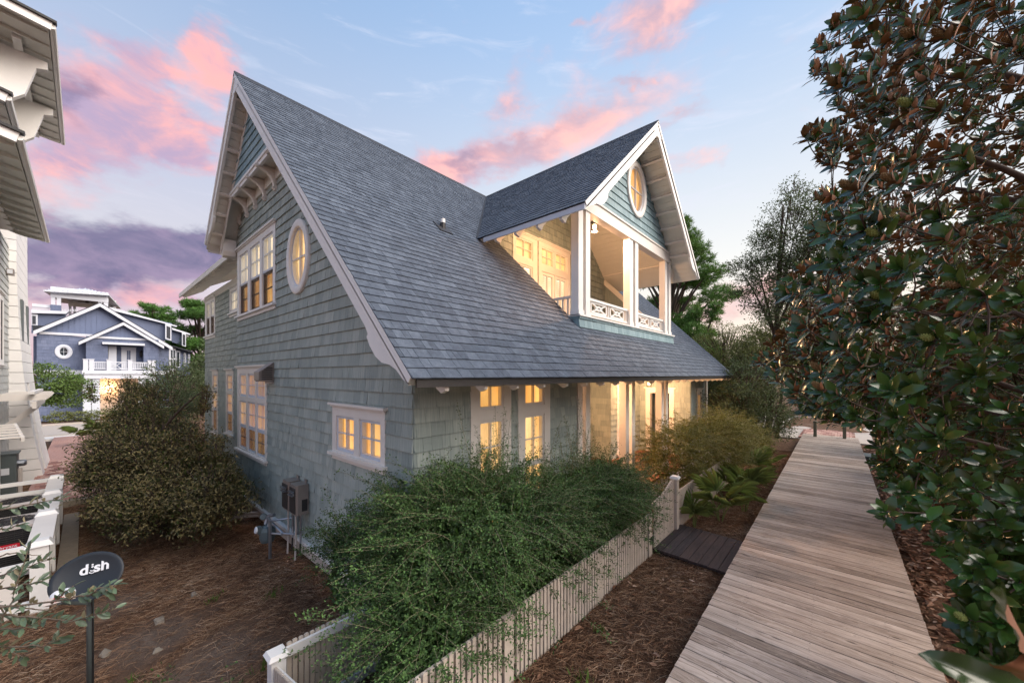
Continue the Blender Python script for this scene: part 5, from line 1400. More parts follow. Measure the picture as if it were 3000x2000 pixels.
# ================================================================== the blue house across the street
def at(u, v, X=None, Y=None):
    t = (u-1500)/1106; w = (1098-v)/1106; c_, s_ = math.cos(YAW), math.sin(YAW)
    rx, ry, rz = c_*t-s_, s_*t+c_, w
    d = X/rx if X is not None else Y/ry
    return Vector((rx*d, ry*d, H+rz*d))
XB_ = -50.0
def q(x, y, X=XB_): p = at(80+x/2.56, 830+y/2.56, X=X); return (p.y, p.z)
bh = thing('blue_house', 'blue shingled house with white trim across the street', 'house', (XB_, 1.5, -1.3))
fB = FX(XB_)
yl0, yr0 = q(70, 500)[0], q(1063, 500)[0]
zband = q(500, 668)[1]
zgb = q(500, 385)[1]
pk_y, pk_z = q(545, 160); fl_y, fl_z = q(50, 378); fr_y, fr_z = q(1062, 462)
kb = ((pk_z-fl_z)/(pk_y-fl_y)+(pk_z-fr_z)/(fr_y-pk_y))/2
zl = pk_z-kb*(pk_y-yl0); zr_ = pk_z-kb*(yr0-pk_y)
ec_y, ec_z = q(273, 512); 
y2a, y2b = q(440, 500)[0], q(985, 500)[0]
XB2 = XB_+.9                                             # projecting bay with its own gable
fB2 = FX(XB2)
reg_low = [(yl0, -1.3), (yr0, -1.3), (yr0, min(zgb, zr_)), (yl0, min(zgb, zl))]
reg_gab = [(pk_y-(pk_z-zgb)/kb, zgb), (pk_y+(pk_z-zgb)/kb, zgb), (pk_y, pk_z)]
hb = ell_rects(ec_y, ec_z, q(340, 512)[0]-ec_y-.08, q(273, 458)[1]-ec_z-.08, 14)
_o = (q(605, 500, XB2)[0]-.15, q(872, 500, XB2)[0]+.15, q(700, 655, XB2)[1]-.1, q(700, 460, XB2)[1]+.15)
_p = (q(535, 800, XB2)[0]-.28, q(850, 800, XB2)[0]+.28, -1.3, q(700, 712, XB2)[1]+.15)
bw_ = wall_back(fB, [reg_low], hb+[_o, _p], bh, 'wall', 'siding_blue', depth=(-.3, -.2), deep=(_o, _p)); bw_['label'] = 'front wall of blue shingles with a round window'
shingles(fB, [reg_low], .27, [.22, .30, .38], hb+[(y2a, y2b, -2, 9)], bw_, 'siding_blue', 'shingle', 60, -1.3, butt=.02, gap=.008, seed=50)
mb = MB(); fB.prism(mb, reg_gab, -.2, .02); gw = mb.build('gable_wall', 'board_blue', bh)
ny = 22
for k in range(ny):
    y = reg_gab[0][0]+(reg_gab[1][0]-reg_gab[0][0])*(k+.5)/ny; zt = pk_z-kb*abs(y-pk_y)-.15
    if zt > zgb+.1:
        mb = MB(); fB.box(mb, y-.03, y+.03, zgb, zt, .02, .05); mb.build('batten', 'board_blue', gw)
mb = MB(); fB.box(mb, reg_gab[0][0]+.2, reg_gab[1][0]-.2, zgb-.18, zgb+.02, 0, .12); mb.build('trim_band', 'blue_trim', bh)
mb = MB(); fB.box(mb, yl0-.1, yr0, zband-.2, zband+.2, 0, .14); mb.build('trim_band', 'blue_trim', bh)
def gable_roof(py_, pz_, k_, l_, r_, x0, x1, th=.3):
    for sgn, e in ((-1, l_), (1, r_)):
        mb = MB(); ze_ = pz_-k_*abs(e-py_)
        mb.prism([(x0, py_, pz_), (x0, e, ze_), (x0, e, ze_-.10), (x0, py_, pz_-.10)], (x1-x0, 0, 0)); mb.build('roof', 'roof_dark', bh)
        mb = MB(); mb.prism([(x0+.01, py_, pz_-.08), (x0+.01, e, ze_-.08), (x0+.01, e, ze_-.08-th), (x0+.01, py_, pz_-.08-th)], (-.12, 0, 0)); mb.build('rake_board', 'blue_trim', bh)
gable_roof(pk_y, pk_z+.15, kb, fl_y, fr_y+.2, XB_+.6, XB_-7)
p2y, p2z = q(718, 298, XB2); l2y, l2z = q(385, 448, XB2); r2y, r2z = q(1020, 470, XB2); k2 = ((p2z-l2z)/(p2y-l2y)+(p2z-r2z)/(r2y-p2y))/2
gable_roof(p2y, p2z+.12, k2, l2y, r2y, XB2+.5, XB_-3, .26)
zb2 = q(700, 408, XB2)[1]
y2a, y2b = q(440, 500, XB2)[0], q(985, 500, XB2)[0]
oa, ob = q(605, 500, XB2)[0], q(872, 500, XB2)[0]; zo0, zo1 = q(700, 655, XB2)[1], q(700, 460, XB2)[1]
pa, pb_ = q(535, 800, XB2)[0], q(850, 800, XB2)[0]; zp1 = q(700, 712, XB2)[1]
holes2 = [(oa, ob, zo0, zo1), (pa, pb_, -1.3, zp1)]
reg2 = [(y2a, -1.3), (y2b, -1.3), (y2b, zb2), (y2a, zb2)]
mb = MB()
for p in rects_minus((y2a, y2b, -1.3, zb2), holes2): fB2.prism(mb, p, -.2, -.003)
bay = mb.build('bay_wall', 'siding_blue', bh)
shingles(fB2, [reg2], .27, [.22, .30, .38], holes2, bay, 'siding_blue', 'shingle', 60, -1.3, butt=.02, gap=.008, seed=51)
mb = MB(); fB2.prism(mb, [(p2y-(p2z-zb2)/k2, zb2), (p2y+(p2z-zb2)/k2, zb2), (p2y, p2z)], -.2, .02); g2 = mb.build('gable_wall', 'board_blue', bh)
for k in range(14):
    w_ = (p2z-zb2)/k2; y = p2y-w_+2*w_*(k+.5)/14; zt = p2z-k2*abs(y-p2y)-.2
    if zt > zb2+.1: mb = MB(); fB2.box(mb, y-.03, y+.03, zb2, zt, .02, .05); mb.build('batten', 'board_blue', g2)
mb = MB(); fB2.box(mb, y2a+.3, y2b-.3, zb2-.14, zb2+.04, 0, .12); mb.build('trim_band', 'blue_trim', bh)
mb = MB(); fB2.box(mb, oa-.35, ob+.05, zo1-.02, zo1+.16, -.1, .5); mb.build('shelf_trim', 'blue_trim', bh)
# balcony recess, door and lanterns
mb = MB(); mb.box((XB_-.3, oa-.2, zo0-.1), (XB_-.2, ob+.2, zo1+.2)); mb.box((XB_-.25, oa-.02, zo0), (XB2-.2, oa, zo1)); mb.box((XB_-.25, ob, zo0), (XB2-.2, ob+.02, zo1)); mb.build('recess_wall', 'siding_blue', bh)
fd = FX(XB_-.2)
da, db = q(705, 500, XB_-.2)[0], q(815, 500, XB_-.2)[0]; dz1 = q(760, 480, XB_-.2)[1]
window(bh, fd, (da, db, zo0, dz1), [dict(r=(da+.22, db-.22, zo0+.12, dz1-.15), g=(2, 3), t=.14, sash='blue_trim', lit='lit_cream', glass='dark_glass')], 'white balcony door with glazed panes', trim='blue_trim', sill=False, cap=True)
mb = MB(); fd.box(mb, oa+.05, oa+.55, zo0, dz1+.05, 0, .5); mb.build('side_door', 'blue_trim', bh)
for yy in (q(653, 520, XB_)[0], q(857, 520, XB_)[0]):
    t = link('wall_lantern', None, bh, loc=(XB_, yy, q(653, 540)[1])) if False else None
    z_ = q(653, 522)[1]
    mb = MB(); mb.lathe([(.05, -.28), (.15, -.2), (.18, .1), (.10, .22), (.02, .34)], (XB_+.05, yy, z_), n=8); mb.bar((XB_-.2, yy, z_+.2), (XB_+.05, yy, z_+.3), .04, .04); mb.build('wall_lantern', 'black', bh)
# balcony rail and deck
zr0, zr1 = q(700, 650, XB2+.6)[1], q(700, 588, XB2+.6)[1]
ra, rb = q(437, 620, XB2+.6)[0], q(950, 620, XB2+.6)[0]
XR = XB2+.6
mb = MB(); mb.box((XB2-.2, ra-.2, zr0-.35), (XR+.15, rb+.2, zr0-.02)); mb.box((XB2-.1, ra-.1, zr0-.75), (XR+.05, rb+.1, zr0-.36)); mb.build('balcony_deck', 'blue_trim', bh)
mb = MB(); mb.box((XR-.05, ra, zr1-.08), (XR+.05, rb, zr1)); mb.box((XR-.04, ra, zr0+.08), (XR+.04, rb, zr0+.16)); rl = mb.build('balcony_rail', 'blue_trim', bh)
for k in range(6):
    xx = (437, 482, 612, 770, 918, 945)[k]; y = q(xx, 620, XR)[0]
    mb = MB(); mb.box((XR-.14, y-.14, zr0-.05), (XR+.14, y+.14, zr1+.15)); mb.box((XR-.17, y-.17, zr1+.15), (XR+.17, y+.17, zr1+.2)); mb.build('post', 'blue_trim', rl)
for k in range(36):
    y = ra+(rb-ra)*(k+.5)/36
    if q(626, 0, XR)[0] < y < q(706, 0, XR)[0]: continue
    mb = MB(); mb.box((XR-.025, y-.03, zr0+.16), (XR+.025, y+.03, zr1-.08)); mb.build('baluster', 'blue_trim', rl)
ya_, yb_ = q(632, 0, XR)[0], q(704, 0, XR)[0]
mb = MB(); mb.bar((XR, ya_, zr0+.16), (XR, yb_, zr1-.08), .05, .05, up=(1,0,0)); mb.bar((XR, ya_, zr1-.08), (XR, yb_, zr0+.16), .05, .05, up=(1,0,0)); mb.build('crossed_panel', 'blue_trim', rl)
# porch below, lit
for xx in (448, 515, 860, 940):
    y = q(xx, 800, XR)[0]; mb = MB(); mb.box((XR-.5, y-.24, -1.3), (XR-.05, y+.24, zr0-.75)); mb.build('porch_pier', 'blue_trim', bh)
mb = MB(); mb.box((XB_-2.2, pa-.3, -1.3), (XB_-2.1, pb_+.3, zp1+.2)); mb.box((XB_-2.2, pa-.35, -1.3), (XB2-.2, pa-.3, zp1+.2)); mb.build('porch_wall', 'trim', bh)
mb = MB(); mb.box((XB_-2.09, q(690, 0)[0], -1.3), (XB_-2.05, q(770, 0)[0], q(0, 740)[1])); mb.build('porch_door', 'blue_trim', bh)
ll = thing('porch_lamp', 'glowing lamp in the porch of the blue house', 'lamp', (XB_-1.9, q(612, 780)[0], q(612, 785)[1]))
p_ = ll.location.copy()
mb = MB(); mb.lathe([(.05, -.15), (.12, -.1), (.12, .15), (.05, .2)], p_, n=10); mb.build('globe', 'lamp_glow', ll)
mb = MB(); mb.bar((p_.x-.2, p_.y, p_.z+.25), (p_.x, p_.y, p_.z+.25), .05, .05); mb.build('arm', 'black', ll)
L_ = point_lamp('porch_light', (0, 0, 0), 70, (1, .5, .22), .2); L_.parent = ll; L_.location = (.5, 0, 0)
oval_window(bh, fB, ec_y, ec_z, q(340, 512)[0]-ec_y, (q(273, 458)[1]-ec_z), .24, 'dark_glass', 'round window with white surround in the blue front wall', 'blue_trim', 'blue_trim')
# upper side roofs and dormers
def panel(pts, X, d, mat_n, name, label=None):
    mb = MB(); mb.prism([(X, *q(a, b, X)) for a, b in pts], (d, 0, 0)); return mb.build(name, mat_n, bh, label=label)
panel([(620, 185), (1040, 290), (1040, 425), (985, 440), (740, 300)], XB_-3.0, -.3, 'siding_blue', 'dormer_wall', 'long dormer wall stepping down behind the gable')
panel([(612, 180), (640, 182), (1125, 318), (1120, 326), (1035, 302), (612, 196)], XB_-2.6, -.7, 'blue_trim', 'dormer_eave')
panel([(1040, 290), (1085, 300), (1085, 430), (1040, 425)], XB_-3.2, -.3, 'siding_blue', 'dormer_wall')
panel([(1085, 345), (1165, 365), (1165, 465), (1085, 440)], XB_-4.5, -.3, 'siding_blue', 'dormer_wall')
panel([(1080, 330), (1225, 378), (1220, 386), (1080, 345)], XB_-4.0, -.7, 'blue_trim', 'dormer_eave')
panel([(1035, 300), (1080, 318), (1080, 430), (1035, 415)], XB_-2.4, -.2, 'blue_trim', 'dormer_window'); panel([(1045, 318), (1073, 328), (1073, 418), (1045, 407)], XB_-2.38, -.1, 'dark_glass', 'pane')
panel([(1160, 368), (1190, 378), (1190, 475), (1160, 465)], XB_-3.9, -.2, 'blue_trim', 'dormer_window'); panel([(1166, 380), (1185, 386), (1185, 466), (1166, 460)], XB_-3.88, -.1, 'dark_glass', 'pane')
panel([(960, 430), (1245, 510), (1240, 520), (1063, 465)], XB_-1.5, -3, 'roof_dark', 'side_roof')
panel([(1060, 468), (1222, 508), (1222, 690), (1060, 700)], XB_-2.2, -.3, 'siding_blue', 'side_wing_wall', 'wing wall receding at the street side')
panel([(1063, 475), (1113, 488), (1113, 745), (1063, 745)], XB_-1.9, -.2, 'blue_trim', 'stair_window')
for a, b in ((1078, 1090), (1096, 1108)):
    for c_, d_ in ((500, 560), (570, 640), (650, 735)): panel([(a, c_), (b, c_+2), (b, d_), (a, d_)], XB_-1.88, -.1, 'dark_glass', 'pane')
for a, b, c_, d_ in ((1118, 1146, 505, 630), (1174, 1190, 520, 618), (1206, 1220, 530, 600)):
    panel([(a, c_), (b, c_+3), (b, d_), (a, d_)], XB_-2.0, -.15, 'blue_trim', 'window'); panel([(a+5, c_+8), (b-5, c_+9), (b-5, d_-6), (a+5, d_-6)], XB_-1.98, -.1, 'dark_glass', 'pane')
panel([(1063, 655), (1155, 660), (1155, 680), (1063, 682)], XB_-1.85, -.1, 'blue_trim', 'trim_band')
panel([(36, 205), (310, 215), (200, 350), (30, 372)], XB_-4, -.3, 'siding_blue', 'dormer_wall', 'dormer wall behind the front gable'); panel([(30, 195), (310, 210), (290, 228), (30, 222)], XB_-3.6, -1.2, 'blue_trim', 'dormer_eave')
panel([(30, 228), (78, 232), (78, 315), (30, 312)], XB_-3.8, -.1, 'blue_trim', 'window'); panel([(38, 242), (64, 244), (64, 305), (38, 303)], XB_-3.75, -.1, 'dark_glass', 'pane')
panel([(40, 315), (210, 318), (120, 352), (40, 362)], XB_-2.5, -.2, 'roof_dark', 'side_roof')
panel([(45, 395), (75, 395), (75, 660), (45, 660)], XB_-1.0, -.3, 'siding_blue', 'side_wing_wall')
# roof-top lookout
XT = XB_-6
def tq(x, y): return q(x, y, XT)
lk = link('lookout_pavilion', None, bh, loc=bh.location); lk['label'] = 'open roof-top pavilion with pale metal roof'
lk.location = (0, 0, 0)
def lbox(a, b, c_, d_, x0, x1, mat_n, name):
    y0, z0 = tq(a, d_); y1, z1 = tq(b, c_); mb = MB(); mb.box((x0, y0, z0), (x1, y1, z1))
    o = mb.build(name, mat_n); o.parent = lk; o.location = -Vector(bh.location); return o
for a, b in ((180, 212), (222, 255)): lbox(a, b, 106.5, 170, XT+.5, XT+.1, 'blue_trim', 'pillar')
lbox(175, 256, 170, 206, XT+.55, XT, 'siding_blue', 'plinth')
for a, b in ((303, 325), (338, 362)): lbox(a, b, 110, 205, XT-3.75, XT-4.0, 'blue_trim', 'pillar')
for a, b in ((532, 560), (572, 605)): lbox(a, b, 106.5, 190, XT+.5, XT+.1, 'blue_trim', 'pillar')
for a, b in ((620, 640), (650, 678)): lbox(a, b, 140, 192, XT-3.0, XT-3.35, 'blue_trim', 'pillar')
lbox(176, 607, 76, 106, XT+.54, XT+.12, 'blue_trim', 'beam'); lbox(300, 680, 100, 135, XT-3.4, XT-3.7, 'soffit', 'beam')
mb = MB(); A = [(XT+1.1, *tq(128, 62)), (XT+1.1, *tq(608, 92)), (XT-4.2, *tq(722, 148)), (XT-4.2, *tq(240, 95))]; apx = (XT-1.5, *tq(440, 22))
mb.add(A+[apx], [(0, 1, 4), (1, 2, 4), (2, 3, 4), (3, 0, 4)]); mb.add([(x, y, z-.12) for x, y, z in A]+A, [(3, 2, 1, 0), (0, 1, 5, 4), (1, 2, 6, 5), (2, 3, 7, 6), (3, 0, 4, 7)]); mb.build('roof', 'metal_roof', lk).location = -Vector(bh.location)
for f in np.linspace(.06, .94, 13):
    p0 = Vector(A[0])*(1-f)+Vector(A[1])*f; p1 = p0.lerp(Vector(apx), 1-abs(2*f-1)*.0-.02) if False else p0.lerp(Vector(apx), min(1, .98))
    top_ = Vector(apx) if False else p0+(Vector(apx)-(Vector(A[0])+Vector(A[1]))/2)*(1-abs(2*f-1))*.97
    mb = MB(); mb.bar(p0+Vector((0, 0, .03)), top_+Vector((0, 0, .03)), .06, .06); o = mb.build('seam', 'metal_roof', lk); o.location = -Vector(bh.location)
fanp = Vector((XT-1.5, *tq(450, 124)))
mb = MB(); mb.tube([fanp+Vector((0, 0, .5)), fanp], .05, 6); mb.lathe([(.1, -.1), (.18, 0), (.1, .1)], fanp, n=10)
for k in range(5): a = k*2*math.pi/5; mb.bar(fanp+Vector((.15*math.cos(a), .15*math.sin(a), 0)), fanp+Vector((1.0*math.cos(a), 1.0*math.sin(a), .02)), .16, .03)
o = mb.build('ceiling_fan', 'black', lk); o.location = -Vector(bh.location)
for k in range(16):
    xx = 40+k*8; lbox(xx, xx+4, 172, 200, XT+.3, XT+.2, 'blue_trim', 'baluster')
lbox(38, 178, 166, 176, XT+.35, XT+.15, 'blue_trim', 'handrail')
for k in range(10): xx = 262+k*12; lbox(xx, xx+5, 196, 212, XT+.3, XT+.2, 'blue_trim', 'baluster')

# ================================================================== plants
def unit(v): return v/np.maximum(np.linalg.norm(v, axis=-1, keepdims=True), 1e-9)
def rand_dir(r_, n): return unit(r_.normal(size=(n, 3)))
def frames(D, N):
    D = unit(D); S_ = unit(np.cross(D, N)); N2 = np.cross(S_, D); return D, S_, N2
def small_leaves(P, D, N, L, W, fold=.25):
    """flat folded diamond leaves: two quads each"""
    D, S_, N2 = frames(D, N); L = np.asarray(L)[:, None]; W = np.asarray(W)[:, None]
    b = P; t = P+D*L; m = P+D*L*.45-N2*W*.05; l = P+D*L*.45+S_*W*.5+N2*W*fold; r = P+D*L*.45-S_*W*.5+N2*W*fold
    V = np.stack([b, l, t, r, m], 1); n = len(P); o = np.arange(n)[:, None]*5
    F3 = np.concatenate([o+[[0, 4, 1]], o+[[4, 2, 1]], o+[[0, 3, 4]], o+[[4, 3, 2]]], 0)
    return V.reshape(-1, 3), F3
SPINE = [(.0, 0, 0), (.28, .80, -.01), (.62, 1.0, -.05), (.86, .55, -.12), (1.0, 0, -.18)]
def big_leaf_template(fold=.22, droop=1.0):
    V = []; F3 = []
    for s_, w, z in SPINE:
        V += [(s_, 0, z*droop), (s_, w*.5, z*droop+fold*w*.22), (s_, -w*.5, z*droop+fold*w*.22)]
    for i in range(4):
        a, b = 3*i, 3*i+3
        F3 += [(a, b, b+1), (a, b+1, a+1), (a, a+2, b+2), (a, b+2, b)]
    return np.array(V, float), F3
def big_leaves(P, D, N, L, W, fold=.22, droop=1.0):
    T, F3 = big_leaf_template(fold, droop); D, S_, N2 = frames(D, N)
    L = np.asarray(L)[:, None, None]; W = np.asarray(W)[:, None, None]
    V = P[:, None, :]+T[None, :, 0:1]*D[:, None, :]*L+T[None, :, 1:2]*S_[:, None, :]*W*-1+T[None, :, 2:3]*N2[:, None, :]*L
    n = len(P); o = np.arange(n)[:, None, None]*len(T)
    return V.reshape(-1, 3), (o+np.array(F3)[None]).reshape(-1, 3)
def tubes(paths, r0, r1, n=4):
    """many thin tapered stems as one mesh: paths (m, k, 3)"""
    P = np.asarray(paths, float); m, k, _ = P.shape
    D = np.gradient(P, axis=1); D = unit(D)
    ref = np.where(np.abs(D[..., 2:3]) < .9, np.array([[[0, 0, 1.]]]), np.array([[[1., 0, 0]]]))
    A = unit(np.cross(D, ref)); B_ = np.cross(A, D)
    rr = (np.asarray(r0).reshape(-1, 1)*(1-np.linspace(0, 1, k))[None]+np.asarray(r1).reshape(-1, 1)*np.linspace(0, 1, k)[None])
    rr = np.broadcast_to(rr, (m, k))[..., None]
    V = np.stack([P+(A*math.cos(2*math.pi*j/n)+B_*math.sin(2*math.pi*j/n))*rr for j in range(n)], 2)
    ids = np.arange(m*k*n).reshape(m, k, n)
    F4 = np.stack([ids[:, :-1], np.roll(ids[:, :-1], -1, 2), np.roll(ids[:, 1:], -1, 2), ids[:, 1:]], -1).reshape(-1, 4)
    return V.reshape(-1, 3), F4
class Bag:
    def __init__(s): s.V = []; s.F = []; s.n = 0
    def add(s, VF): s.V.append(VF[0]); s.F.append(VF[1]+s.n); s.n += len(VF[0])
    def mesh(s, name, material, tri, smooth=False): return npmesh(name, np.concatenate(s.V), np.concatenate(s.F), material, smooth, tri)
def ell_points(r_, n, c, rad, shell=.45):
    d = rand_dir(r_, n); rr = (shell**3+(1-shell**3)*r_.rand(n))**(1/3); return np.array(c)+d*rr[:, None]*np.array(rad), d

def limb_tree(t, base, top, r0, limbs, r_, material='bark', name='trunk'):
    """tapered trunk and limbs reaching to the given points"""
    base = np.array(base, float); top = np.array(top, float)
    pts = [base+(top-base)*f+np.array([math.sin(f*5)*.05, math.cos(f*4)*.05, 0])*np.linalg.norm(top-base)*.12 for f in np.linspace(0, 1, 7)]
    mb = MB(); mb.tube(pts, [r0*(1-.75*f) for f in np.linspace(0, 1, 7)], 8); mb.build(name, material, t, smooth=True)
    for q in limbs:
        q = np.array(q, float); f = min(max((q[2]-base[2])/(top[2]-base[2]+1e-6)*.75-.1, .15), .97)
        s_ = base+(top-base)*f; mid = (s_+q)/2+np.array([0, 0, np.linalg.norm(q-s_)*.12])
        P = [s_*(1-a)**2+2*mid*a*(1-a)+q*a*a for a in np.linspace(0, 1, 6)]
        mb = MB(); mb.tube(P, [r0*.38*(1-.8*a)+.006 for a in np.linspace(0, 1, 6)], 6); mb.build('limb', material, t, smooth=True)

def leafy(t, lobes, n_leaf, L, W, material, r_, name='crown', clump=24, spread=.22, twig_m='bark', up=.5, shell=.5, twigs=True, droop=0.0):
    """a crown: clumps of leaves round twig ends spread through the lobes"""
    vol = np.array([a*b*c for _, (a, b, c) in lobes])**.8; vol = vol/vol.sum()
    bag = Bag(); tw = []
    for (c, rad), f in zip(lobes, vol):
        k = max(1, int(n_leaf*f/clump))
        P, d = ell_points(r_, k, c, rad, shell)
        P = P+r_.normal(size=P.shape)*.04*np.array(rad)
        tw += [np.stack([p-(p-np.array(c))*.35+np.array([0, 0, -.1]), p-(p-np.array(c))*.15, p], 0) for p in P]
        Q = np.repeat(P, clump, 0); dd = np.repeat(d, clump, 0)
        n = len(Q); off = rand_dir(r_, n)*(r_.rand(n)**.6)[:, None]*spread; off[:, 2] *= .6; off[:, 2] -= droop*np.abs(off[:, 0])
        Q = Q+off
        D = unit(dd*.5+rand_dir(r_, n)*.9+np.array([0, 0, .15])); N = unit(np.array([0, 0, up])+dd*.5+rand_dir(r_, n)*.6)
        bag.add(small_leaves(Q, D, N, r_.uniform(*L, n), r_.uniform(*W, n)))
    link(name, bag.mesh(name, material, True), t, kind='stuff')
    if twigs and tw:
        V, F4 = tubes(np.array(tw), .012 if L[1] > .03 else .004, .003, 4); link('twigs', npmesh('twigs', V, F4, twig_m), t, kind='stuff')

def whips(t, lobes, n_whip, length, per, L, W, material, r_, flat=.35, core=None, stem_m='twig', name='foliage', rise=.25, keep=None):
    """a shrub of long arching whips set with tiny leaves along both sides"""
    vol = np.array([(a*b*c)**.67 for _, (a, b, c) in lobes]); vol = vol/vol.sum()
    bag = Bag(); paths = []
    for (c, rad), f in zip(lobes, vol):
        k = int(n_whip*f); c = np.array(c); rad = np.array(rad)
        nb_ = max(8, k//45); bd = rand_dir(r_, nb_); d = unit(bd[r_.randint(0, nb_, k)]+r_.normal(size=(k, 3))*.30); br = r_.uniform(.80, 1.12, nb_); d[:, 2] = np.where(d[:, 2] < -.35, -d[:, 2], d[:, 2])
        s_ = c+d*rad*r_.uniform(.62, 1.0, k)[:, None]
        h = d.copy(); h[:, 2] = h[:, 2]*flat+rise*r_.uniform(-.3, 1.0, k); h += r_.normal(size=h.shape)*.45*np.array([1, 1, .5]); h = unit(h)
        ln = r_.uniform(*length, k)[:, None]
        sag = r_.uniform(.0, .45, k)[:, None]*np.array([[0, 0, 1.]])
        fr_ = np.linspace(0, 1, 6)
        P = s_[:, None, :]+h[:, None, :]*ln[:, None, :]*fr_[None, :, None]-(sag*ln)[:, None, :]*(fr_**2)[None, :, None]
        if keep is not None: P = P[keep(P)]
        paths.append(P)
    P = np.concatenate(paths); k = len(P)
    V, F4 = tubes(P, .0024, .0009, 3); link('stems', npmesh('stems', V, F4, stem_m), t, kind='stuff')
    # leaves along the whip
    tt = r_.rand(k, per)**.85*.98; i0 = np.minimum((tt*5).astype(int), 4); fr2 = tt*5-i0
    rows = np.arange(k)[:, None]
    Q = P[rows, i0]*(1-fr2)[..., None]+P[rows, i0+1]*fr2[..., None]; T = unit(P[rows, i0+1]-P[rows, i0])
    Q = Q.reshape(-1, 3); T = T.reshape(-1, 3); n = len(Q)
    side = unit(np.cross(T, unit(np.array([0, 0, 1.])+r_.normal(size=(n, 3))*.25)))*np.where(r_.rand(n) < .5, 1, -1)[:, None]
    # short side twigs
    tw = r_.rand(n) < .55; offl = np.where(tw, r_.uniform(.0, .09, n), r_.uniform(0, .012, n))[:, None]
    Q = Q+unit(side+T*.8)*offl+r_.normal(size=(n, 3))*.006
    D = unit(side*.7+T*.6+r_.normal(size=(n, 3))*.45); N = unit(np.array([0, 0, 1.])+r_.normal(size=(n, 3))*.5)
    bag.add(small_leaves(Q, D, N, r_.uniform(*L, n), r_.uniform(*W, n)))
    if core:
        for (c, rad), cnt in core:
            Pc, d = ell_points(r_, cnt, c, rad, .72); D = unit(d*.3+rand_dir(r_, cnt)); N = unit(d+np.array([0, 0, .6])+rand_dir(r_, cnt)*.5)
            bag.add(small_leaves(Pc, D, N, r_.uniform(L[1]*1.2, L[1]*2.2, cnt), r_.uniform(W[1]*1.2, W[1]*2.2, cnt)))
    link(name, bag.mesh(name, material, True), t, kind='stuff')

# ---- the big weeping yaupon behind the fence
ry = np.random.RandomState(21)
yb = thing('yaupon_shrub', 'broad dark green weeping shrub spilling over the picket fence', 'shrub', (-3.1, 3.2, -.5))
Y_L = [((-2.98, 3.0, .45), (.78, 1.4, .95)), ((-3.3, 2.35, .25), (.80, .50, .90)), ((-2.88, 4.7, .45), (.60, 1.25, .80)), ((-4.35, 2.2, .10), (.70, .30, .62)), ((-2.66, 1.95, .15), (.42, .48, .60)), ((-3.05, 5.9, .36), (.45, .68, .62)), ((-3.6, 2.5, .80), (.72, .42, .50))]
def over_fence(P):
    e = P[:, -1]; m = P[:, 3]
    return ~((e[:, 0] < -3.45) & (e[:, 1] < 1.80)) & ~((e[:, 0] < -3.3) & (e[:, 1] < 1.45)) & ~((e[:, 0] > -2.22) & (e[:, 2] < .30) & (ry.rand(len(e)) > .22))
whips(yb, Y_L, 3400, (.28, .80), 80, (.018, .035), (.010, .018), 'yaupon_leaf', ry, keep=over_fence, core=[((c, (a*.88, b*.88, h*.88)), int(14000*(a*b*h)**.8)) for c, (a, b, h) in Y_L])
# upright sprigs in front of the windows
P = []; r_ = ry
for k in range(70):
    x = r_.uniform(-3.55, -2.9); y = r_.choice([r_.uniform(2.5, 5.9), r_.uniform(5.0, 5.4), r_.uniform(2.9, 3.4)]); z0 = .8; z1 = r_.uniform(1.3, 1.95) if r_.rand() < .8 else r_.uniform(1.95, 2.35)
    lx, ly = r_.normal(size=2)*.18
    P.append(np.stack([np.array([x, y, z0])*(1-f)+np.array([x+lx, y+ly, z1])*f+np.array([math.sin(f*6+k)*.02, math.cos(f*5+k)*.02, 0]) for f in np.linspace(0, 1, 6)]))
P = np.array(P); V, F4 = tubes(P, .005, .0015, 3); link('upright_stems', npmesh('upright_stems', V, F4, 'twig'), yb, kind='stuff')
tt = r_.rand(len(P), 130); i0 = np.minimum((tt*5).astype(int), 4); f2 = tt*5-i0; rows = np.arange(len(P))[:, None]
Q = (P[rows, i0]*(1-f2)[..., None]+P[rows, i0+1]*f2[..., None]).reshape(-1, 3); n = len(Q)
side = rand_dir(r_, n); side[:, 2] = np.abs(side[:, 2])*.3; zf = np.clip((tt.reshape(-1)), 0, 1)
Q = Q+unit(side)*(r_.rand(n)*.20*(1.05-zf))[:, None]
link('sprigs', npmesh('sprigs', *small_leaves(Q, unit(side+rand_dir(r_, n)*.6), unit(np.array([0, 0, 1.])+rand_dir(r_, n)*.6), r_.uniform(.014, .028, n), r_.uniform(.007, .013, n)), 'yaupon_leaf', tri=True), yb, kind='stuff')

# ---- the shrub by the porch, its warm porch light put into the leaf colour
yg = thing('porch_lit_shrub', 'rounded green shrub in porch-lit golden tones beside the porch beyond the gate', 'shrub', (-2.7, 10, -.3))
G_L = [((-2.85, 9.2, .70), (.75, 1.2, .80)), ((-2.5, 10.8, .75), (.85, 1.3, .85)), ((-2.2, 12.3, .55), (.75, 1.0, .65)), ((-2.9, 8.4, .35), (.55, .6, .5))]
whips(yg, G_L, 1500, (.2, .55), 60, (.02, .034), (.010, .016), 'yaupon_porchlit', np.random.RandomState(22), core=[((c, (a*.86, b*.86, h*.86)), int(5000*(a*b*h))) for c, (a, b, h) in G_L], rise=.4)

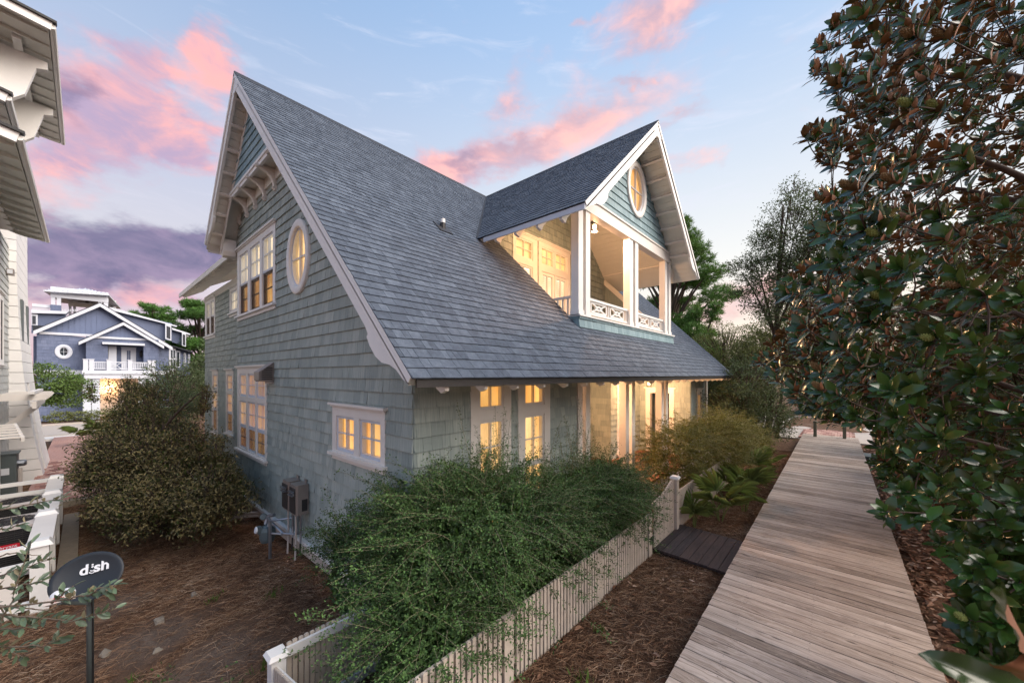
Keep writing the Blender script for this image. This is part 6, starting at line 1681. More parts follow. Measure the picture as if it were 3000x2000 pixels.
# ---- the myrtle in the side yard
rm_ = np.random.RandomState(23)
my_ = thing('myrtle_shrub', 'large olive brown evergreen shrub filling the side yard', 'shrub', (-11.4, 1.2, -1.1))
M_L = [((-11.6, 1.1, .50), (2.3, 1.15, 1.30)), ((-13.6, .95, .60), (2.2, .9, 1.35)), ((-9.9, 1.5, .15), (1.15, .65, .95)), ((-9.5, 1.75, -.05), (.7, .42, .6)), ((-12.4, .8, -.05), (2.5, .85, .95)), ((-15.5, .95, .6), (1.5, .7, 1.4))]
M_S = []
for c, rad in M_L:
    for k in range(13):
        d = rm_.normal(size=3); d /= np.linalg.norm(d); d[2] = abs(d[2])*1.0-.25
        s_ = rm_.uniform(.28, .52); M_S.append((tuple(np.array(c)+d*np.array(rad)*rm_.uniform(.78, 1.05)), (s_*1.2, s_, s_*.75)))
leafy(my_, M_L, 30000, (.045, .085), (.018, .034), 'myrtle_leaf', rm_, 'inner_crown', 20, .26, 'bark', .7, .45)
leafy(my_, M_S, 42000, (.045, .09), (.018, .036), 'myrtle_leaf', rm_, 'crown', 16, .22, 'bark', .7, .25)
sp = [((-10.9+rm_.uniform(-.3, .3), 1.8, 1.65+k*.14), (.12, .12, .14)) for k in range(5)]+[((-12.8-k*.55, .9+rm_.uniform(-.4, .4), 1.95+rm_.uniform(-.1, .35)), (.18, .18, .24)) for k in range(6)]+[((-14.6, .15, 1.95+.14*k), (.10, .10, .12)) for k in range(3)]
sp += [((c[0]+rm_.uniform(-1, 1)*rad[0]*.8, c[1]+rm_.uniform(-1, 1)*rad[1]*.7, c[2]+rad[2]*rm_.uniform(.85, 1.25)), (.10, .10, .22)) for c, rad in M_L for k in range(6)]
leafy(my_, sp, 7000, (.045, .08), (.018, .03), 'myrtle_leaf', rm_, 'sprigs', 18, .16, 'bark', .7, .3)
limb_tree(my_, (-11.3, 1.2, -1.15), (-11.8, 1.1, 1.2), .07, [(-10.2, 1.4, .5), (-13, .8, .9), (-12.2, 1.4, 1.6), (-10.9, 1.8, 2.2), (-14.4, .9, 1.7)], rm_)

# ---- magnolia
rg = np.random.RandomState(24)
mg = thing('magnolia_tree', 'large magnolia with glossy leaves and rusty undersides overhanging the boardwalk', 'tree', (2.9, 6.6, -.2))
SIL = [(2520, -200), (2455, 60), (2395, 130), (2370, 220), (2440, 300), (2470, 330), (2345, 380), (2400, 470), (2470, 520), (2390, 570), (2420, 640), (2375, 690), (2440, 740), (2330, 790), (2290, 830), (2330, 900), (2280, 980), (2205, 1065), (2250, 1100), (2310, 1140), (2350, 1200), (2440, 1240), (2540, 1230), (2570, 1300), (2560, 1380), (2650, 1440), (2560, 1500), (2640, 1560), (2740, 1600), (2735, 1680), (2830, 1720), (2820, 1830), (2900, 2050), (3600, 2050), (3600, -200)]
def in_poly(u, v, poly):
    ins = np.zeros(len(u), bool); j = len(poly)-1
    for i in range(len(poly)):
        (xi, yi), (xj, yj) = poly[i], poly[j]
        ins ^= ((yi > v) != (yj > v)) & (u < (xj-xi)*(v-yi)/(yj-yi+1e-9)+xi); j = i
    return ins
def magnolia_tips(n, box, cen, rad, seed):
    r_ = np.random.RandomState(seed); out = []
    while len(out) < n:
        P = r_.uniform(box[0], box[1], (4000, 3)); e = (((P-cen)/rad)**2).sum(1)
        P = P[(e < 1) & (r_.rand(len(P)) < np.clip(e, .25, 1))]
        u, v, d = project(P); k = (d > 2.3) & in_poly(u, v, SIL) & (u < 3250); out += list(P[k])
    return np.array(out[:n])
cenm = np.array([2.9, 6.4, 3.3])
tips = np.concatenate([magnolia_tips(2600, ((-1.4, 3.0, .6), (3.2, 10.5, 8.2)), cenm, np.array([4.4, 4.2, 4.9]), 1),
                       magnolia_tips(150, ((-1.5, 5.9, 1.7), (.6, 8.0, 3.5)), np.array([-.45, 6.9, 2.65]), np.array([.95, .9, .75]), 3),
                       magnolia_tips(120, ((-.7, 5.0, .9), (1.2, 7.6, 3.0)), np.array([.25, 6.3, 2.0]), np.array([.85, 1.1, .85]), 4),
                       magnolia_tips(170, ((.5, 2.3, -.1), (2.2, 4.6, 2.2)), np.array([1.9, 3.6, .8]), np.array([1.4, 1.6, 1.6]), 2)])
axes_ = unit(unit(tips-cenm+np.array([0, 0, .6]))*.8+np.array([-.25, -.15, .35])+np.clip(3.2-tips[:, 2:3], 0, 1.2)*np.array([[0, -.35, .75]])+rg.normal(size=tips.shape)*.25)
LP, LD_, LN, LL, LW = [], [], [], [], []
for p, a in zip(tips, axes_):
    k = rg.randint(8, 13)
    s1 = np.cross(a, [0, 0, 1.]); s1 /= np.linalg.norm(s1)+1e-9; s2 = np.cross(s1, a)
    for j in range(k):
        ph = j*2.4+rg.uniform(-.3, .3); open_ = .35+.95*(j/k)+rg.uniform(-.12, .12)
        rad_ = s1*math.cos(ph)+s2*math.sin(ph)
        d = a*math.cos(open_)+rad_*math.sin(open_); d = d+np.array([0, 0, -.10*open_]); n_ = a*math.sin(open_)-rad_*math.cos(open_)+rg.normal(size=3)*.18
        LP.append(p-a*(.07*j/k)); LD_.append(d); LN.append(n_); ln = rg.uniform(.095, .165)*(1.0 if j > 2 else .75); LL.append(ln); LW.append(ln*rg.uniform(.36, .46))
LP, LD_, LN, LL, LW = map(np.array, (LP, LD_, LN, LL, LW))
uu, vv, dd = project(LP+LD_*LL[:, None]*.5)
score = np.where((uu > -30) & (uu < 2990) & (vv > 0) & (vv < 2000), 1/dd, -1)
order = np.argsort(-score); big_i = order[:290]; rest_i = order[290:]
T_, F3_ = big_leaf_template(.22, .8)
me_leaf = npmesh('leaf', T_, np.array(F3_), 'magnolia_leaf', True, True)
D_, S2_, N2_ = frames(LD_, LN); S2_ = -S2_
for i in big_i:
    o = link('leaf', me_leaf, mg)
    m4 = Matrix(((D_[i][0]*LL[i], S2_[i][0]*LW[i], N2_[i][0]*LL[i], LP[i][0]), (D_[i][1]*LL[i], S2_[i][1]*LW[i], N2_[i][1]*LL[i], LP[i][1]), (D_[i][2]*LL[i], S2_[i][2]*LW[i], N2_[i][2]*LL[i], LP[i][2]), (0, 0, 0, 1)))
    o.matrix_local = Matrix.Translation(-mg.location) @ m4
link('crown', npmesh('crown', *big_leaves(LP[rest_i], LD_[rest_i], LN[rest_i], LL[rest_i], LW[rest_i], .22, .8), 'magnolia_leaf', True, True), mg, kind='stuff')
# limbs and twigs
limbs_m = [(-.7, 6.9, 2.7), (.2, 6.8, 2.9), (-.3, 6.2, 3.6), (.6, 5.0, 4.6), (.9, 4.4, 3.0), (.7, 7.6, 5.2), (1.2, 3.8, 1.6), (.4, 6.4, 6.4), (1.4, 5.2, 6.8), (.9, 8.4, 3.4), (1.3, 4.0, 4.4), (.6, 5.6, 2.0)]
limb_tree(mg, (2.9, 6.6, -.25), (2.7, 6.4, 7.0), .13, limbs_m, rg, 'bark')
nodes = np.array([(np.array([2.9, 6.6, 3])*(1-f)+np.array(q_)*f) for q_ in limbs_m for f in (.45, .7, .85, 1.0)])
tw = []
allp = np.concatenate([nodes, tips]); dc = np.linalg.norm(allp-np.array([2.9, 6.5, 3.2]), axis=1)
for i, p in enumerate(tips):
    me_d = dc[len(nodes)+i]; dist = np.linalg.norm(allp-p, axis=1)+np.where(dc < me_d-.12, 0, 99); q_ = allp[np.argmin(dist)]; m_ = (p+q_)/2+rg.normal(size=3)*.04-np.array([0, 0, .04])
    tw.append(np.stack([q_*(1-f)**2+2*m_*f*(1-f)+p*f*f for f in np.linspace(0, 1, 5)]))
V, F4 = tubes(np.array(tw), .0065, .004, 5); link('twigs', npmesh('twigs', V, F4, 'bark'), mg, kind='stuff')
# seed cones
plain('seed_cone', srgb(142,112,70), .8, .3, 60.0, bmp=1.0); plain('seed_cone_green', srgb(150,158,84), .7, .25, 60.0, bmp=1.0)
u_, v_, d_ = project(tips); vis = np.where((u_ > 2250) & (u_ < 2980) & (v_ > 20) & (v_ < 1850) & (d_ < 6))[0]
front = vis[np.argsort(d_[vis])][:150]
for c_i, i in enumerate(rg.choice(front, 24, replace=False)):
    a = Vector(axes_[i]); mb = MB(); prof = []; o3 = Vector(tips[i])+a*.015
    rc = lambda f: .017*math.sin(math.pi*(f*.84+.12))+.002
    for k in range(9): f = k/8; prof.append((rc(f), f*.085))
    mb.lathe(prof, o3, a, 10); qq = a.to_track_quat('Z', 'Y')
    for k in range(8):
        for j in range(8):
            f = (k+.6)/8.4; ang = j*math.pi/4+(k % 2)*.39; c3 = o3+qq @ Vector((rc(f)*math.cos(ang), rc(f)*math.sin(ang), f*.085)); e = qq @ Vector((math.cos(ang), math.sin(ang), .7)); t1 = e.cross(a).normalized(); t2 = a
            mb.add([c3+t1*.0055, c3+t2*.006, c3-t1*.0055, c3-t2*.006, c3+e*.009], [(0, 1, 4), (1, 2, 4), (2, 3, 4), (3, 0, 4)])
    mb.build('seed_cone', 'seed_cone' if c_i % 3 else 'seed_cone_green', mg)

# ---- magnolia sprig right in front of the lens
fs = thing('magnolia_sprig', 'blurred magnolia leaves close to the lens at the lower right', 'leaves', (.42, 1.0, 1.9))
def ray(u, v, d):
    t = (u-1500)/1106; w = (1098-v)/1106; c_, s_ = math.cos(YAW), math.sin(YAW); return np.array([(c_*t-s_)*d, (s_*t+c_)*d, H+w*d])
for a, b, wd, nrm in ((ray(3075, 2080, .62), ray(2735, 1918, .62), .062, (-.25, -.75, .62)), (ray(3120, 2030, .66), ray(2885, 1885, .60), .070, (.25, .85, -.25)), (ray(3045, 1930, .60), ray(2890, 1725, .58), .060, (-.75, -.45, .45)), (ray(3090, 2110, .64), ray(2950, 1950, .74), .05, (.1, -.3, .9))):
    L_ = np.linalg.norm(b-a); Dv = (b-a)[None]/L_; D1, S1, N1 = frames(Dv, np.array([nrm]))
    T2 = []; F2 = []
    ns = 12; nw_ = 4
    for i in range(ns+1):
        s_ = i/ns; w_ = (math.sin(math.pi*min(1, s_*.93+.02)**.85)**.8)*wd*.5 if s_ < 1 else 0
        for j in range(-nw_, nw_+1):
            y = j/nw_; T2.append(a+D1[0]*s_*L_-S1[0]*y*w_+N1[0]*(abs(y)*w_*.35-.10*L_*s_*s_+.004*math.sin(s_*18)*abs(y)))
    for i in range(ns):
        for j in range(2*nw_): q_ = i*(2*nw_+1)+j; F2.append((q_, q_+2*nw_+1, q_+2*nw_+2, q_+1))
    link('leaf', npmesh('leaf', np.array(T2), np.array(F2), 'magnolia_leaf', True), fs)
mb = MB(); mb.tube([ray(3060, 2095, .63), ray(3100, 2250, .66)], .007, 8); mb.build('stem', 'bark', fs)

# ---- silverthorn sprays in front, left
st = thing('silverthorn_branch', 'grey-green leafy sprays reaching in at the lower left', 'branches', (-3.2, -.4, .9))
sprays = [([(-60, 1500), (70, 1482), (186, 1460)], 2.2), ([(-40, 1905), (30, 1760), (92, 1585)], 2.0), ([(-60, 1782), (190, 1757), (275, 1735), (335, 1712)], 1.95), ([(-60, 1798), (110, 1808), (210, 1819), (345, 1780)], 2.0), ([(-40, 1893), (124, 1891), (176, 1870)], 2.1), ([(-50, 1700), (70, 1662), (160, 1630)], 2.2), ([(-60, 1735), (60, 1712), (125, 1700)], 2.15), ([(150, 1765), (190, 1735), (215, 1715)], 1.95), ([(-60, 1850), (60, 1838), (120, 1820)], 2.0), ([(260, 1742), (290, 1720), (330, 1728)], 1.93), ([(-60, 1560), (30, 1545), (75, 1530)], 2.3), ([(-50, 1950), (20, 1900), (70, 1925)], 2.1), ([(-40, 1640), (30, 1620), (110, 1625)], 2.25), ([(-50, 1770), (80, 1780), (150, 1790)], 2.05)]
rs = np.random.RandomState(25)
T_s, F3_s = big_leaf_template(.35, .35); me_s = npmesh('leaf', T_s, np.array(F3_s), 'silverthorn_leaf', True, True)
nl_ = 0
for pts, d in sprays:
    W_ = [ray(u, v, d) for u, v in pts]; full = []
    for a, b in zip(W_[:-1], W_[1:]):
        for f in np.linspace(0, 1, 6, endpoint=False): full.append(a*(1-f)+b*f+rs.normal(size=3)*.003)
    full.append(W_[-1]); full = np.array(full)
    mb = MB(); mb.tube([tuple(q_) for q_ in full], [.0055*(1-.7*i/len(full)) for i in range(len(full))], 6); mb.build('stem', 'bark_pale', st, smooth=True)
    seg = np.linalg.norm(np.diff(full, axis=0), axis=1); n = int(seg.sum()/.017)
    for k in range(n):
        if nl_ > 296: break
        f = (k+rs.rand())/n*(len(full)-1); i = min(int(f), len(full)-2); p = full[i]*(1-(f-i))+full[i+1]*(f-i); T = full[i+1]-full[i]; T = T/np.linalg.norm(T)
        sd = np.cross(T, rs.normal(size=3)); sd /= np.linalg.norm(sd); D = unit((T*.75+sd*.9+np.array([0, 0, .15]))[None]); N = unit((np.array([.3, -.1, 1.])+rs.normal(size=3)*.45)[None])
        D1, S1, N1 = (q_[0] for q_ in frames(D, N)); S1 = -S1; L_ = rs.uniform(.038, .068); w = L_*rs.uniform(.32, .42)
        o = link('leaf', me_s, st); o.matrix_local = Matrix.Translation(-st.location) @ Matrix(((D1[0]*L_, S1[0]*w, N1[0]*L_, p[0]), (D1[1]*L_, S1[1]*w, N1[1]*L_, p[1]), (D1[2]*L_, S1[2]*w, N1[2]*L_, p[2]), (0, 0, 0, 1))); nl_ += 1

# ---- saw palmettos
def palmetto(x, y, n, label, seed, h=.55, r0=.42):
    r_ = np.random.RandomState(seed); z = float(zg(x, y)); t = thing('saw_palmetto', label, 'palm', (x, y, z), 'saw palmettos beside the boardwalk')
    for k in range(n):
        az = k*2.4+r_.uniform(-.3, .3); lean = r_.uniform(.15, .95); ln = h*r_.uniform(.6, 1.15)
        tip = np.array([x+math.cos(az)*math.sin(lean)*ln, y+math.sin(az)*math.sin(lean)*ln, z+math.cos(lean)*ln+.05])
        mb = MB(); mb.tube([(x+math.cos(az)*.03, y+math.sin(az)*.03, z), tuple((np.array([x, y, z])+tip)/2+np.array([0, 0, .04])), tuple(tip)], [.008, .006, .005], 5); stem = mb.build('leaf_stalk', 'palmetto_leaf', t)
        ax = unit((np.array([math.cos(az)*math.sin(lean+.35), math.sin(az)*math.sin(lean+.35), math.cos(lean+.35)]))[None])[0]
        sd = unit(np.cross(ax, [0, 0, 1.])[None])[0]; nn_ = np.cross(sd, ax)
        nb_ = 17; Pb = []; Db = []; Nb = []; Lb = []
        for j in range(nb_):
            a = (j/(nb_-1)-.5)*R(190); dirv = ax*math.cos(a)+sd*math.sin(a)-nn_*.10*abs(math.sin(a)); Pb.append(tip); Db.append(dirv); Nb.append(nn_+sd*.3*((j % 2)-.5)); Lb.append(r0*r_.uniform(.82, 1.05)*(1-.25*abs(j/(nb_-1)-.5)*2))
        Pb, Db, Nb, Lb = map(np.array, (Pb, Db, Nb, Lb)); V, F3 = big_leaves(Pb, Db, Nb, Lb, np.full(nb_, .021), .9, .12)
        link('fan_leaf', npmesh('fan_leaf', V, F3, 'palmetto_leaf', False, True), t)
for i, (x, y, n, lb) in enumerate(((-1.72, 7.75, 6, 'saw palmetto with fanned leaves growing right behind the dark landing'), (-1.50, 8.7, 6, 'saw palmetto whose fans lean over the boardwalk edge'), (-1.95, 9.3, 5, 'dark saw palmetto against the fence under the porch-lit shrub'), (-1.62, 10.3, 5, 'small saw palmetto between the porch-lit shrub and boardwalk'), (-1.75, 12.0, 5, 'farthest saw palmetto along the boardwalk, past the porch-lit shrub'), (-2.02, 7.2, 4, 'low saw palmetto at the foot of the capped gate post'))):
    palmetto(x, y, n, lb, 60+i, .55 if i != 5 else .30, .46 if i != 5 else .36)

# ---- trees and shrubs behind
def tree(name, label, base, top, r0, lobes, limbs, n_leaf, L, W, material, seed, group=None, clump=24, spread=.3, bark='bark', shell=.45, droop=0.0):
    r_ = np.random.RandomState(seed); t = thing(name, label, 'tree', base, group)
    limb_tree(t, base, top, r0, limbs, r_, bark); leafy(t, lobes, n_leaf, L, W, material, r_, 'crown', clump, spread, bark, .5, shell, droop=droop); return t
def pine(label, base, h, crown, n_tuft, seed, group, spread=1.0, lean=0.0, tuft=.22):
    """layered pine: whorled limbs carrying flat plates of needle tufts"""
    r_ = np.random.RandomState(seed); t = thing('pine_tree', label, 'tree', base, group); b = np.array(base, float); tp = b+np.array([lean, 0, h])
    limbs = []; lob = []
    for f, rad, thick in crown:
        for k in range(r_.randint(4, 7)):
            az = r_.uniform(0, 2*math.pi); rr = rad*r_.uniform(.35, 1.0)*spread; p = b+(tp-b)*f+np.array([math.cos(az)*rr, math.sin(az)*rr, r_.uniform(-.15, .35)*thick]); limbs.append(p); lob.append((p, (rad*.42*spread, rad*.42*spread, thick)))
    limb_tree(t, base, tuple(tp), h*.022+.05, limbs, r_)
    vol = np.array([a*b_*c for _, (a, b_, c) in lob])**.6; vol /= vol.sum(); bag = Bag()
    for (c, rad), f in zip(lob, vol):
        k = max(2, int(n_tuft*f)); P, d = ell_points(r_, k, c, rad, .2); m_ = 22
        Q = np.repeat(P, m_, 0); n = len(Q); D = unit(rand_dir(r_, n)*np.array([1, 1, .8])+np.array([0, 0, .55])); ln = r_.uniform(.6, 1.1, n)*tuft
        bag.add(small_leaves(Q, D, rand_dir(r_, n), ln, ln*.10, .0))
    link('crown', bag.mesh('crown', 'pine_needle', True), t, kind='stuff'); return t
pine('tall layered pine rising behind the dormer', (-8.3, 24.5, -.3), 12.4, [(.97, 1.0, .45), (.90, 1.6, .4), (.81, 2.2, .45), (.71, 2.6, .45), (.60, 2.9, .5), (.48, 2.6, .5)], 2600, 71, 'pines behind the houses', tuft=.34)
pine('low bushy pine below the tall pine at the roof end', (-6.0, 22.5, -.3), 6.2, [(.98, 1.0, .5), (.8, 1.8, .5), (.6, 2.2, .5), (.4, 2.3, .6)], 1500, 72, 'pines behind the houses', tuft=.32)
pine('flat-topped pine between the blue house and the wing', (-58, 9.2, -1.5), 12.4, [(.97, 2.2, .5), (.88, 3.4, .5), (.76, 3.6, .6), (.60, 3.4, .7), (.45, 3.2, .8), (.3, 2.8, .8)], 2200, 73, 'pines behind the houses', tuft=.55)
pine('slender pine behind the flat-topped pine', (-66, 6.0, -1.5), 12.6, [(.98, 1.6, .5), (.9, 2.2, .4), (.82, 2.0, .4)], 420, 74, 'pines behind the houses', tuft=.55)
tree('oak_tree', 'airy sparse oak against the pale sky above the boardwalk', (-2.4, 18.4, -.3), (-1.7, 17.6, 9.0), .13,
     [((-1.5, 17.2, 7.6), (1.3, 1.4, 1.5)), ((-2.3, 17.6, 6.6), (1.2, 1.3, .9)), ((-.9, 16.9, 6.4), (1.5, 1.3, 1.2)), ((-1.4, 17.4, 9.2), (.6, .6, .8)), ((-3.2, 17.9, 6.9), (.8, .8, .35)), ((-3.0, 17.8, 5.9), (.7, .7, .3)), ((-1.6, 17.4, 5.2), (1.5, 1.3, .7)), ((-.2, 16.5, 7.6), (1.0, 1.0, 1.0)), ((-2.4, 17.6, 8.0), (.6, .6, .4)), ((-.6, 17.0, 8.6), (.6, .6, .5))],
     [(-1.3, 17, 7.8), (-2.6, 17.6, 6.7), (-.8, 16.9, 6.8), (-3.2, 17.9, 6.8), (-1.5, 17.3, 9.2), (-.3, 16.6, 7.8)], 22000, (.06, .10), (.03, .05), 'oak_leaf', 75, clump=14, spread=.28, shell=.2)
SH = 'shrubs and small trees behind the house end'
tree('small_tree', 'olive green small tree beyond the far end of the house', (-4.2, 19.0, -.3), (-4.0, 18.8, 4.2), .09, [((-4.0, 18.6, 3.4), (1.6, 1.5, 1.5)), ((-3.2, 18.2, 2.6), (1.5, 1.3, 1.3)), ((-5.0, 19.2, 2.6), (1.3, 1.3, 1.3)), ((-3.9, 18.5, 1.2), (1.7, 1.4, 1.1))], [(-3.2, 18.3, 3), (-4.8, 19, 3.2), (-4, 18.6, 4.3)], 26000, (.05, .09), (.022, .04), 'bush_leaf', 76, SH, clump=22, spread=.28)
tree('small_tree', 'dark small tree with thin stems beside the boardwalk end', (-2.6, 15.2, -.3), (-2.5, 15.0, 2.6), .06, [((-2.5, 15.0, 2.3), (1.0, 1.1, .9)), ((-2.2, 15.6, 1.5), (1.0, 1.1, .9)), ((-2.9, 14.6, 1.6), (.8, .9, .8)), ((-2.0, 16.4, .9), (.8, 1.0, .7))], [(-2.2, 15.4, 2.2), (-2.9, 14.7, 2.0), (-2.0, 16.2, 1.2)], 17000, (.05, .085), (.022, .036), 'oak_leaf', 77, SH, clump=20, spread=.24)
tree('small_tree', 'dark evergreen behind the end of the house porch', (-4.6, 17.0, -.3), (-4.5, 16.9, 2.6), .07, [((-4.4, 16.9, 1.6), (1.0, .9, 1.3)), ((-3.4, 16.6, .9), (1.0, .9, .9))], [(-4.0, 16.8, 2)], 11000, (.05, .085), (.022, .036), 'oak_leaf', 78, SH, clump=20, spread=.24)
tree('small_tree', 'leafy evergreen under the airy oak at the boardwalk end', (-2.3, 20.6, -.3), (-1.9, 20.4, 4.4), .09, [((-1.9, 20.4, 4.2), (1.6, 1.5, 1.1)), ((-2.9, 20.4, 3.2), (1.5, 1.3, 1.2)), ((-.9, 20.2, 3.4), (1.2, 1.2, .9)), ((-3.6, 20.2, 1.8), (1.2, 1.2, 1.2)), ((-1.9, 19.6, 5.6), (1.2, 1.2, .8))], [(-1.2, 20.3, 3.8), (-2.8, 20.4, 3.6)], 24000, (.06, .10), (.026, .045), 'bush_leaf', 176, SH, clump=20, spread=.28)
tree('small_tree', 'round green tree just past the shrubs at the far kerb', (-6.4, 21.2, -.3), (-6.2, 21.0, 4.0), .09, [((-6.0, 20.8, 3.4), (1.6, 1.5, 1.3)), ((-5.0, 20.4, 2.2), (1.5, 1.3, 1.4))], [(-5.4, 20.6, 3.4)], 14000, (.06, .10), (.026, .045), 'oak_leaf', 177, SH, clump=20, spread=.28)
tree('small_tree', 'yellowish green tree across the street past the pine', (-10, 33, -.3), (-9.8, 33, 6.2), .14, [((-9.6, 33, 5.0), (2.6, 2.2, 2.0)), ((-7.6, 32.5, 3.6), (2.4, 2.0, 1.8)), ((-12, 33, 4.0), (2.4, 2, 2)), ((-9.4, 32.4, 2.4), (3.2, 2.0, 1.8))], [(-8, 32.6, 4.4), (-11.6, 33, 4.6)], 16000, (.12, .2), (.05, .09), 'bush_leaf', 79, SH, clump=20, spread=.5)
BG = 'trees behind the magnolia'
rb_ = np.random.RandomState(80)
for i, (x, y, hh, rr, lb, mt) in enumerate(((2.0, 11.0, 5.6, 1.15, 'dark evergreen filling the gap right behind the magnolia', 'oak_leaf'), (2.7, 13.6, 6.8, 1.5, 'tall dark evergreen deeper behind the magnolia', 'oak_leaf'), (2.1, 17.2, 5.0, 1.2, 'leafy shrub overhanging the stone slabs', 'bush_leaf'), (3.4, 18.8, 8.2, 2.0, 'pale green tree showing through the magnolia crown', 'bright_leaf'), (1.7, 13.2, 2.0, .8, 'low shrub under the magnolia beside the boardwalk', 'oak_leaf'), (2.9, 9.4, 5.0, 1.5, 'dark evergreen at the edge behind the magnolia', 'oak_leaf'))):
    tree('evergreen_tree', lb, (x, y, -.3), (x, y, hh*.85), .09, [((x, y, hh*.70), (rr*.8, rr*.8, hh*.28)), ((x-rr*.3, y+.3, hh*.40), (rr*.9, rr*.9, hh*.30)), ((x+rr*.3, y-.3, hh*.30), (rr, rr, hh*.28))], [(x-rr*.5, y, hh*.6), (x+rr*.4, y, hh*.7), (x, y+rr*.4, hh*.8)], 9500 if hh > 3 else 5000, (.07, .12), (.03, .055), mt, 81+i, BG, clump=20, spread=.32)
# across the far street
FT = 'trees across the far street'
for i, (x, y, hh, rr, lb) in enumerate(((-4.5, 37, 7, 2.8, 'roadside tree across the far street, left of the boardwalk line'), (-.8, 40, 8, 3.0, 'roadside tree straight beyond the boardwalk end'), (4, 38, 8, 3.2, 'roadside tree across the far street behind the magnolia'), (-17, 40, 8, 3.4, 'broad tree across the far street behind the tall pine'), (-25, 38, 6.5, 3.2, 'round tree across the far street hidden by the roof end'), (10, 44, 9, 4, 'tall tree far beyond the magnolia'))):
    tree('roadside_tree', lb, (x, y, -.3), (x+.2, y, hh*.8), .16, [((x, y, hh*.72), (rr, rr, hh*.27)), ((x-rr*.4, y, hh*.5), (rr*.8, rr*.8, hh*.2)), ((x+rr*.4, y, hh*.55), (rr*.8, rr*.8, hh*.2))], [(x-rr*.4, y, hh*.7), (x+rr*.4, y, hh*.75)], 6000, (.16, .26), (.08, .12), 'bush_leaf' if i % 2 else 'oak_leaf', 90+i, FT, clump=16, spread=.6, bark='bark')
# side yard background
tree('small_tree', 'bright green young tree in front of the blue house', (-33.5, -1.9, -1.4), (-33.4, -1.8, 1.8), .10, [((-33.4, -1.6, 2.0), (1.4, 1.6, 1.2)), ((-33.2, -.6, 1.6), (1.2, 1.2, .9)), ((-33.6, -2.6, 1.5), (1.1, 1.1, .9))], [(-33.2, -.8, 1.9), (-33.6, -2.4, 1.9)], 12000, (.09, .15), (.04, .07), 'bright_leaf', 96, clump=20, spread=.3)
rsx = np.random.RandomState(97)
bs = thing('dark_shrub', 'dark rounded shrub at the far corner of the wing', 'shrub', (-23.5, 2.6, -1.3)); leafy(bs, [((-22.5, 2.4, .9), (1.8, 1.3, 1.6)), ((-25, 3.0, 1.6), (1.8, 1.3, 1.9)), ((-28, 3.2, 1.2), (2.2, 1.6, 1.8))], 15000, (.07, .12), (.03, .055), 'oak_leaf', rsx, 'crown', 20, .3)
bs2 = thing('dark_shrub', 'dark tree mass between the blue house and the pine', 'shrub', (-48, 9, -1.3)); leafy(bs2, [((-48, 9, 2.2), (3, 2.6, 2.8)), ((-52, 10.5, 4), (3, 2.6, 3.4)), ((-46, 11, 1.5), (3, 2.5, 2.5))], 14000, (.18, .3), (.08, .13), 'oak_leaf', rsx, 'crown', 18, .6)
hg = thing('hedge', 'low green hedge in front of the blue house', 'hedge', (-48, -1.0, -1.3)); leafy(hg, [((-47.8, -1.4+k*1.3, -.85), (.6, .9, .42)) for k in range(7)], 7000, (.08, .14), (.04, .07), 'bush_leaf', rsx, 'crown', 18, .25)
palmetto(-30.5, .6, 9, 'spiky palm beside the brick path near the street', 99, 1.1, .8)
for o in list(scene.objects):
    if o.name.startswith('saw_palmetto') and o.get('label', '').startswith('spiky'): o.pop('group', None); o.name = 'spiky_palm'

# ---- small plants, stones
gr = np.random.RandomState(101)
def tufts(centres, n, L, seed):
    r_ = np.random.RandomState(seed); P = []; D = []
    for x, y, s_ in centres:
        for k in range(int(n*s_)):
            px_, py_ = x+r_.normal()*.07*s_, y+r_.normal()*.07*s_; P.append((px_, py_, float(zg(px_, py_)))); D.append((r_.normal()*.45, r_.normal()*.45, 1))
    P, D = np.array(P), unit(np.array(D)); n_ = len(P); ln = r_.uniform(*L, n_)
    return small_leaves(P, D, rand_dir(r_, n_), ln, ln*.12, .1)
cen = [(-4.2, .95, 1.3), (-4.5, 1.25, 1.2), (-4.9, .7, 1.0), (-5.0, 1.4, 1.0), (-4.3, .55, .9), (-6.1, .35, .6), (-7.2, 1.3, .7), (-5.5, .1, .6), (-1.6, 2.6, 1.0), (-1.75, 2.9, .8), (-1.5, 2.2, .8), (-1.95, 3.6, .6), (-6.6, 1.9, .9), (1.25, 5.3, 1.0), (-1.7, 12.5, 1.2), (-1.6, 13.6, 1.2), (-1.75, 14.6, 1.0)]
link('grass_tufts', npmesh('grass_tufts', *tufts(cen, 46, (.05, .13), 102), 'grass', tri=True), kind='stuff', label='small green weeds sprouting from the needle mulch', cat='weeds')
def seedling(x, y, lb, s_, seed, mt='yaupon_leaf'):
    r_ = np.random.RandomState(seed); z = float(zg(x, y)); t = thing('seedling', lb, 'plant', (x, y, z), 'seedlings in the yard')
    mb = MB(); mb.tube([(x, y, z), (x+.02, y, z+.25*s_)], [.005, .002], 5); mb.build('stem', 'twig', t)
    n = 60; P = np.array([x, y, z+.16*s_])+r_.normal(size=(n, 3))*np.array([.07, .07, .08])*s_; link('leaves', npmesh('leaves', *small_leaves(P, rand_dir(r_, n), unit(np.array([0, 0, 1.])+rand_dir(r_, n)*.5), r_.uniform(.03, .05, n), r_.uniform(.014, .022, n)), mt, tri=True), t, kind='stuff')
seedling(-5.55, .55, 'small dark seedling in the open mulch left of the fence post', 1.0, 110); seedling(-4.75, 1.0, 'leafy seedling in the mulch beside the fence post', 1.2, 111); seedling(-9.2, .2, 'pale sapling below the myrtle shrub', 1.3, 112, 'bush_leaf'); seedling(-10.6, -.05, 'thin sapling by the enclosure edge', 1.3, 113, 'bush_leaf')
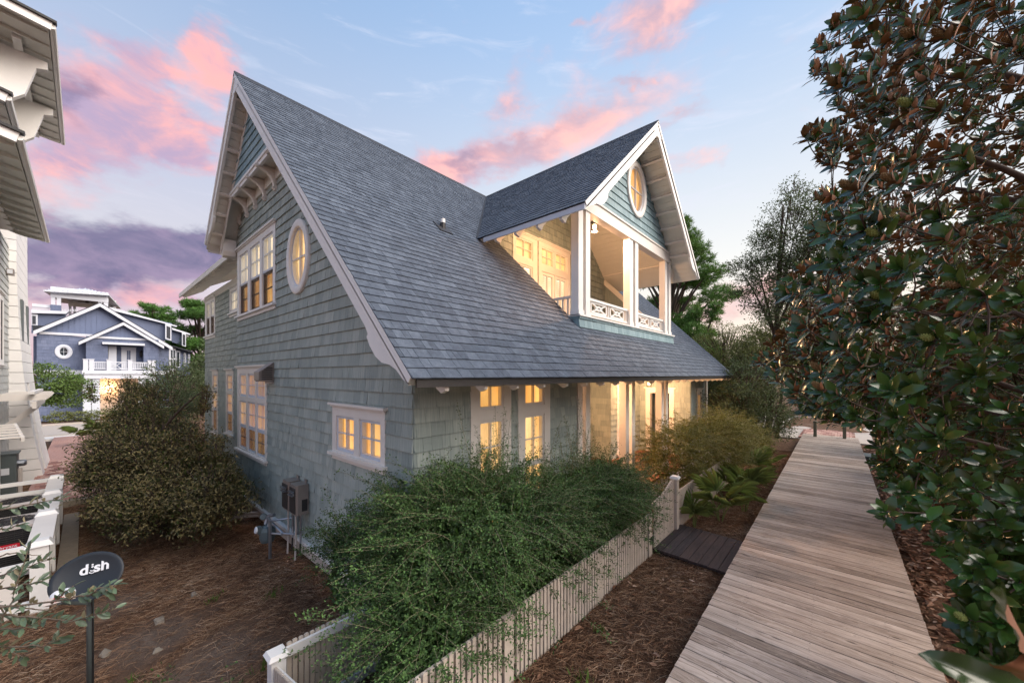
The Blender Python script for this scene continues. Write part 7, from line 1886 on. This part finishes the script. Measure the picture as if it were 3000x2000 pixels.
def rock(x, y, s_, lb, seed):
    r_ = np.random.RandomState(seed); bm = bmesh.new(); bmesh.ops.create_icosphere(bm, subdivisions=2, radius=1.0)
    z = float(zg(x, y))
    for v in bm.verts:
        k = 1+.35*math.sin(v.co.x*3.1+seed)*math.cos(v.co.y*2.7)+r_.uniform(-.08, .08); v.co = Vector((v.co.x*s_[0]*k+x, v.co.y*s_[1]*k+y, v.co.z*s_[2]*k+z))
    me = bpy.data.meshes.new('rock'); bm.to_mesh(me); bm.free(); me.materials.append(M('rock')); link('rock', me, label=lb, cat='rock', group='stones in the mulch')
rock(-7.35, .72, (.16, .07, .035), 'long flat pale stone in the mulch beyond the dish', 1); rock(-7.7, 1.15, (.10, .05, .035), 'small flat stone near the myrtle shade', 2); rock(-6.55, .62, (.06, .05, .03), 'blocky little stone in the middle of the mulch', 3); rock(-7.1, .18, (.09, .05, .03), 'pale stone just behind the satellite dish', 4); rock(-4.85, 1.12, (.07, .05, .03), 'small stone close to the fence post', 5)

# ---- satellite dish
sd_ = thing('satellite_dish', 'dark grey satellite dish with white lettering on a post', 'satellite dish', (-6.5, 0.0, -.97))
plain('dish_face', srgb(34,40,47), .5, .10, 12.0)
C_ = Vector(ray(253, 1690, 4.25)); nD = Vector((.80, -.38, .46)).normalized()
rt = Vector((0, 0, 1)).cross(nD).normalized(); upv = nD.cross(rt).normalized()
rotz = R(-9); ax1 = (rt*math.cos(rotz)-upv*math.sin(rotz)); ax2 = nD.cross(ax1)
n = 48; rings = 8; V = []; fs_ = []
RA, RB = .305, .255
for i in range(rings+1):
    f = i/rings
    for k in range(n):
        t = 2*math.pi*k/n; V.append(C_+ax1*RA*f*math.cos(t)+ax2*RB*f*math.sin(t)+nD*(.055*f*f-.055))
for i in range(1, rings):
    for k in range(n): fs_.append((i*n+(k+1) % n, i*n+k, (i+1)*n+k, (i+1)*n+(k+1) % n))
fs_.append(tuple(n+k for k in range(n)))
o_ = len(V)
V += [C_+ax1*(RA+.008)*math.cos(2*math.pi*k/n)+ax2*(RB+.008)*math.sin(2*math.pi*k/n)+nD*(-.012) for k in range(n)]
fs_ += [(rings*n+(k+1) % n, rings*n+k, o_+k, o_+(k+1) % n) for k in range(n)]
mb = MB(); mb.add(V, fs_); refl = mb.build('reflector', 'dish_face', sd_, smooth=True)
mrot = Matrix((ax1, ax2, nD)).transposed().to_4x4()
text('d sh', sd_, tuple(C_+ax2*.085+ax1*.05-nD*.035), .150, mrot, 'white_print', 'dish_lettering', parent_obj=refl, bold=.004, extr=.004)
lc = C_+ax2*.080+ax1*.036-nD*.030
mb = MB()
for k, rr in enumerate((.018, .030)):
    pts = [lc-ax1*.002+ax1*rr*math.cos(a)+ax2*(rr*math.sin(a)-.012*k-.004) for a in np.linspace(math.pi*1.15, math.pi*1.85, 8)]; mb.tube(pts, .006, 5)
mb.lathe([(.0, 0), (.010, .001), (.010, .004)], lc+ax2*.022-ax1*.002, nD, 10); mb.lathe([(.0, 0), (.009, .001), (.009, .004)], lc+ax2*.045-ax1*.002, nD, 10); mb.build('logo_mark', 'white_print', refl)
pb2 = Vector((-6.5, 0, float(zg(-6.5, 0))-.2)); ptop = C_-nD*.16-upv*.16
pb2 = Vector((ptop.x, ptop.y, pb2.z))
mb = MB(); mb.tube([pb2, ptop, ptop+Vector((0, 0, .10))], .030, 12); mb.build('mast', 'panel_grey', sd_, smooth=True)
mb = MB(); mb.obox(C_-nD*.15-upv*.06, ax1, ax2, nD, .10, .07, .05); mb.bar(ptop, C_-nD*.14, .07, .07); mb.build('mount', 'panel_grey', sd_)
lnb = C_+nD*.44-ax2*.22
mb = MB(); mb.bar(C_-ax2*.27-nD*.03, lnb-ax2*.03, .03, .03); mb.build('feed_arm', 'panel_grey', sd_)
mb = MB(); mb.obox(lnb, ax1, ax2, nD, .10, .030, .035); mb.build('receiver', 'pvc', sd_)
for s_ in (-1, 0.25):
    mb = MB(); mb.lathe([(.055, -.03), (.058, 0), (.052, .012), (.0, .022)], lnb+ax1*(.035+.055*s_)+ax2*.035-nD*.02, -nD, 18); mb.build('feed_horn', 'white_print', sd_, smooth=True)
text('dish', sd_, tuple(lnb+nD*.037), .06, mrot, 'red_badge', 'receiver_lettering', bold=.001)
mb = MB(); mb.tube([C_-nD*.08-upv*.2+ax1*.05, ptop+Vector((.04, .02, -.3)), Vector((pb2.x+.035, pb2.y+.02, pb2.z+.6)), Vector((pb2.x+.04, pb2.y+.02, pb2.z))], .006, 6); mb.build('cable', 'black', sd_)
# parked car glimpsed through the porch passage
cr = thing('parked_car', 'grey parked car glimpsed through the porch doorway', 'car', (-9.0, 27.5, -.3))
cx0, cy0 = -9.0, 27.5
mb = MB(); prof = [(-2.1, .25), (-2.15, .6), (-1.9, .82), (-1.1, .92), (-.5, 1.38), (.9, 1.40), (1.6, .95), (2.1, .85), (2.2, .55), (2.15, .25)]
mb.prism([(cx0+a, cy0-.85, z-.28) for a, z in prof], (0, 1.7, 0)); mb.build('body', 'car_paint', cr)
mb = MB(); mb.prism([(cx0+a, cy0-.86, z-.28) for a, z in [(-.95, .93), (-.45, 1.32), (.85, 1.33), (1.4, .95)]], (0, 1.72, 0)); mb.build('side_window', 'dark_glass', cr)
for dx in (-1.35, 1.35):
    for dy in (-.86, .70):
        mb = MB(); mb.lathe([(.32, 0), (.32, .16)], (cx0+dx, cy0+dy, .04), ax=(0, 1, 0), n=18); w_ = mb.build('wheel', 'black', cr); mb = MB(); mb.lathe([(.19, -.005), (.19, .165)], (cx0+dx, cy0+dy, .04), ax=(0, 1, 0), n=14); mb.build('rim', 'steel', w_)
